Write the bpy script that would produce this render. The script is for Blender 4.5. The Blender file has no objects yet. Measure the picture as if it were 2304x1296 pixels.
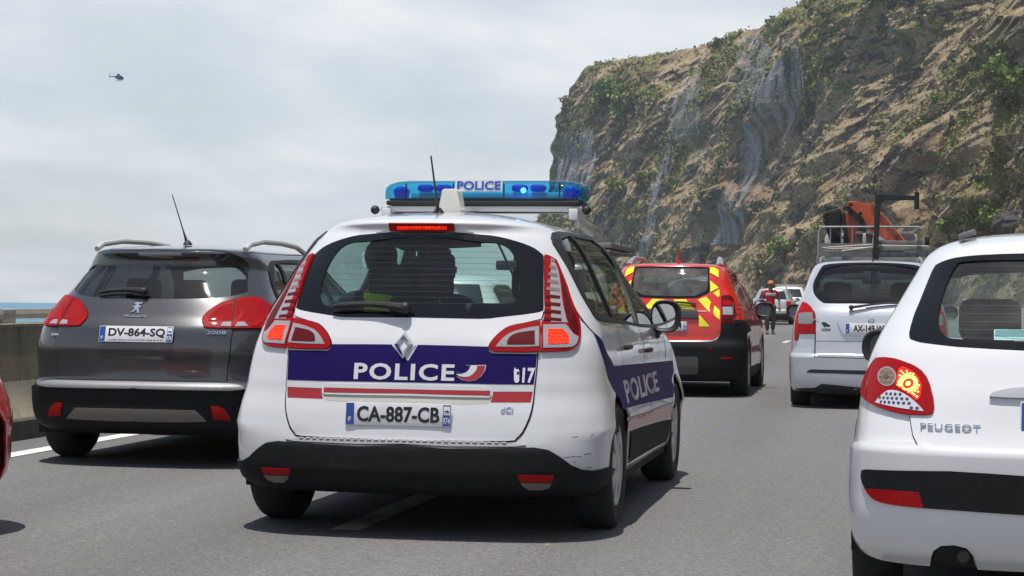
import bpy, bmesh, math, random
import numpy as np
from mathutils import Vector, Matrix
from mathutils.geometry import delaunay_2d_cdt, tessellate_polygon

# ------------------------------------------------------------------ camera, sky, sun, exposure
SC = bpy.context.scene
COL = SC.collection
CAM_H, CAM_YAW, CAM_PITCH, CAM_ROLL, CAM_F = 1.147, 0.191, 0.0063, 0.0109, 4300.0 / 2304 * 36
cd = bpy.data.cameras.new('camera')
cam = bpy.data.objects.new('camera', cd); COL.objects.link(cam); SC.camera = cam
cd.lens = CAM_F; cd.sensor_width = 36; cd.clip_start = 0.05; cd.clip_end = 20000
cam.location = (0, 0, CAM_H)
_M = Matrix.Rotation(CAM_YAW, 4, 'Z') @ Matrix.Rotation(math.pi/2 + CAM_PITCH, 4, 'X') @ Matrix.Rotation(CAM_ROLL, 4, 'Z')
cam.rotation_euler = _M.to_euler()

SUN_EL, SUN_AZ = math.radians(80.5), math.radians(200)      # azimuth from +Y (road) clockwise: behind the camera
sun_dir = Vector((math.sin(SUN_AZ)*math.cos(SUN_EL), math.cos(SUN_AZ)*math.cos(SUN_EL), math.sin(SUN_EL)))
W = bpy.data.worlds.new('World'); SC.world = W; W.use_nodes = True
def build_world():
    nt = W.node_tree; N = nt.nodes; L = nt.links; N.clear()
    out = N.new('ShaderNodeOutputWorld'); bg = N.new('ShaderNodeBackground')
    sky = N.new('ShaderNodeTexSky'); sky.sky_type = 'NISHITA'; sky.sun_disc = False
    sky.sun_elevation = SUN_EL; sky.sun_rotation = SUN_AZ
    sky.air_density = 1.0; sky.dust_density = 1.0; sky.ozone_density = 1.0
    tc = N.new('ShaderNodeTexCoord')
    # clouds lie on a flat layer: project the view direction on a plane overhead, so they flatten towards the horizon
    sep = N.new('ShaderNodeSeparateXYZ'); L.new(tc.outputs['Generated'], sep.inputs[0])
    zc = N.new('ShaderNodeMath'); zc.operation = 'MAXIMUM'; L.new(sep.outputs[2], zc.inputs[0]); zc.inputs[1].default_value = 0.0
    za = N.new('ShaderNodeMath'); za.operation = 'ADD'; L.new(zc.outputs[0], za.inputs[0]); za.inputs[1].default_value = 0.16
    comb = N.new('ShaderNodeCombineXYZ')
    for i in (0, 1):
        dv = N.new('ShaderNodeMath'); dv.operation = 'DIVIDE'
        L.new(sep.outputs[i], dv.inputs[0]); L.new(za.outputs[0], dv.inputs[1]); L.new(dv.outputs[0], comb.inputs[i])
    n1 = N.new('ShaderNodeTexNoise'); n1.inputs['Scale'].default_value = 0.9; n1.inputs['Detail'].default_value = 7
    n1.inputs['Roughness'].default_value = 0.5; n1.inputs['Distortion'].default_value = 0.3
    mp = N.new('ShaderNodeMapping'); mp.inputs['Location'].default_value = (3.1, 1.7, 0.0); mp.inputs['Scale'].default_value = (1.5, 1.0, 1)
    L.new(comb.outputs[0], mp.inputs[0]); L.new(mp.outputs[0], n1.inputs['Vector'])
    cr = N.new('ShaderNodeValToRGB'); cr.color_ramp.elements[0].position = 0.33; cr.color_ramp.elements[1].position = 0.64
    L.new(n1.outputs['Fac'], cr.inputs[0])
    n2 = N.new('ShaderNodeTexNoise'); n2.inputs['Scale'].default_value = 1.5; n2.inputs['Detail'].default_value = 5
    L.new(mp.outputs[0], n2.inputs['Vector'])
    r2 = N.new('ShaderNodeMapRange'); r2.inputs['From Min'].default_value = .36; r2.inputs['From Max'].default_value = .64; L.new(n2.outputs['Fac'], r2.inputs[0])
    cc = N.new('ShaderNodeMixRGB'); cc.inputs[1].default_value = (6.25, 6.75, 7.25, 1); cc.inputs[2].default_value = (8.3, 8.5, 8.6, 1)
    L.new(r2.outputs[0], cc.inputs[0])
    mix = N.new('ShaderNodeMixRGB'); L.new(sky.outputs[0], mix.inputs[1]); L.new(cc.outputs[0], mix.inputs[2])
    mm = N.new('ShaderNodeMapRange'); mm.inputs['To Min'].default_value = 0.55; mm.inputs['To Max'].default_value = 0.97
    L.new(cr.outputs[0], mm.inputs[0])
    # a veil of cloud: the slanting line of sight near the horizon crosses much more of it than the view overhead
    th = N.new('ShaderNodeMapRange'); th.interpolation_type = 'SMOOTHSTEP'; th.inputs['From Min'].default_value = .12; th.inputs['From Max'].default_value = .62; th.inputs['To Min'].default_value = 1.0; th.inputs['To Max'].default_value = .22
    L.new(zc.outputs[0], th.inputs[0]); pm = N.new('ShaderNodeMath'); pm.operation = 'MULTIPLY'; L.new(mm.outputs[0], pm.inputs[0]); L.new(th.outputs[0], pm.inputs[1]); L.new(pm.outputs[0], mix.inputs[0])
    L.new(mix.outputs[0], bg.inputs[0]); bg.inputs[1].default_value = 0.115
    L.new(bg.outputs[0], out.inputs[0])
build_world()
sl = bpy.data.lights.new('sun', 'SUN'); sl.energy = 4.6; sl.angle = math.radians(0.53); sl.color = (1, 0.955, 0.89)
so = bpy.data.objects.new('sun', sl); COL.objects.link(so)
so.rotation_euler = sun_dir.to_track_quat('Z', 'Y').to_euler(); so.location = (0, 0, 60)
SC.view_settings.view_transform = 'Standard'; SC.view_settings.look = 'None'
SC.view_settings.exposure = 0.0; SC.view_settings.gamma = 1.0; SC.view_settings.use_curve_mapping = False
SC.render.engine = 'CYCLES'
SC.cycles.max_bounces = 10; SC.cycles.transparent_max_bounces = 24; SC.cycles.glossy_bounces = 5; SC.cycles.diffuse_bounces = 4
SC.cycles.use_denoising = True
random.seed(7)
RNG = np.random.default_rng(11)

# ------------------------------------------------------------------ materials
MATS = {}
def mat(name, color, rough=0.5, metal=0.0, coat=0.0, spec=0.5, emit=None, estr=0.0, noise=None, bump=None, alpha=1.0, coat_rough=0.04, trans=0.0):
    """noise = (scale, amount, detail): brightness grain of the thing itself; bump = (scale, strength, distance)"""
    if name in MATS: return MATS[name]
    m = bpy.data.materials.new(name); m.use_nodes = True; MATS[name] = m
    nt = m.node_tree; b = nt.nodes['Principled BSDF']
    c = (*color, 1)
    b.inputs['Base Color'].default_value = c; b.inputs['Roughness'].default_value = rough; b.inputs['Metallic'].default_value = metal
    b.inputs['Coat Weight'].default_value = coat; b.inputs['Coat Roughness'].default_value = coat_rough
    b.inputs['Specular IOR Level'].default_value = spec
    b.inputs['Transmission Weight'].default_value = trans
    if emit: b.inputs['Emission Color'].default_value = (*emit, 1); b.inputs['Emission Strength'].default_value = estr
    if noise or bump:
        tc = nt.nodes.new('ShaderNodeTexCoord')
    if noise:
        n = nt.nodes.new('ShaderNodeTexNoise'); n.inputs['Scale'].default_value = noise[0]; n.inputs['Detail'].default_value = noise[2] if len(noise) > 2 else 4
        nt.links.new(tc.outputs['Object'], n.inputs['Vector'])
        mr = nt.nodes.new('ShaderNodeMapRange'); mr.inputs['From Min'].default_value = 0.3; mr.inputs['From Max'].default_value = 0.7
        mr.inputs['To Min'].default_value = 1-noise[1]; mr.inputs['To Max'].default_value = 1+noise[1]
        nt.links.new(n.outputs['Fac'], mr.inputs[0])
        mx = nt.nodes.new('ShaderNodeVectorMath'); mx.operation = 'SCALE'; mx.inputs[0].default_value = color
        nt.links.new(mr.outputs[0], mx.inputs['Scale']); nt.links.new(mx.outputs[0], b.inputs['Base Color'])
    if bump:
        n = nt.nodes.new('ShaderNodeTexNoise'); n.inputs['Scale'].default_value = bump[0]; n.inputs['Detail'].default_value = 5
        nt.links.new(tc.outputs['Object'], n.inputs['Vector'])
        bp = nt.nodes.new('ShaderNodeBump'); bp.inputs['Strength'].default_value = bump[1]; bp.inputs['Distance'].default_value = bump[2]
        nt.links.new(n.outputs['Fac'], bp.inputs['Height']); nt.links.new(bp.outputs[0], b.inputs['Normal'])
    return m
def paint(name, color, metal=0.0, rough=0.35, flake=0.03):
    """car paint: base under a clear coat, with road dust breaking the gloss low on the body and a faint orange-peel ripple"""
    if name in MATS: return MATS[name]
    m = mat(name, color, rough, metal, 1.0, 0.4, noise=(3.0, flake, 6), coat_rough=0.03)
    nt = m.node_tree; b = nt.nodes['Principled BSDF']
    tc = nt.nodes.new('ShaderNodeTexCoord'); n = nt.nodes.new('ShaderNodeTexNoise')
    n.inputs['Scale'].default_value = 5; n.inputs['Detail'].default_value = 8
    nt.links.new(tc.outputs['Object'], n.inputs['Vector'])
    mr = nt.nodes.new('ShaderNodeMapRange'); mr.inputs['From Min'].default_value = .35; mr.inputs['From Max'].default_value = .75
    mr.inputs['To Min'].default_value = 0.02; mr.inputs['To Max'].default_value = 0.14
    nt.links.new(n.outputs['Fac'], mr.inputs[0]); nt.links.new(mr.outputs[0], b.inputs['Coat Roughness'])
    n2 = nt.nodes.new('ShaderNodeTexNoise'); n2.inputs['Scale'].default_value = 2.2; n2.inputs['Detail'].default_value = 1
    nt.links.new(tc.outputs['Object'], n2.inputs['Vector'])
    bp = nt.nodes.new('ShaderNodeBump'); bp.inputs['Strength'].default_value = 0.06; bp.inputs['Distance'].default_value = 0.05
    nt.links.new(n2.outputs['Fac'], bp.inputs['Height']); nt.links.new(bp.outputs[0], b.inputs['Coat Normal'])
    return m
def glass(name, tint, refl=1.0, rough=0.015, dust=0.0):
    if name in MATS: return MATS[name]
    m = bpy.data.materials.new(name); m.use_nodes = True; MATS[name] = m
    nt = m.node_tree; N = nt.nodes; L = nt.links
    N.remove(N['Principled BSDF']); out = N['Material Output']
    t = N.new('ShaderNodeBsdfTransparent'); t.inputs[0].default_value = (*tint, 1)
    g = N.new('ShaderNodeBsdfGlossy'); g.inputs['Roughness'].default_value = rough
    # a pane has air on both sides: seen from its back the index is inverted so that it never reflects totally
    fr = N.new('ShaderNodeFresnel'); ge = N.new('ShaderNodeNewGeometry'); io = N.new('ShaderNodeMapRange'); io.inputs['To Min'].default_value = 1.5; io.inputs['To Max'].default_value = 1/1.5
    L.new(ge.outputs['Backfacing'], io.inputs[0]); L.new(io.outputs[0], fr.inputs[0])
    k = N.new('ShaderNodeMath'); k.operation = 'MULTIPLY'; k.inputs[1].default_value = refl; L.new(fr.outputs[0], k.inputs[0])
    mx = N.new('ShaderNodeMixShader'); L.new(k.outputs[0], mx.inputs[0]); L.new(t.outputs[0], mx.inputs[1]); L.new(g.outputs[0], mx.inputs[2])
    last = mx
    if dust:
        d = N.new('ShaderNodeBsdfDiffuse'); d.inputs[0].default_value = (.55, .52, .48, 1)
        tc = N.new('ShaderNodeTexCoord'); n = N.new('ShaderNodeTexNoise'); n.inputs['Scale'].default_value = 7; n.inputs['Detail'].default_value = 9; n.inputs['Roughness'].default_value = .7
        L.new(tc.outputs['Object'], n.inputs['Vector'])
        mr = N.new('ShaderNodeMapRange'); mr.inputs['From Min'].default_value = .35; mr.inputs['From Max'].default_value = .8
        mr.inputs['To Min'].default_value = dust*.3; mr.inputs['To Max'].default_value = dust*1.6; L.new(n.outputs['Fac'], mr.inputs[0])
        m2 = N.new('ShaderNodeMixShader'); L.new(mr.outputs[0], m2.inputs[0]); L.new(mx.outputs[0], m2.inputs[1]); L.new(d.outputs[0], m2.inputs[2]); last = m2
    L.new(last.outputs[0], out.inputs[0])
    return m
def lens(name, color, rough=0.08, cells=None, emit=0.0):
    """moulded lamp plastic: clear-coated, with small prism cells as relief"""
    if name in MATS: return MATS[name]
    m = mat(name, color, 0.5, 0, 0.28, 0.08, emit=color if emit else None, estr=emit)
    nt = m.node_tree; b = nt.nodes['Principled BSDF']
    if cells:
        tc = nt.nodes.new('ShaderNodeTexCoord'); v = nt.nodes.new('ShaderNodeTexVoronoi'); v.inputs['Scale'].default_value = cells; v.inputs['Randomness'].default_value = .25
        nt.links.new(tc.outputs['Object'], v.inputs['Vector'])
        bp = nt.nodes.new('ShaderNodeBump'); bp.inputs['Strength'].default_value = .6; bp.inputs['Distance'].default_value = .01
        nt.links.new(v.outputs['Distance'], bp.inputs['Height']); nt.links.new(bp.outputs[0], b.inputs['Normal'])
        if emit:
            mr = nt.nodes.new('ShaderNodeMapRange'); mr.inputs['From Max'].default_value = .55; mr.inputs['To Min'].default_value = emit*2.2; mr.inputs['To Max'].default_value = emit*.25
            nt.links.new(v.outputs['Distance'], mr.inputs[0]); nt.links.new(mr.outputs[0], b.inputs['Emission Strength'])
    return m

# ------------------------------------------------------------------ objects
def tag(o, label=None, cat=None, group=None, kind=None):
    if label: o['label'] = label
    if cat: o['category'] = cat
    if group: o['group'] = group
    if kind: o['kind'] = kind
    return o
def thing(name, label, cat, loc=(0, 0, 0), rotz=0.0, group=None):
    o = bpy.data.objects.new(name, None); COL.objects.link(o); o.empty_display_size = .2
    o.location = loc; o.rotation_euler = (0, 0, rotz)
    return tag(o, label, cat, group)
def mesh_obj(name, verts, faces, m, parent=None, smooth=True, normals=None, mats=None, midx=None):
    me = bpy.data.meshes.new(name); me.from_pydata([tuple(map(float, v)) for v in verts], [], [tuple(int(i) for i in f) for f in faces])
    for mm in (mats or [m]): me.materials.append(mm)
    if midx is not None: me.polygons.foreach_set('material_index', np.asarray(midx, dtype=np.int32))
    me.polygons.foreach_set('use_smooth', [smooth]*len(me.polygons))
    me.update()
    if normals is not None: me.normals_split_custom_set_from_vertices([tuple(map(float, n)) for n in normals])
    o = bpy.data.objects.new(name, me); COL.objects.link(o)
    if parent: o.parent = parent
    return o
class MB:
    """collects simple solids of ONE part"""
    def __init__(s): s.bm = bmesh.new()
    def box(s, c, d, bev=0.0, rot=None, seg=2, taper=None):
        M = Matrix.Translation(c) @ (rot.to_4x4() if rot else Matrix()) @ Matrix.Diagonal((d[0], d[1], d[2], 1))
        r = bmesh.ops.create_cube(s.bm, size=1, matrix=M); vs = r['verts']
        if taper:
            zc = c[2]
            for v in vs:
                if v.co.z > zc: v.co.x = c[0]+(v.co.x-c[0])*taper[0]; v.co.y = c[1]+(v.co.y-c[1])*taper[1]
        if bev:
            es = list({e for v in vs for e in v.link_edges})
            bmesh.ops.bevel(s.bm, geom=es, offset=bev, segments=seg, profile=.5, affect='EDGES')
        return s
    def tube(s, pts, r, n=8, cap=True):
        pts = [Vector(p) for p in pts]; rs = r if isinstance(r, (list, tuple)) else [r]*len(pts)
        rings = []; ref = None
        for i, p in enumerate(pts):
            d = (pts[min(i+1, len(pts)-1)]-pts[max(i-1, 0)]).normalized()
            if ref is None or abs(ref.dot(d)) > .95: ref = Vector((0, 0, 1)) if abs(d.z) < .9 else Vector((1, 0, 0))
            a = d.cross(ref).normalized(); b = d.cross(a)
            rings.append([s.bm.verts.new(p+(a*math.cos(t)+b*math.sin(t))*rs[i]) for t in [2*math.pi*k/n for k in range(n)]])
        for A, B in zip(rings, rings[1:]):
            for k in range(n): s.bm.faces.new((A[k], A[(k+1) % n], B[(k+1) % n], B[k]))
        if cap: s.bm.faces.new(rings[0][::-1]); s.bm.faces.new(rings[-1])
        return s
    def lathe(s, prof, c=(0, 0, 0), axis='X', n=40, close=False):
        rings = []
        for (a, r) in prof:
            ring = []
            for k in range(n):
                t = 2*math.pi*k/n
                p = {'X': (a, r*math.cos(t), r*math.sin(t)), 'Y': (r*math.cos(t), a, r*math.sin(t)), 'Z': (r*math.cos(t), r*math.sin(t), a)}[axis]
                ring.append(s.bm.verts.new((p[0]+c[0], p[1]+c[1], p[2]+c[2])))
            rings.append(ring)
        for A, B in zip(rings, rings[1:]):
            for k in range(n): s.bm.faces.new((A[k], A[(k+1) % n], B[(k+1) % n], B[k]))
        if close: s.bm.faces.new(rings[0]); s.bm.faces.new(rings[-1])
        return s
    def prism(s, poly, org, ux, uy, depth, bev=0.0):
        org, ux, uy = Vector(org), Vector(ux), Vector(uy); n = ux.cross(uy).normalized()*depth
        A = [s.bm.verts.new(org+ux*x+uy*y) for x, y in poly]; B = [s.bm.verts.new(v.co+n) for v in A]
        fs = []
        fs.append(s.bm.faces.new(A[::-1])); fs.append(s.bm.faces.new(B))
        for k in range(len(A)): fs.append(s.bm.faces.new((A[k], A[(k+1) % len(A)], B[(k+1) % len(A)], B[k])))
        if bev: bmesh.ops.bevel(s.bm, geom=list({e for f in fs for e in f.edges}), offset=bev, segments=2, profile=.5, affect='EDGES')
        return s
    def ball(s, c, r, sc=(1, 1, 1), sub=2):
        bmesh.ops.create_icosphere(s.bm, subdivisions=sub, radius=r, matrix=Matrix.Translation(c) @ Matrix.Diagonal((*sc, 1)))
        return s
    def build(s, name, m, parent=None, smooth=True, angle=35):
        bmesh.ops.recalc_face_normals(s.bm, faces=s.bm.faces[:])
        me = bpy.data.meshes.new(name)
        if smooth:
            for f in s.bm.faces: f.smooth = True
            for e in s.bm.edges:
                if len(e.link_faces) == 2 and e.calc_face_angle(0) > math.radians(angle): e.smooth = False
        s.bm.to_mesh(me); s.bm.free(); me.materials.append(m)
        o = bpy.data.objects.new(name, me); COL.objects.link(o)
        if parent: o.parent = parent
        return o
def copy_tree(o, parent=None):
    c = o.copy(); COL.objects.link(c)
    if parent: c.parent = parent
    for ch in o.children: copy_tree(ch, c)
    return c

# ------------------------------------------------------------------ text as flat or raised letters
_TXT = {}
def text_shape(body, bold=0.0, extrude=0.0, spacing=1.0):
    key = (body, bold, extrude, spacing)
    if key in _TXT: return _TXT[key]
    cu = bpy.data.curves.new('lettering', 'FONT'); cu.body = body; cu.size = 1; cu.offset = bold; cu.extrude = extrude; cu.resolution_u = 3; cu.space_character = spacing
    o = bpy.data.objects.new('lettering', cu); COL.objects.link(o)
    me = bpy.data.meshes.new_from_object(o, depsgraph=bpy.context.evaluated_depsgraph_get())
    V = np.array([v.co[:] for v in me.vertices]); Fc = [tuple(p.vertices) for p in me.polygons]
    bpy.data.objects.remove(o); bpy.data.curves.remove(cu); bpy.data.meshes.remove(me)
    V[:, 0] -= V[:, 0].min(); V[:, 0] /= V[:, 0].max(); V[:, 1] -= V[:, 1].min(); V[:, 1] /= V[:, 1].max()
    if extrude: V[:, 2] = V[:, 2]/extrude
    _TXT[key] = (V, Fc); return V, Fc
def flat_text(name, body, m, parent, org, ux, uy, w, h, depth=0.001, bold=0.0, spacing=1.0):
    """lettering w x h metres on the plane org + ux + uy, raised by depth"""
    V, Fc = text_shape(body, bold, .02, spacing)
    ux, uy = np.array(ux, float), np.array(uy, float); n = np.cross(ux, uy)
    P = np.array(org)+V[:, :1]*w*ux+V[:, 1:2]*h*uy+(V[:, 2:3]*.5+.5)*depth*n
    return mesh_obj(name, P, Fc, m, parent, smooth=False)

# ------------------------------------------------------------------ car bodies: a smooth analytic shell S(s, v)
# v climbs the rear face (about height in metres), s runs round the car: 0 = middle of the rear, 1 = end of the rear corner, 2 = start of the
# front corner, 3 = middle of the front; negative s is the left side. Panels, lamps, glass, stripes are sheets cut out of that shell.
def pchip(xs, ys):
    xs = np.asarray(xs, float); ys = np.asarray(ys, float); h = np.diff(xs); d = np.diff(ys)/h
    m = np.zeros_like(ys); m[0] = d[0]; m[-1] = d[-1]
    for i in range(1, len(xs)-1):
        if d[i-1]*d[i] > 0:
            w1 = 2*h[i]+h[i-1]; w2 = h[i]+2*h[i-1]; m[i] = (w1+w2)/(w1/d[i-1]+w2/d[i])
    def f(x):
        x = np.clip(x, xs[0], xs[-1]); i = np.clip(np.searchsorted(xs, x, side='right')-1, 0, len(xs)-2)
        t = (x-xs[i])/h[i]
        return ys[i]*(1+2*t)*(1-t)**2+m[i]*h[i]*t*(1-t)**2+ys[i+1]*t*t*(3-2*t)+m[i+1]*h[i]*t*t*(t-1)
    return f
class Body:
    def __init__(s, st, flares=()):
        A = np.array(st, float)          # z, yr, w, a, n, yf, af, nf
        dv = np.sqrt(np.diff(A[:, 0])**2+np.diff(A[:, 1])**2+.5*np.diff(A[:, 2])**2)
        s.v = np.concatenate([[A[0, 0]], A[0, 0]+np.cumsum(dv)]); s.V = s.v[-1]
        s.f = [pchip(s.v, A[:, k]) for k in range(8)]; s.flares = flares; s._g = None
        s.z2v = lambda z: np.interp(z, A[:, 0], s.v)
    def S(s, sg, v):
        sg = np.asarray(sg, float); v = np.asarray(v, float)
        z, yr, w, a, n, yf, af, nf = [f(v) for f in s.f]
        q = np.abs(sg); sn = np.where(sg < 0, -1.0, 1.0)
        ph = np.clip(q, 0, 1)*math.pi/2; ph2 = np.clip(3-q, 0, 1)*math.pi/2
        def se(p, k):
            c = np.maximum(np.cos(p), 0); si = np.maximum(np.sin(p), 0); r = (c**k+si**k)**(-1/k); return r*si, r*c
        s1, c1 = se(ph, n); s2, c2 = se(ph2, nf)
        x = np.where(q <= 1, w*s1, np.where(q >= 2, w*s2, w))
        y = np.where(q <= 1, yr+a*(1-c1), np.where(q >= 2, yf-af*(1-c2), yr+a+(yf-af-yr-a)*np.clip(q-1, 0, 1)))
        for (yw, zw, amp, sy, sz) in s.flares:
            x = x+amp*np.exp(-((y-yw)/sy)**2-((z-zw)/sz)**2)*np.clip((q-.55)/.4, 0, 1)*np.clip((2.45-q)/.4, 0, 1)
        return np.stack([x*sn, y, z], -1)
    def N(s, sg, v):
        e = 2e-3
        sa, sb = np.asarray(sg)-e, np.asarray(sg)+e
        du = s.S(sb, v)-s.S(sa, v); vv = np.clip(v, s.v[0]+e, s.V-e); dw = s.S(sg, vv+e)-s.S(sg, vv-e)
        n = np.cross(du, dw); l = np.linalg.norm(n, axis=-1, keepdims=True); n = n/np.maximum(l, 1e-9)
        top = np.asarray(v) > s.V-.03
        n[top] = (0, 0, 1)
        return n
    def P(s, sg, v, off=0.0): return s.S(sg, v)+s.N(sg, v)*(np.asarray(off)[..., None] if np.ndim(off) else off)
    def grid(s):
        if s._g is None:
            sg, v = np.meshgrid(np.linspace(-3, 3, 361), np.linspace(s.v[0], s.V, 140), indexing='ij')
            s._g = (sg.ravel(), v.ravel(), s.S(sg.ravel(), v.ravel()))
        return s._g
    def inv(s, A, axes, lo, hi, it=8):
        """(s, v) of the shell point whose coordinates `axes` are A, looking between s = lo and hi"""
        A = np.atleast_2d(np.asarray(A, float)); sg, v, G = s.grid(); k = (sg >= lo) & (sg <= hi); sg, v, G = sg[k], v[k], G[k][:, axes]
        i = np.array([np.argmin(((G-a)**2).sum(1)) for a in A]); p = np.stack([sg[i], v[i]], 1)
        for _ in range(it):
            f = s.S(p[:, 0], p[:, 1])[:, axes]; e = 1e-4
            j0 = (s.S(p[:, 0]+e, p[:, 1])[:, axes]-f)/e; j1 = (s.S(p[:, 0], p[:, 1]+e)[:, axes]-f)/e
            det = j0[:, 0]*j1[:, 1]-j1[:, 0]*j0[:, 1]; det = np.where(np.abs(det) < 1e-3, 1e-3*np.where(det < 0, -1, 1), det); r = A-f
            d0 = (r[:, 0]*j1[:, 1]-j1[:, 0]*r[:, 1])/det; d1 = (j0[:, 0]*r[:, 1]-r[:, 0]*j0[:, 1])/det
            p[:, 0] = np.clip(p[:, 0]+np.clip(d0, -.08, .08), lo, hi); p[:, 1] = np.clip(p[:, 1]+np.clip(d1, -.08, .08), s.v[0], s.V)
        return p
    def R(s, pts): return s.inv(pts, [0, 2], -1, 1)             # rear view: (x, z)
    def L(s, pts, side=1):                                      # side view: (y, z)
        p = s.inv(pts, [1, 2], .5, 2.5); p[:, 0] *= side; return p
    def Fr(s, pts):                                             # front view, right half (x >= 0, z)
        return s.inv(pts, [0, 2], 2, 3)
U_SC = (1.15, 2.6, 1.15)
def to_u(p):
    q = np.abs(p[:, 0]); u = np.minimum(q, 1)*U_SC[0]+np.clip(q-1, 0, 1)*U_SC[1]+np.clip(q-2, 0, 1)*U_SC[2]
    return np.stack([np.sign(p[:, 0])*u, p[:, 1]], 1)
def from_u(p):
    a = np.abs(p[:, 0]); q = np.where(a < U_SC[0], a/U_SC[0], np.where(a < U_SC[0]+U_SC[1], 1+(a-U_SC[0])/U_SC[1], 2+(a-U_SC[0]-U_SC[1])/U_SC[2]))
    return np.stack([np.sign(p[:, 0])*q, p[:, 1]], 1)
def densify(poly, res):
    out = []; n = len(poly)
    for i in range(n):
        a, b = poly[i], poly[(i+1) % n]; k = max(1, int(math.ceil(np.hypot(*(b-a))/res)))
        for j in range(k): out.append(a+(b-a)*j/k)
    return np.array(out)
def smooth_poly(poly, sub=4, corner=50):
    """rounds a traced outline (Catmull-Rom), keeping corners sharper than `corner` degrees"""
    P = np.asarray(poly, float); n = len(P); out = []
    def sharp(i):
        a = P[i]-P[i-1]; b = P[(i+1) % n]-P[i]; c = np.dot(a, b)/max(1e-9, np.hypot(*a)*np.hypot(*b)); return c < math.cos(math.radians(corner))
    for i in range(n):
        p1, p2 = P[i], P[(i+1) % n]; p0 = P[i-1] if not sharp(i) else p1*2-p2; p3 = P[(i+2) % n] if not sharp((i+1) % n) else p2*2-p1
        for k in range(sub):
            t = k/sub
            out.append(.5*((2*p1)+(-p0+p2)*t+(2*p0-5*p1+4*p2-p3)*t*t+(-p0+3*p1-3*p2+p3)*t**3))
    return np.array(out)
def pip(pts, poly):
    x, y = pts[:, 0], pts[:, 1]; r = np.zeros(len(pts), bool); n = len(poly)
    for i in range(n):
        x1, y1 = poly[i-1]; x2, y2 = poly[i]
        c = (y1 > y) != (y2 > y)
        if abs(y2-y1) > 1e-12: r ^= c & (x < (x2-x1)*(y-y1)/(y2-y1)+x1)
    return r
def mirror(poly): return [(-a, b) for a, b in poly][::-1]
def both(half):
    """a half outline that starts and ends on the middle line -> the whole symmetric outline"""
    h = [tuple(p) for p in half]
    return h+[(-a, b) for a, b in h[::-1] if abs(a) > 1e-4]
def sheet_data(body, outer, holes=(), off=0.0, thick=0.006, res=.05, skirt=True, grid=(.05, .05)):
    """cuts the outline (s, v) out of the shell, moved out by off, with an edge that runs thick inwards"""
    po = densify(to_u(np.asarray(outer, float)), res); hs = [densify(to_u(np.asarray(h, float)), res) for h in holes]
    lo, hi = po.min(0), po.max(0)
    gx = np.arange(lo[0]+grid[0]*.5, hi[0], grid[0]); gy = np.arange(lo[1]+grid[1]*.5, hi[1], grid[1])
    G = np.stack(np.meshgrid(gx, gy, indexing='ij'), -1).reshape(-1, 2)
    if len(G):
        k = pip(G, po)
        for h in hs: k &= ~pip(G, h)
        G = G[k]
        if len(G):
            allp = np.concatenate([po]+hs); lim = min(grid)*.35
            keep = np.ones(len(G), bool)
            for c in range(0, len(G), 2000):
                d = ((G[c:c+2000, None]-allp[None])**2).sum(-1).min(1); keep[c:c+2000] = d > lim*lim
            G = G[keep]
    V = [Vector(p) for p in np.concatenate([po]+hs+[G])]; E = []; b = 0
    for ring in [po]+hs:
        m = len(ring); E += [(b+i, b+(i+1) % m) for i in range(m)]; b += m
    r = delaunay_2d_cdt(V, E, [], 0, 1e-6)
    v2 = np.array([p[:] for p in r[0]]); tr = np.array(r[2])
    c = v2[tr].mean(1); k = pip(c, po)
    for h in hs: k &= ~pip(c, h)
    tr = tr[k]
    used = np.unique(tr); remap = -np.ones(len(v2), int); remap[used] = np.arange(len(used)); v2 = v2[used]; tr = remap[tr]
    q = from_u(v2); P = body.P(q[:, 0], q[:, 1], off); Nn = body.N(q[:, 0], q[:, 1])
    fn = np.cross(P[tr[:, 1]]-P[tr[:, 0]], P[tr[:, 2]]-P[tr[:, 0]]); flip = (fn*Nn[tr].mean(1)).sum(1) < 0
    tr[flip] = tr[flip][:, ::-1]
    F = [tuple(t) for t in tr]; P = list(P); Nn = list(Nn)
    if skirt and thick:
        rings = [po]+hs
        for ri, ring in enumerate(rings):
            nx = np.roll(ring, -1, 0); mid = (ring+nx)/2; d = nx-ring; l = np.maximum(np.hypot(d[:, 0], d[:, 1]), 1e-9); pn = np.stack([-d[:, 1], d[:, 0]], 1)/l[:, None]*2e-3
            def inside(t):
                k = pip(t, po)
                for h in hs: k &= ~pip(t, h)
                return k
            ok = inside(mid+pn) != inside(mid-pn)
            q = from_u(ring); A = body.P(q[:, 0], q[:, 1], off); B = body.P(q[:, 0], q[:, 1], off-thick); m = len(ring)
            qm = from_u(mid); inn = inside(mid+pn)
            dout = from_u(mid-pn*np.where(inn, 1, -1)[:, None]); No = body.S(dout[:, 0], dout[:, 1])-body.S(qm[:, 0], qm[:, 1])
            No /= np.maximum(np.linalg.norm(No, axis=1, keepdims=True), 1e-9)
            for i in range(m):
                if not ok[i]: continue
                j = (i+1) % m; b0 = len(P); quad = [A[i], A[j], B[j], B[i]]
                f = np.cross(quad[1]-quad[0], quad[2]-quad[0])
                if np.dot(f, No[i]) < 0: quad = quad[::-1]
                P += quad; Nn += [No[i]]*4; F.append((b0, b0+1, b0+2, b0+3))
    return np.array(P), F, np.array(Nn)
def sheet(name, body, outer, m, parent, holes=(), off=0.0, thick=0.006, res=.05, grid=(.05, .05), skirt=True, rnd=0):
    if rnd: outer = smooth_poly(outer, rnd)
    P, F, Nn = sheet_data(body, outer, holes, off, thick, res, skirt, grid)
    return mesh_obj(name, P, F, m, parent, True, Nn)
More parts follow.
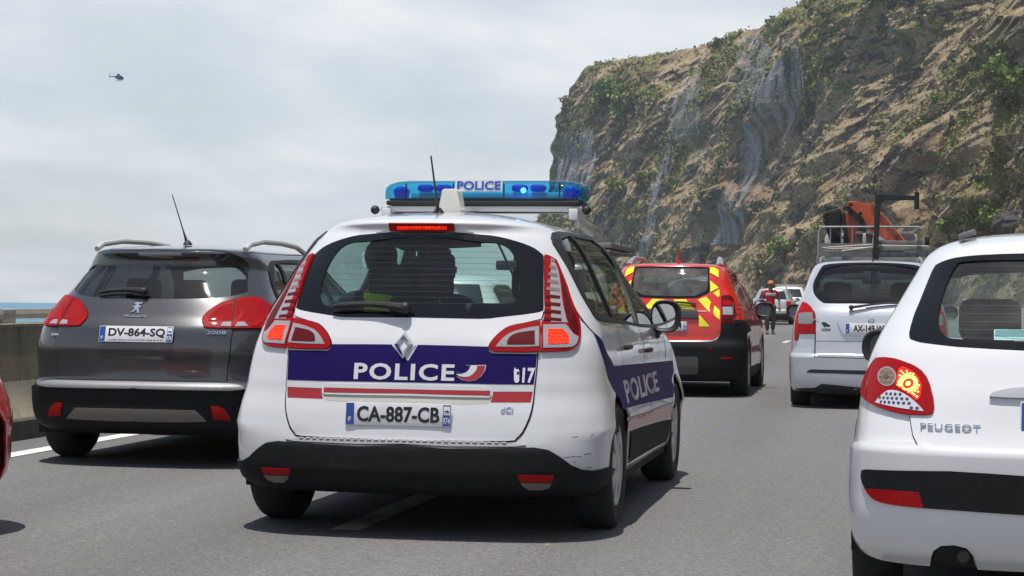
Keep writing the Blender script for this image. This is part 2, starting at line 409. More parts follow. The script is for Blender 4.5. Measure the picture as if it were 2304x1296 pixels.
def body_text(name, body, txt, m, parent, x0, x1, z0, z1, off=.004, depth=.002, bold=0.0, spacing=1.0, view='R', side=1):
    V, Fc = text_shape(txt, bold, .02, spacing)
    A = np.stack([x0+(x1-x0)*V[:, 0], z0+(z1-z0)*V[:, 1]], 1)
    p = body.R(A) if view == 'R' else body.L(A, side)
    P = body.P(p[:, 0], p[:, 1], off+(V[:, 2]*.5+.5)*depth)
    return mesh_obj(name, P, Fc, m, parent, smooth=False)
def arch(body, yw, zw, r, side=1, n=40):
    a = np.linspace(0, 2*math.pi, n, endpoint=False)
    z = zw+r*np.sin(a); low = z < body.v[0]+.002
    p = body.L(np.stack([yw+r*np.cos(a), np.maximum(z, body.v[0]+.002)], 1), side)
    p[low, 1] = body.v[0]-.02
    return p

# ------------------------------------------------------------------ body sections, low to high:
# height, rear middle y, half width, rear corner depth, rear roundness, front middle y, front corner depth, front roundness
def close_roof(z, yr, w, yf): return (z, yr, w, .3, 2.2, yf, .3, 2.2)
B_MPV = Body([(.222, .11, .872, .50, 3.0, 4.28, .6, 2.6), (.262, .03, .905, .50, 3.0, 4.31, .6, 2.6), (.33, .0, .918, .48, 3.0, 4.34, .6, 2.6), (.44, .005, .925, .46, 3.0, 4.34, .6, 2.6),
    (.48, .022, .930, .46, 3.0, 4.33, .6, 2.6), (.508, .028, .939, .46, 3.0, 4.33, .6, 2.6), (.522, .030, .943, .46, 3.0, 4.33, .6, 2.6), (.54, .034, .941, .46, 3.0, 4.33, .6, 2.6), (.60, .048, .932, .46, 3.0, 4.32, .6, 2.6), (.70, .078, .912, .46, 3.0, 4.28, .6, 2.6), (.74, .085, .906, .46, 3.0, 4.26, .6, 2.6), (.82, .10, .900, .47, 2.9, 4.2, .65, 2.5), (.92, .125, .885, .48, 2.9, 4.0, .7, 2.5),
    (1.0, .16, .87, .5, 2.8, 3.6, .7, 2.5), (1.06, .19, .85, .5, 2.8, 3.32, .6, 2.6), (1.19, .25, .79, .5, 2.7, 3.02, .5, 2.8), (1.30, .31, .74, .5, 2.7, 2.76, .45, 2.8), (1.38, .35, .70, .5, 2.6, 2.55, .4, 2.8),
    (1.45, .388, .655, .5, 2.6, 2.37, .4, 2.8), (1.48, .402, .62, .5, 2.5, 2.29, .4, 2.8), (1.496, .394, .60, .5, 2.5, 2.25, .4, 2.7), (1.526, .374, .55, .5, 2.5, 2.19, .4, 2.6), (1.536, .386, .525, .5, 2.5, 2.17, .4, 2.6), (1.556, .47, .45, .45, 2.4, 2.1, .35, 2.4), (1.585, .72, .31, .35, 2.3, 1.95, .3, 2.3), (1.605, 1.0, .17, .3, 2.2, 1.8, .3, 2.2), (1.615, 1.2, .02, .2, 2.2, 1.7, .2, 2.2)],
    flares=((.8, .40, .02, .48, .25), (3.5, .40, .025, .48, .25)))
B_CROSS = Body([(.245, .10, .80, .46, 3.0, 4.08, .6, 2.6), (.29, .02, .835, .46, 3.0, 4.12, .6, 2.6), (.40, .0, .86, .46, 3.0, 4.16, .6, 2.6), (.535, .0, .868, .46, 3.0, 4.15, .6, 2.6), (.56, .03, .86, .46, 3.0, 4.15, .6, 2.6),
    (.60, .05, .86, .46, 3.0, 4.14, .6, 2.6), (.70, .055, .865, .46, 3.0, 4.1, .6, 2.6), (.78, .05, .862, .46, 3.0, 4.05, .6, 2.6), (.86, .06, .855, .47, 2.9, 3.9, .7, 2.5), (.93, .085, .845, .48, 2.9, 3.6, .7, 2.5), (1.0, .14, .825, .48, 2.8, 3.3, .6, 2.6),
    (1.10, .21, .775, .48, 2.8, 3.05, .5, 2.8), (1.17, .26, .735, .48, 2.7, 2.9, .45, 2.8), (1.27, .34, .685, .48, 2.6, 2.7, .45, 2.8), (1.355, .41, .645, .48, 2.6, 2.52, .4, 2.8), (1.40, .41, .62, .46, 2.6, 2.42, .4, 2.8), (1.45, .395, .585, .46, 2.6, 2.3, .4, 2.7),
    (1.475, .46, .53, .45, 2.5, 2.22, .35, 2.5), (1.50, .75, .38, .35, 2.3, 2.05, .3, 2.3), (1.515, 1.05, .2, .3, 2.2, 1.85, .3, 2.2), (1.522, 1.25, .02, .2, 2.2, 1.7, .2, 2.2)],
    flares=((.78, .40, .02, .45, .25), (3.32, .40, .025, .45, .25)))
B_SUV = Body([(.21, .10, .84, .44, 3.2, 4.2, .6, 2.6), (.27, .03, .88, .42, 3.2, 4.26, .6, 2.6), (.40, .0, .905, .42, 3.2, 4.31, .6, 2.6), (.62, .0, .912, .42, 3.2, 4.30, .6, 2.6), (.66, .02, .91, .42, 3.2, 4.3, .6, 2.6), (.70, .045, .91, .42, 3.2, 4.28, .6, 2.6), (.82, .055, .908, .42, 3.2, 4.22, .6, 2.6),
    (.93, .07, .90, .42, 3.1, 4.1, .65, 2.5), (1.02, .10, .88, .42, 3.0, 3.75, .7, 2.5), (1.08, .13, .85, .42, 3.0, 3.3, .6, 2.6), (1.2, .18, .79, .42, 3.0, 3.02, .5, 2.8), (1.32, .24, .735, .42, 3.0, 2.78, .45, 2.8), (1.44, .298, .685, .42, 2.9, 2.55, .4, 2.8), (1.50, .342, .66, .42, 2.8, 2.44, .4, 2.8), (1.55, .385, .63, .42, 2.8, 2.34, .4, 2.8),
    (1.585, .405, .595, .42, 2.7, 2.26, .4, 2.7), (1.605, .46, .52, .40, 2.5, 2.18, .35, 2.5), (1.62, .72, .38, .35, 2.3, 2.0, .3, 2.3), (1.635, 1.0, .2, .3, 2.2, 1.85, .3, 2.2), (1.642, 1.2, .02, .2, 2.2, 1.7, .2, 2.2)],
    flares=((.82, .42, .02, .48, .28), (3.49, .42, .03, .48, .28)))
B_VAN = Body([(.20, .08, .81, .40, 3.2, 4.2, .6, 2.6), (.27, .01, .838, .40, 3.2, 4.27, .6, 2.6), (.40, .0, .85, .40, 3.2, 4.31, .6, 2.6), (.575, .0, .852, .40, 3.2, 4.3, .6, 2.6), (.595, .03, .85, .40, 3.2, 4.29, .6, 2.6), (.70, .045, .848, .40, 3.2, 4.25, .6, 2.6), (.82, .055, .84, .40, 3.2, 4.15, .65, 2.5), (.93, .07, .83, .42, 3.1, 3.9, .7, 2.5),
    (1.03, .10, .81, .42, 3.0, 3.5, .6, 2.6), (1.10, .14, .79, .42, 3.0, 3.25, .55, 2.6), (1.17, .18, .765, .42, 3.0, 3.1, .5, 2.8), (1.30, .27, .72, .42, 2.9, 2.82, .45, 2.8), (1.42, .345, .68, .42, 2.8, 2.58, .4, 2.8), (1.52, .40, .64, .42, 2.7, 2.4, .4, 2.8), (1.575, .425, .605, .42, 2.6, 2.28, .4, 2.7),
    (1.605, .48, .54, .40, 2.5, 2.18, .35, 2.5), (1.63, .78, .38, .35, 2.3, 2.0, .3, 2.3), (1.645, 1.05, .2, .3, 2.2, 1.85, .3, 2.2), (1.652, 1.25, .02, .2, 2.2, 1.7, .2, 2.2)],
    flares=((.86, .38, .012, .42, .24), (3.55, .38, .015, .42, .24)))
B_HATCH = Body([(.20, .09, .805, .46, 3.0, 3.75, .6, 2.5), (.26, .03, .835, .46, 3.0, 3.82, .6, 2.5), (.40, .0, .85, .46, 3.0, 3.86, .6, 2.5), (.60, .0, .85, .46, 3.0, 3.84, .6, 2.5), (.635, .02, .845, .46, 3.0, 3.82, .6, 2.5), (.70, .05, .84, .46, 3.0, 3.78, .6, 2.5), (.80, .085, .83, .48, 2.9, 3.6, .7, 2.4),
    (.90, .13, .812, .48, 2.8, 3.2, .7, 2.4), (.97, .165, .79, .48, 2.8, 2.9, .6, 2.6), (1.05, .215, .755, .48, 2.7, 2.72, .5, 2.7), (1.15, .295, .70, .48, 2.7, 2.5, .45, 2.8), (1.26, .38, .64, .48, 2.6, 2.3, .4, 2.8), (1.33, .43, .60, .46, 2.6, 2.14, .4, 2.7),
    (1.37, .455, .56, .46, 2.5, 2.05, .4, 2.6), (1.405, .54, .48, .42, 2.4, 1.95, .35, 2.4), (1.435, .78, .32, .35, 2.3, 1.8, .3, 2.3), (1.45, 1.0, .17, .3, 2.2, 1.65, .3, 2.2), (1.457, 1.15, .02, .2, 2.2, 1.5, .2, 2.2)],
    flares=((.72, .38, .015, .42, .24), (3.16, .38, .018, .42, .24)))

# ------------------------------------------------------------------ outlines of panels, lamps and stripes on the shells, as (s, v)
OUT = {
 'mpv_window': [(0, 1.6655), (0.2757, 1.6381), (0.3407, 1.6293), (0.4023, 1.6096), (0.4659, 1.584), (0.5185, 1.5549), (0.5457, 1.5255), (0.552, 1.5086), (0.5242, 1.4245), (0.5064, 1.3402), (0.4883, 1.2584), (0.4729, 1.1978), (0.4477, 1.1864), (0.3921, 1.1738), (0.3405, 1.1643), (0.2906, 1.1548), (0.2413, 1.1476), (0, 1.1525)],
 'mpv_clear': [(0, 1.6253), (0.2657, 1.5886), (0.3296, 1.5844), (0.3606, 1.5753), (0.3893, 1.5517), (0.4066, 1.5052), (0.4089, 1.4471), (0.4064, 1.3802), (0.3979, 1.3136), (0.3789, 1.2567), (0.3515, 1.2205), (0.3188, 1.2018), (0.2827, 1.1901), (0.2424, 1.1831), (0, 1.177)],
 'mpv_lamp': [(0.5547, 1.5112), (0.5778, 1.5075), (0.6158, 1.4833), (0.6218, 1.4096), (0.632, 1.3255), (0.6281, 1.2279), (0.6341, 1.1642), (0.6309, 1.1007), (0.6194, 1.0469), (0.6005, 1.0133), (0.5737, 0.9936), (0.545, 0.9828), (0.4841, 0.9791), (0.4432, 0.9767), (0.448, 1.0539), (0.4545, 1.1344), (0.4648, 1.1456), (0.4765, 1.1978), (0.5085, 1.3402), (0.5257, 1.4245)],
 'mpv_lamp_in': [(0.45, 1.1336), (0.4433, 1.0539), (0.4392, 0.9781), (0.3819, 0.9746), (0.2978, 0.9754), (0.2803, 0.9807), (0.2729, 0.9936), (0.2757, 1.0126), (0.2897, 1.0456), (0.3136, 1.0801), (0.3432, 1.1069), (0.3876, 1.1225)],
 'mpv_lamp_clear': [(0.5726, 1.4714), (0.5953, 1.4611), (0.5985, 1.426), (0.591, 1.3584), (0.5797, 1.2919), (0.5623, 1.2114), (0.5594, 1.148), (0.5638, 1.1258), (0.4874, 1.1277), (0.5152, 1.2587), (0.5447, 1.3828)],
 'mpv_lamp_side': [(0.6054, 1.458), (0.607, 1.4093), (0.6139, 1.3294), (0.6095, 1.2278), (0.6143, 1.1602), (0.6146, 1.1007), (0.6049, 1.0621), (0.5839, 1.0713), (0.5681, 1.1085), (0.5633, 1.1797), (0.5802, 1.2595), (0.5994, 1.3417), (0.607, 1.4093)],
 'mpv_lamp_silver': [(0.4573, 1.114), (0.55, 1.1163), (0.5658, 1.0929), (0.5828, 1.0636), (0.6061, 1.0499), (0.595, 1.0207), (0.5669, 0.9994), (0.5081, 0.9965), (0.4491, 0.9947), (0.4529, 1.054)],
 'mpv_lamp_red': [(0.4744, 1.0908), (0.5332, 1.0912), (0.5535, 1.0621), (0.5581, 1.0357), (0.5509, 1.0156), (0.5092, 1.0134), (0.4648, 1.0124)],
 'mpv_lamp_in_silver': [(0.2924, 0.9983), (0.3121, 1.0333), (0.3412, 1.0676), (0.3859, 1.0913), (0.4408, 1.1052), (0.4344, 1.0019), (0.3586, 0.998)],
 'mpv_lamp_in_red': [(0.3298, 1.0187), (0.3383, 1.0449), (0.3653, 1.0665), (0.4236, 1.081), (0.421, 1.0105), (0.3731, 1.0092), (0.3306, 1.0092)],
 'mpv_tailgate': [(0, 1.1476), (0.2413, 1.1452), (0.2905, 1.1524), (0.3403, 1.162), (0.3918, 1.1715), (0.4473, 1.1841), (0.4711, 1.1946), (0.4559, 1.1511), (0.3879, 1.1272), (0.3414, 1.1116), (0.3118, 1.0839), (0.2873, 1.0478), (0.271, 1.0103), (0.2701, 0.9848), (0.2803, 0.9722), (0.2978, 0.9704), (0.3817, 0.9703), (0.4328, 0.9709), (0.4289, 0.9733), (0.4226, 0.8922), (0.4158, 0.8301), (0.4047, 0.7316), (0.3902, 0.659), (0.3688, 0.5923), (0.3531, 0.5589), (0.3297, 0.5458), (0.1372, 0.5417), (0, 0.5391)],
 'mpv_blue': [(0, 0.9271), (0.0031, 0.9275), (0.0324, 1.0046), (0.1476, 1.0034), (0.2706, 1.0003), (0.2699, 0.9923), (0.2728, 0.975), (0.2827, 0.9678), (0.3444, 0.967), (0.4279, 0.9663), (0.4215, 0.8995), (0.4124, 0.82), (0.2719, 0.8194), (0.1268, 0.8204), (0, 0.8207)],
 'mpv_redband': [(0.2837, 0.7839), (0.3416, 0.7851), (0.4075, 0.786), (0.4041, 0.7619), (0.3987, 0.7323), (0.3402, 0.7317), (0.2746, 0.7307), (0.2792, 0.7486), (0.2825, 0.7634)],
 'mpv_redline': [(0, 0.7872), (0.1274, 0.7867), (0.2754, 0.7873), (0.2753, 0.7669), (0.2713, 0.7617), (0.1278, 0.7629), (0, 0.7655)],
 'mpv_handlebar': [(0, 0.8094), (0.1271, 0.8085), (0.246, 0.8058), (0.2695, 0.8009), (0.2775, 0.7906), (0.2783, 0.767), (0.2712, 0.7528), (0.128, 0.7533), (0, 0.7551)],
 'mpv_police_txt': [(-0.1858, 0.9147), (0.1588, 0.9103), (0.1605, 0.8331), (-0.1804, 0.8324)],
 'mpv_num_txt': [(0.3706, 0.899), (0.4145, 0.8988), (0.4101, 0.8272), (0.3691, 0.8267)],
 'mpv_dci_txt': [(0.3062, 0.7065), (0.3441, 0.7066), (0.3435, 0.6814), (0.3058, 0.6806)],
 'mpv_phone': [(0.3521, 0.8987), (0.355, 0.9002), (0.3554, 0.8929), (0.3647, 0.8916), (0.367, 0.8843), (0.3659, 0.8374), (0.3614, 0.8273), (0.3538, 0.8271), (0.3497, 0.8354), (0.3501, 0.8877)],
 'mpv_sw_white': [(0.2138, 0.9069), (0.2332, 0.9073), (0.2305, 0.8854), (0.2204, 0.8652), (0.2073, 0.854), (0.1904, 0.8518), (0.1781, 0.8558), (0.1685, 0.8657), (0.1852, 0.8654), (0.1997, 0.8737), (0.2092, 0.8885)],
 'mpv_sw_red': [(0.2356, 0.9074), (0.2601, 0.9079), (0.257, 0.8823), (0.2457, 0.856), (0.2292, 0.8375), (0.21, 0.8324), (0.1906, 0.8373), (0.1708, 0.8542), (0.188, 0.8481), (0.205, 0.85), (0.2205, 0.8615), (0.2311, 0.8817)],
 'mpv_sw_blue': [(0.1979, 0.9076), (0.2114, 0.9068), (0.2073, 0.8885), (0.1973, 0.8744), (0.1827, 0.869), (0.1673, 0.8777), (0.1825, 0.8777), (0.1922, 0.8852), (0.1964, 0.8974)],
 'mpv_bumper': [(0, 0.5123), (0.1406, 0.5011), (0.2555, 0.505), (0.4136, 0.5119), (0.464, 0.5018), (0.5068, 0.4703), (0.5554, 0.4306), (0.6134, 0.4064), (0.6911, 0.3988)],
 'mpv_bumper_low': [(0, 0.222), (0.2812, 0.222), (0.4798, 0.222), (0.6167, 0.222)],
 'mpv_step': [(0, 0.5405), (0.1377, 0.5352), (0.2524, 0.5382), (0.3371, 0.5294), (0.3658, 0.5244), (0.3891, 0.521), (0.3556, 0.514), (0.255, 0.5124), (0.14, 0.5102), (0, 0.5166)],
 'mpv_refl': [(0.3675, 0.3862), (0.4863, 0.3833), (0.4808, 0.3546), (0.3757, 0.3587)],
 'mpv_refl_low': [(0.3775, 0.355), (0.4809, 0.3518), (0.4719, 0.3279), (0.4466, 0.313), (0.4062, 0.3166), (0.3878, 0.3354)],
 'mpv_sidewin': [(0.826, 1.6344), (1.5721, 1.7011), (2.1167, 1.7233), (2.1167, 1.6884), (2.15, 1.6535), (2.1333, 1.5662), (2.1, 1.4562), (2.0298, 1.3457), (1.8883, 1.2176), (1.7701, 1.1024), (1.6561, 1.1169), (1.4081, 1.1496), (0.9178, 1.1822), (0.8311, 1.1963), (0.805, 1.2367), (0.796, 1.3614), (0.7868, 1.489), (0.7884, 1.5851)],
 'mpv_brake3': [(-0.1852, 1.724), (0.1789, 1.7177), (0.1555, 1.6579), (-0.1794, 1.6684)],
 'mpv_emblem': [(-0.0244, 1.0589), (0.0136, 1.0046), (-0.0166, 0.9492), (-0.0533, 1.0031)],
 'mpv_sidestripe': [(0.6341, 1.2682), (0.6399, 1.212), (0.6732, 1.1403), (0.7466, 1.0767), (0.8802, 1.0288), (1.0372, 0.9347), (1.1059, 0.8246), (1.082, 0.7234), (1.0198, 0.8134), (0.8987, 0.9041), (0.8042, 0.9925), (0.7443, 1.0689), (0.654, 1.1483)],
 'mpv_flap': [(0.8922, 1.0594), (0.8931, 0.9836), (0.9468, 0.9389), (1.0256, 0.8992), (1.0162, 0.8929), (0.9078, 0.9218), (0.8574, 0.9769), (0.8624, 1.0215)],
 'mpv_doors': [(1.0819, 0.8957), (1.6832, 0.8459), (1.897, 0.84), (1.8032, 0.7371), (1.6966, 0.6526), (1.6017, 0.6439), (1.5777, 0.6188), (1.3292, 0.6392), (1.066, 0.6754)],
 'mpv_dark_sill': [(1.0634, 0.5484), (1.336, 0.5126), (1.5799, 0.4825), (1.5421, 0.3726), (1.3938, 0.3594), (1.0379, 0.3879)],
 'mpv_pink': [(1.0523, 0.6097), (1.3, 0.5863), (1.583, 0.5541), (1.6012, 0.4781), (1.3548, 0.514), (1.0584, 0.5595)],
 'cross_window': [(0, 1.5659), (0.1309, 1.5681), (0.4848, 1.5663), (0.549, 1.5568), (0.5908, 1.5262), (0.6131, 1.4754), (0.5925, 1.3362), (0.4552, 1.2907), (0.3387, 1.2732), (0.1687, 1.2644), (0, 1.2626)],
 'cross_spoiler': [(0, 1.7173), (0.1468, 1.7012), (0.4139, 1.7114), (0.4982, 1.6965), (0.5504, 1.6548), (0.6172, 1.6207), (0.6359, 1.5919), (0.6183, 1.5227), (0.5895, 1.5423), (0.5516, 1.5641), (0.4873, 1.5732), (0.1315, 1.5749), (0, 1.5728)],
 'cross_lamp': [(0.3056, 1.0904), (0.318, 1.1342), (0.3506, 1.1782), (0.3897, 1.2183), (0.4127, 1.2346), (0.4875, 1.2643), (0.5504, 1.2759), (0.5979, 1.281), (0.6591, 1.2754), (0.7243, 1.2443), (0.7768, 1.2043), (0.7681, 1.1469), (0.7361, 1.076), (0.709, 1.0311), (0.6569, 1.0194), (0.5562, 1.0144), (0.4619, 1.013), (0.3357, 1.0168), (0.3157, 1.0368)],
 'cross_lamp_l': [(-0.7167, 1.0658), (-0.7132, 1.1144), (-0.7167, 1.1683), (-0.7167, 1.2196), (-0.6001, 1.2528), (-0.4987, 1.2147), (-0.4235, 1.1561), (-0.3731, 1.0978), (-0.34, 1.0378), (-0.3392, 1.0093), (-0.396, 1.0046), (-0.4874, 1.0066), (-0.5837, 1.0087)],
 'cross_lamp_hot': [(0.4839, 1.242), (0.5359, 1.2427), (0.5775, 1.2342), (0.6204, 1.208), (0.6155, 1.1467), (0.6256, 1.0942), (0.6405, 1.0581), (0.6147, 1.0446), (0.5443, 1.0759), (0.4722, 1.0842)],
 'cross_lamp_mid': [(0.3353, 1.0997), (0.3659, 1.1611), (0.4107, 1.2011), (0.4604, 1.2194), (0.4529, 1.0749), (0.3872, 1.0739), (0.3371, 1.0685)],
 'cross_lamp_rev': [(0.3969, 1.0254), (0.4084, 1.0562), (0.4476, 1.0613), (0.451, 1.0236)],
 'cross_lamp_rev2': [(0.4698, 1.0238), (0.4722, 1.0616), (0.5187, 1.0603), (0.5432, 1.0269)],
 'cross_tailgate': [(0, 1.2548), (0.1693, 1.2562), (0.3368, 1.26), (0.4106, 1.272), (0.4532, 1.2817), (0.5931, 1.3265), (0.5919, 1.2882), (0.4879, 1.267), (0.413, 1.2373), (0.3507, 1.1817), (0.3164, 1.1377), (0.3026, 1.0903), (0.314, 1.0333), (0.3349, 1.0135), (0.4577, 1.0113), (0.4481, 0.9193), (0.434, 0.7753), (0.4302, 0.8063), (0.4298, 0.6531), (0.2696, 0.6543), (0, 0.6583)],
 'cross_name_txt': [(-0.1094, 1.1155), (0.0226, 1.1182), (0.0263, 1.0972), (-0.1051, 1.0968)],
 'cross_lion': [(-0.0918, 1.2216), (-0.0278, 1.2227), (-0.0109, 1.135), (-0.0718, 1.1339)],
 'cross_num_txt': [(0.3331, 0.9917), (0.426, 0.9915), (0.4269, 0.9669), (0.3344, 0.967)],
 'cross_plate': [(-0.2105, 1.025), (0.1825, 1.0264), (0.184, 0.9091), (-0.199, 0.9162)],
 'cross_strip': [(0, 0.6247), (0.0179, 0.6209), (0.3705, 0.6194), (0.4456, 0.6141), (0.5364, 0.5904), (0.4526, 0.5783), (0.2306, 0.5801), (0.0253, 0.5838), (0, 0.5891)],
 'cross_silver': [(0, 0.4471), (0.0268, 0.4499), (0.2727, 0.4484), (0.2992, 0.4462), (0.3142, 0.4294), (0.332, 0.4091), (0.3527, 0.3828), (0.2356, 0.3774), (0.0248, 0.3739), (0, 0.3825)],
 'cross_refl': [(0.3671, 0.4783), (0.4059, 0.4774), (0.4372, 0.4541), (0.4621, 0.4114), (0.4712, 0.3882), (0.387, 0.3968)],
 'cross_side': [(1.0144, 1.6768), (1.1734, 1.7962), (2.05, 2.1612), (2.0613, 2.0529), (2.1, 1.8865), (2.1667, 1.7839), (1.5568, 1.5976), (1.284, 1.4497), (1.0978, 1.3486), (1.015, 1.319), (0.9619, 1.385), (0.8856, 1.5213), (0.9417, 1.621)],
 'cross_bump_top': [(0, 0.6205), (0.37, 0.6234), (0.445, 0.6183), (0.5363, 0.5933)],
 'cross_lampsplit': [(0.4795, 1.2615), (0.4626, 1.1452), (0.4566, 1.0121)],
 'van_window': [(0, 1.7998), (-0.2237, 1.7886), (-0.4525, 1.7598), (-0.5587, 1.7305), (-0.5786, 1.6946), (-0.5879, 1.6014), (-0.5958, 1.4973), (-0.5659, 1.4093), (-0.5224, 1.3465), (-0.4682, 1.2884), (-0.4122, 1.2393), (-0.3627, 1.2231), (-0.1553, 1.2249), (0, 1.2259)],
 'van_lamp': [(-0.6591, 1.2358), (-0.6734, 1.2037), (-0.6826, 1.1397), (-0.701, 1.0871), (-0.7004, 1.0291), (-0.6839, 0.9551), (-0.664, 0.8469), (-0.6482, 0.786), (-0.6041, 0.7851), (-0.5999, 0.8616), (-0.5367, 0.862), (-0.4217, 0.8647), (-0.4319, 0.987), (-0.4465, 1.0612), (-0.4662, 1.1159), (-0.5111, 1.1788), (-0.5749, 1.2203)],
 'van_lamp_clear': [(-0.6511, 1.0876), (-0.5451, 1.0991), (-0.4731, 1.1003), (-0.4557, 1.0327), (-0.4477, 0.9729), (-0.5133, 0.967), (-0.6095, 0.9727)],
 'van_lamp_low': [(-0.6123, 0.9562), (-0.4475, 0.9593), (-0.4268, 0.87), (-0.537, 0.8656), (-0.5826, 0.88), (-0.6022, 0.9021)],
 'van_tailgate': [(0, 1.2195), (-0.1551, 1.2216), (-0.362, 1.2189), (-0.4143, 1.2342), (-0.4717, 1.2857), (-0.5278, 1.3446), (-0.5725, 1.4075), (-0.6046, 1.4973), (-0.6006, 1.6015), (-0.5814, 1.3914), (-0.5079, 1.1841), (-0.4619, 1.1192), (-0.4419, 1.0613), (-0.4276, 0.9871), (-0.4176, 0.8648), (-0.4151, 0.7119), (-0.4137, 0.5987), (-0.2558, 0.5931), (0.0013, 0.5895), (0, 0.582)],
 'van_recess': [(0, 1.0678), (-0.0772, 1.07), (-0.2152, 1.0637), (-0.2464, 1.0508), (-0.2582, 1.0071), (-0.24, 0.9456), (-0.2066, 0.8705), (-0.1625, 0.8536), (0, 0.8508)],
 'van_plate': [(-0.1852, 0.9875), (0.2741, 0.9838), (0.2708, 0.8752), (-0.1818, 0.8755)],
 'van_slot': [(0, 0.4643), (-0.4427, 0.4644), (-0.4644, 0.453), (-0.4836, 0.4281), (-0.2552, 0.427), (0, 0.4201)],
 'van_bump': [(0, 0.5834), (-0.2557, 0.5885), (-0.4137, 0.594), (-0.424, 0.6342), (-0.4256, 0.6952), (-0.6656, 0.6925)],
 'van_crease': [(0, 0.7924), (-0.1984, 0.7916), (-0.416, 0.7898), (-0.4158, 0.7862), (-0.1983, 0.788), (0, 0.7889)],
 'van_crease2': [(0, 0.697), (-0.1969, 0.696), (-0.4134, 0.6939), (-0.4134, 0.6905), (-0.1969, 0.6926), (0, 0.6929)],
 'van_sticker': [(-0.3751, 0.9928), (-0.3081, 0.9942), (-0.3027, 0.9014), (-0.3679, 0.8999)],
 'van_badge': [(0.0113, 1.0432), (0.0315, 1.0324), (0.0329, 1.0096), (-0.012, 1.0088), (-0.0089, 1.0318)],
 'suv_window': [(0, 1.7379), (0.289, 1.7417), (0.4593, 1.732), (0.4356, 1.64), (0.4096, 1.5052), (0.3895, 1.3801), (0.3692, 1.348), (0.3122, 1.3134), (0.2613, 1.2812), (0.1726, 1.2746), (0, 1.2719)],
 'suv_yel0': [(0.4681, 1.731), (0.5303, 1.7289), (0.5799, 1.6876), (0.5332, 1.5658), (0.4384, 1.6401)],
 'suv_yel1': [(0.4167, 1.524), (0.4943, 1.4292), (0.3917, 1.3664)],
 'suv_yel2': [(0.4174, 1.3509), (0.4938, 1.406), (0.477, 1.3181), (0.4535, 1.2937)],
 'suv_yel3': [(0.2636, 1.2576), (0.3413, 1.3002), (0.3762, 1.2288), (0.3523, 1.1671), (0.3421, 1.0851)],
 'suv_yel4': [(0.04, 1.2571), (0.1582, 1.261), (0.223, 1.1248), (0.1198, 1.1292)],
 'suv_yel5': [(0.2547, 1.0547), (0.3324, 0.9117), (0.2514, 0.9084)],
 'suv_yel6': [(0.3963, 1.1832), (0.43, 1.1106), (0.4142, 0.9933), (0.3837, 1.0302), (0.3698, 1.0785)],
 'suv_lamp': [(0.4892, 1.2944), (0.5213, 1.3148), (0.5852, 1.3222), (0.6308, 1.3093), (0.6552, 1.2567), (0.6208, 1.1588), (0.583, 1.0534), (0.5589, 0.9932), (0.5307, 0.9485), (0.425, 0.9473), (0.442, 1.103)],
 'suv_lamp_top': [(0.4924, 1.255), (0.5993, 1.2497), (0.5806, 1.1781), (0.4722, 1.1808)],
 'suv_lamp_clear': [(0.4641, 1.1597), (0.5723, 1.1584), (0.5425, 1.0506), (0.4449, 1.052)],
 'suv_lamp_low': [(0.4389, 1.0336), (0.5563, 1.0289), (0.525, 0.9542), (0.4318, 0.9532)],
 'suv_tailgate': [(0, 1.2678), (0.1724, 1.2705), (0.2642, 1.2761), (0.3187, 1.3103), (0.3725, 1.3459), (0.3905, 1.3589), (0.499, 1.4187), (0.4875, 1.3393), (0.4895, 1.2973), (0.4502, 1.1322), (0.4269, 0.9841), (0.4121, 0.9105), (0.409, 0.8423), (0.3938, 0.7917), (0.3752, 0.7619), (0.3388, 0.7422), (0.0852, 0.732), (0, 0.7255)],
 'suv_liphighlight': [(0, 0.7318), (0.0853, 0.7306), (0.3388, 0.7409), (0.3767, 0.7607), (0.3961, 0.7906), (0.4113, 0.8423), (0.416, 0.8424), (0.3991, 0.786), (0.3806, 0.7496), (0.3431, 0.7248), (0.0861, 0.7157), (0, 0.713)],
 'suv_bump': [(0, 0.7069), (0.0863, 0.7117), (0.3396, 0.7206), (0.383, 0.7431), (0.4038, 0.7803), (0.4176, 0.8369), (0.4229, 0.9392), (0.4651, 0.9455), (0.5324, 0.9439), (0.581, 0.9957), (0.7238, 0.9816), (1.0682, 0.931), (1.2062, 0.855)],
 'suv_bar': [(0, 1.1143), (0.2138, 1.1086), (0.2378, 1.1017), (0.2515, 1.0763), (0.2474, 0.9996), (0, 1.0037)],
 'suv_refl': [(0.4254, 0.5391), (0.521, 0.5397), (0.5198, 0.5163), (0.426, 0.5179)],
 'suv_refl2': [(0.3192, 0.641), (0.3468, 0.6391), (0.3469, 0.6274), (0.3179, 0.6291)],
 'suv_skid': [(0, 0.5427), (0.0892, 0.5378), (0.2335, 0.5411), (0.2499, 0.5247), (0.254, 0.4286), (0.2541, 0.3372), (0.0914, 0.3327), (0, 0.3255)],
 'suv_plate': [(-0.1581, 0.9534), (0.1804, 0.976), (0.1806, 0.8642), (-0.1557, 0.8628)],
 'suv_logo_r': [(0.0903, 1.0516), (0.1313, 1.0505), (0.1288, 1.0124), (0.0907, 1.0135)],
 'suv_cstripe': [(0.4727, 1.2971), (0.4514, 1.2916), (0.3995, 1.2547), (0.3648, 1.1929), (0.3441, 1.0985), (0.3519, 1.0109), (0.3788, 0.9513), (0.4142, 0.9293), (0.4152, 0.9473), (0.3857, 0.9697), (0.3615, 1.0204), (0.354, 1.0935), (0.3738, 1.188), (0.4036, 1.2394), (0.4518, 1.276)],
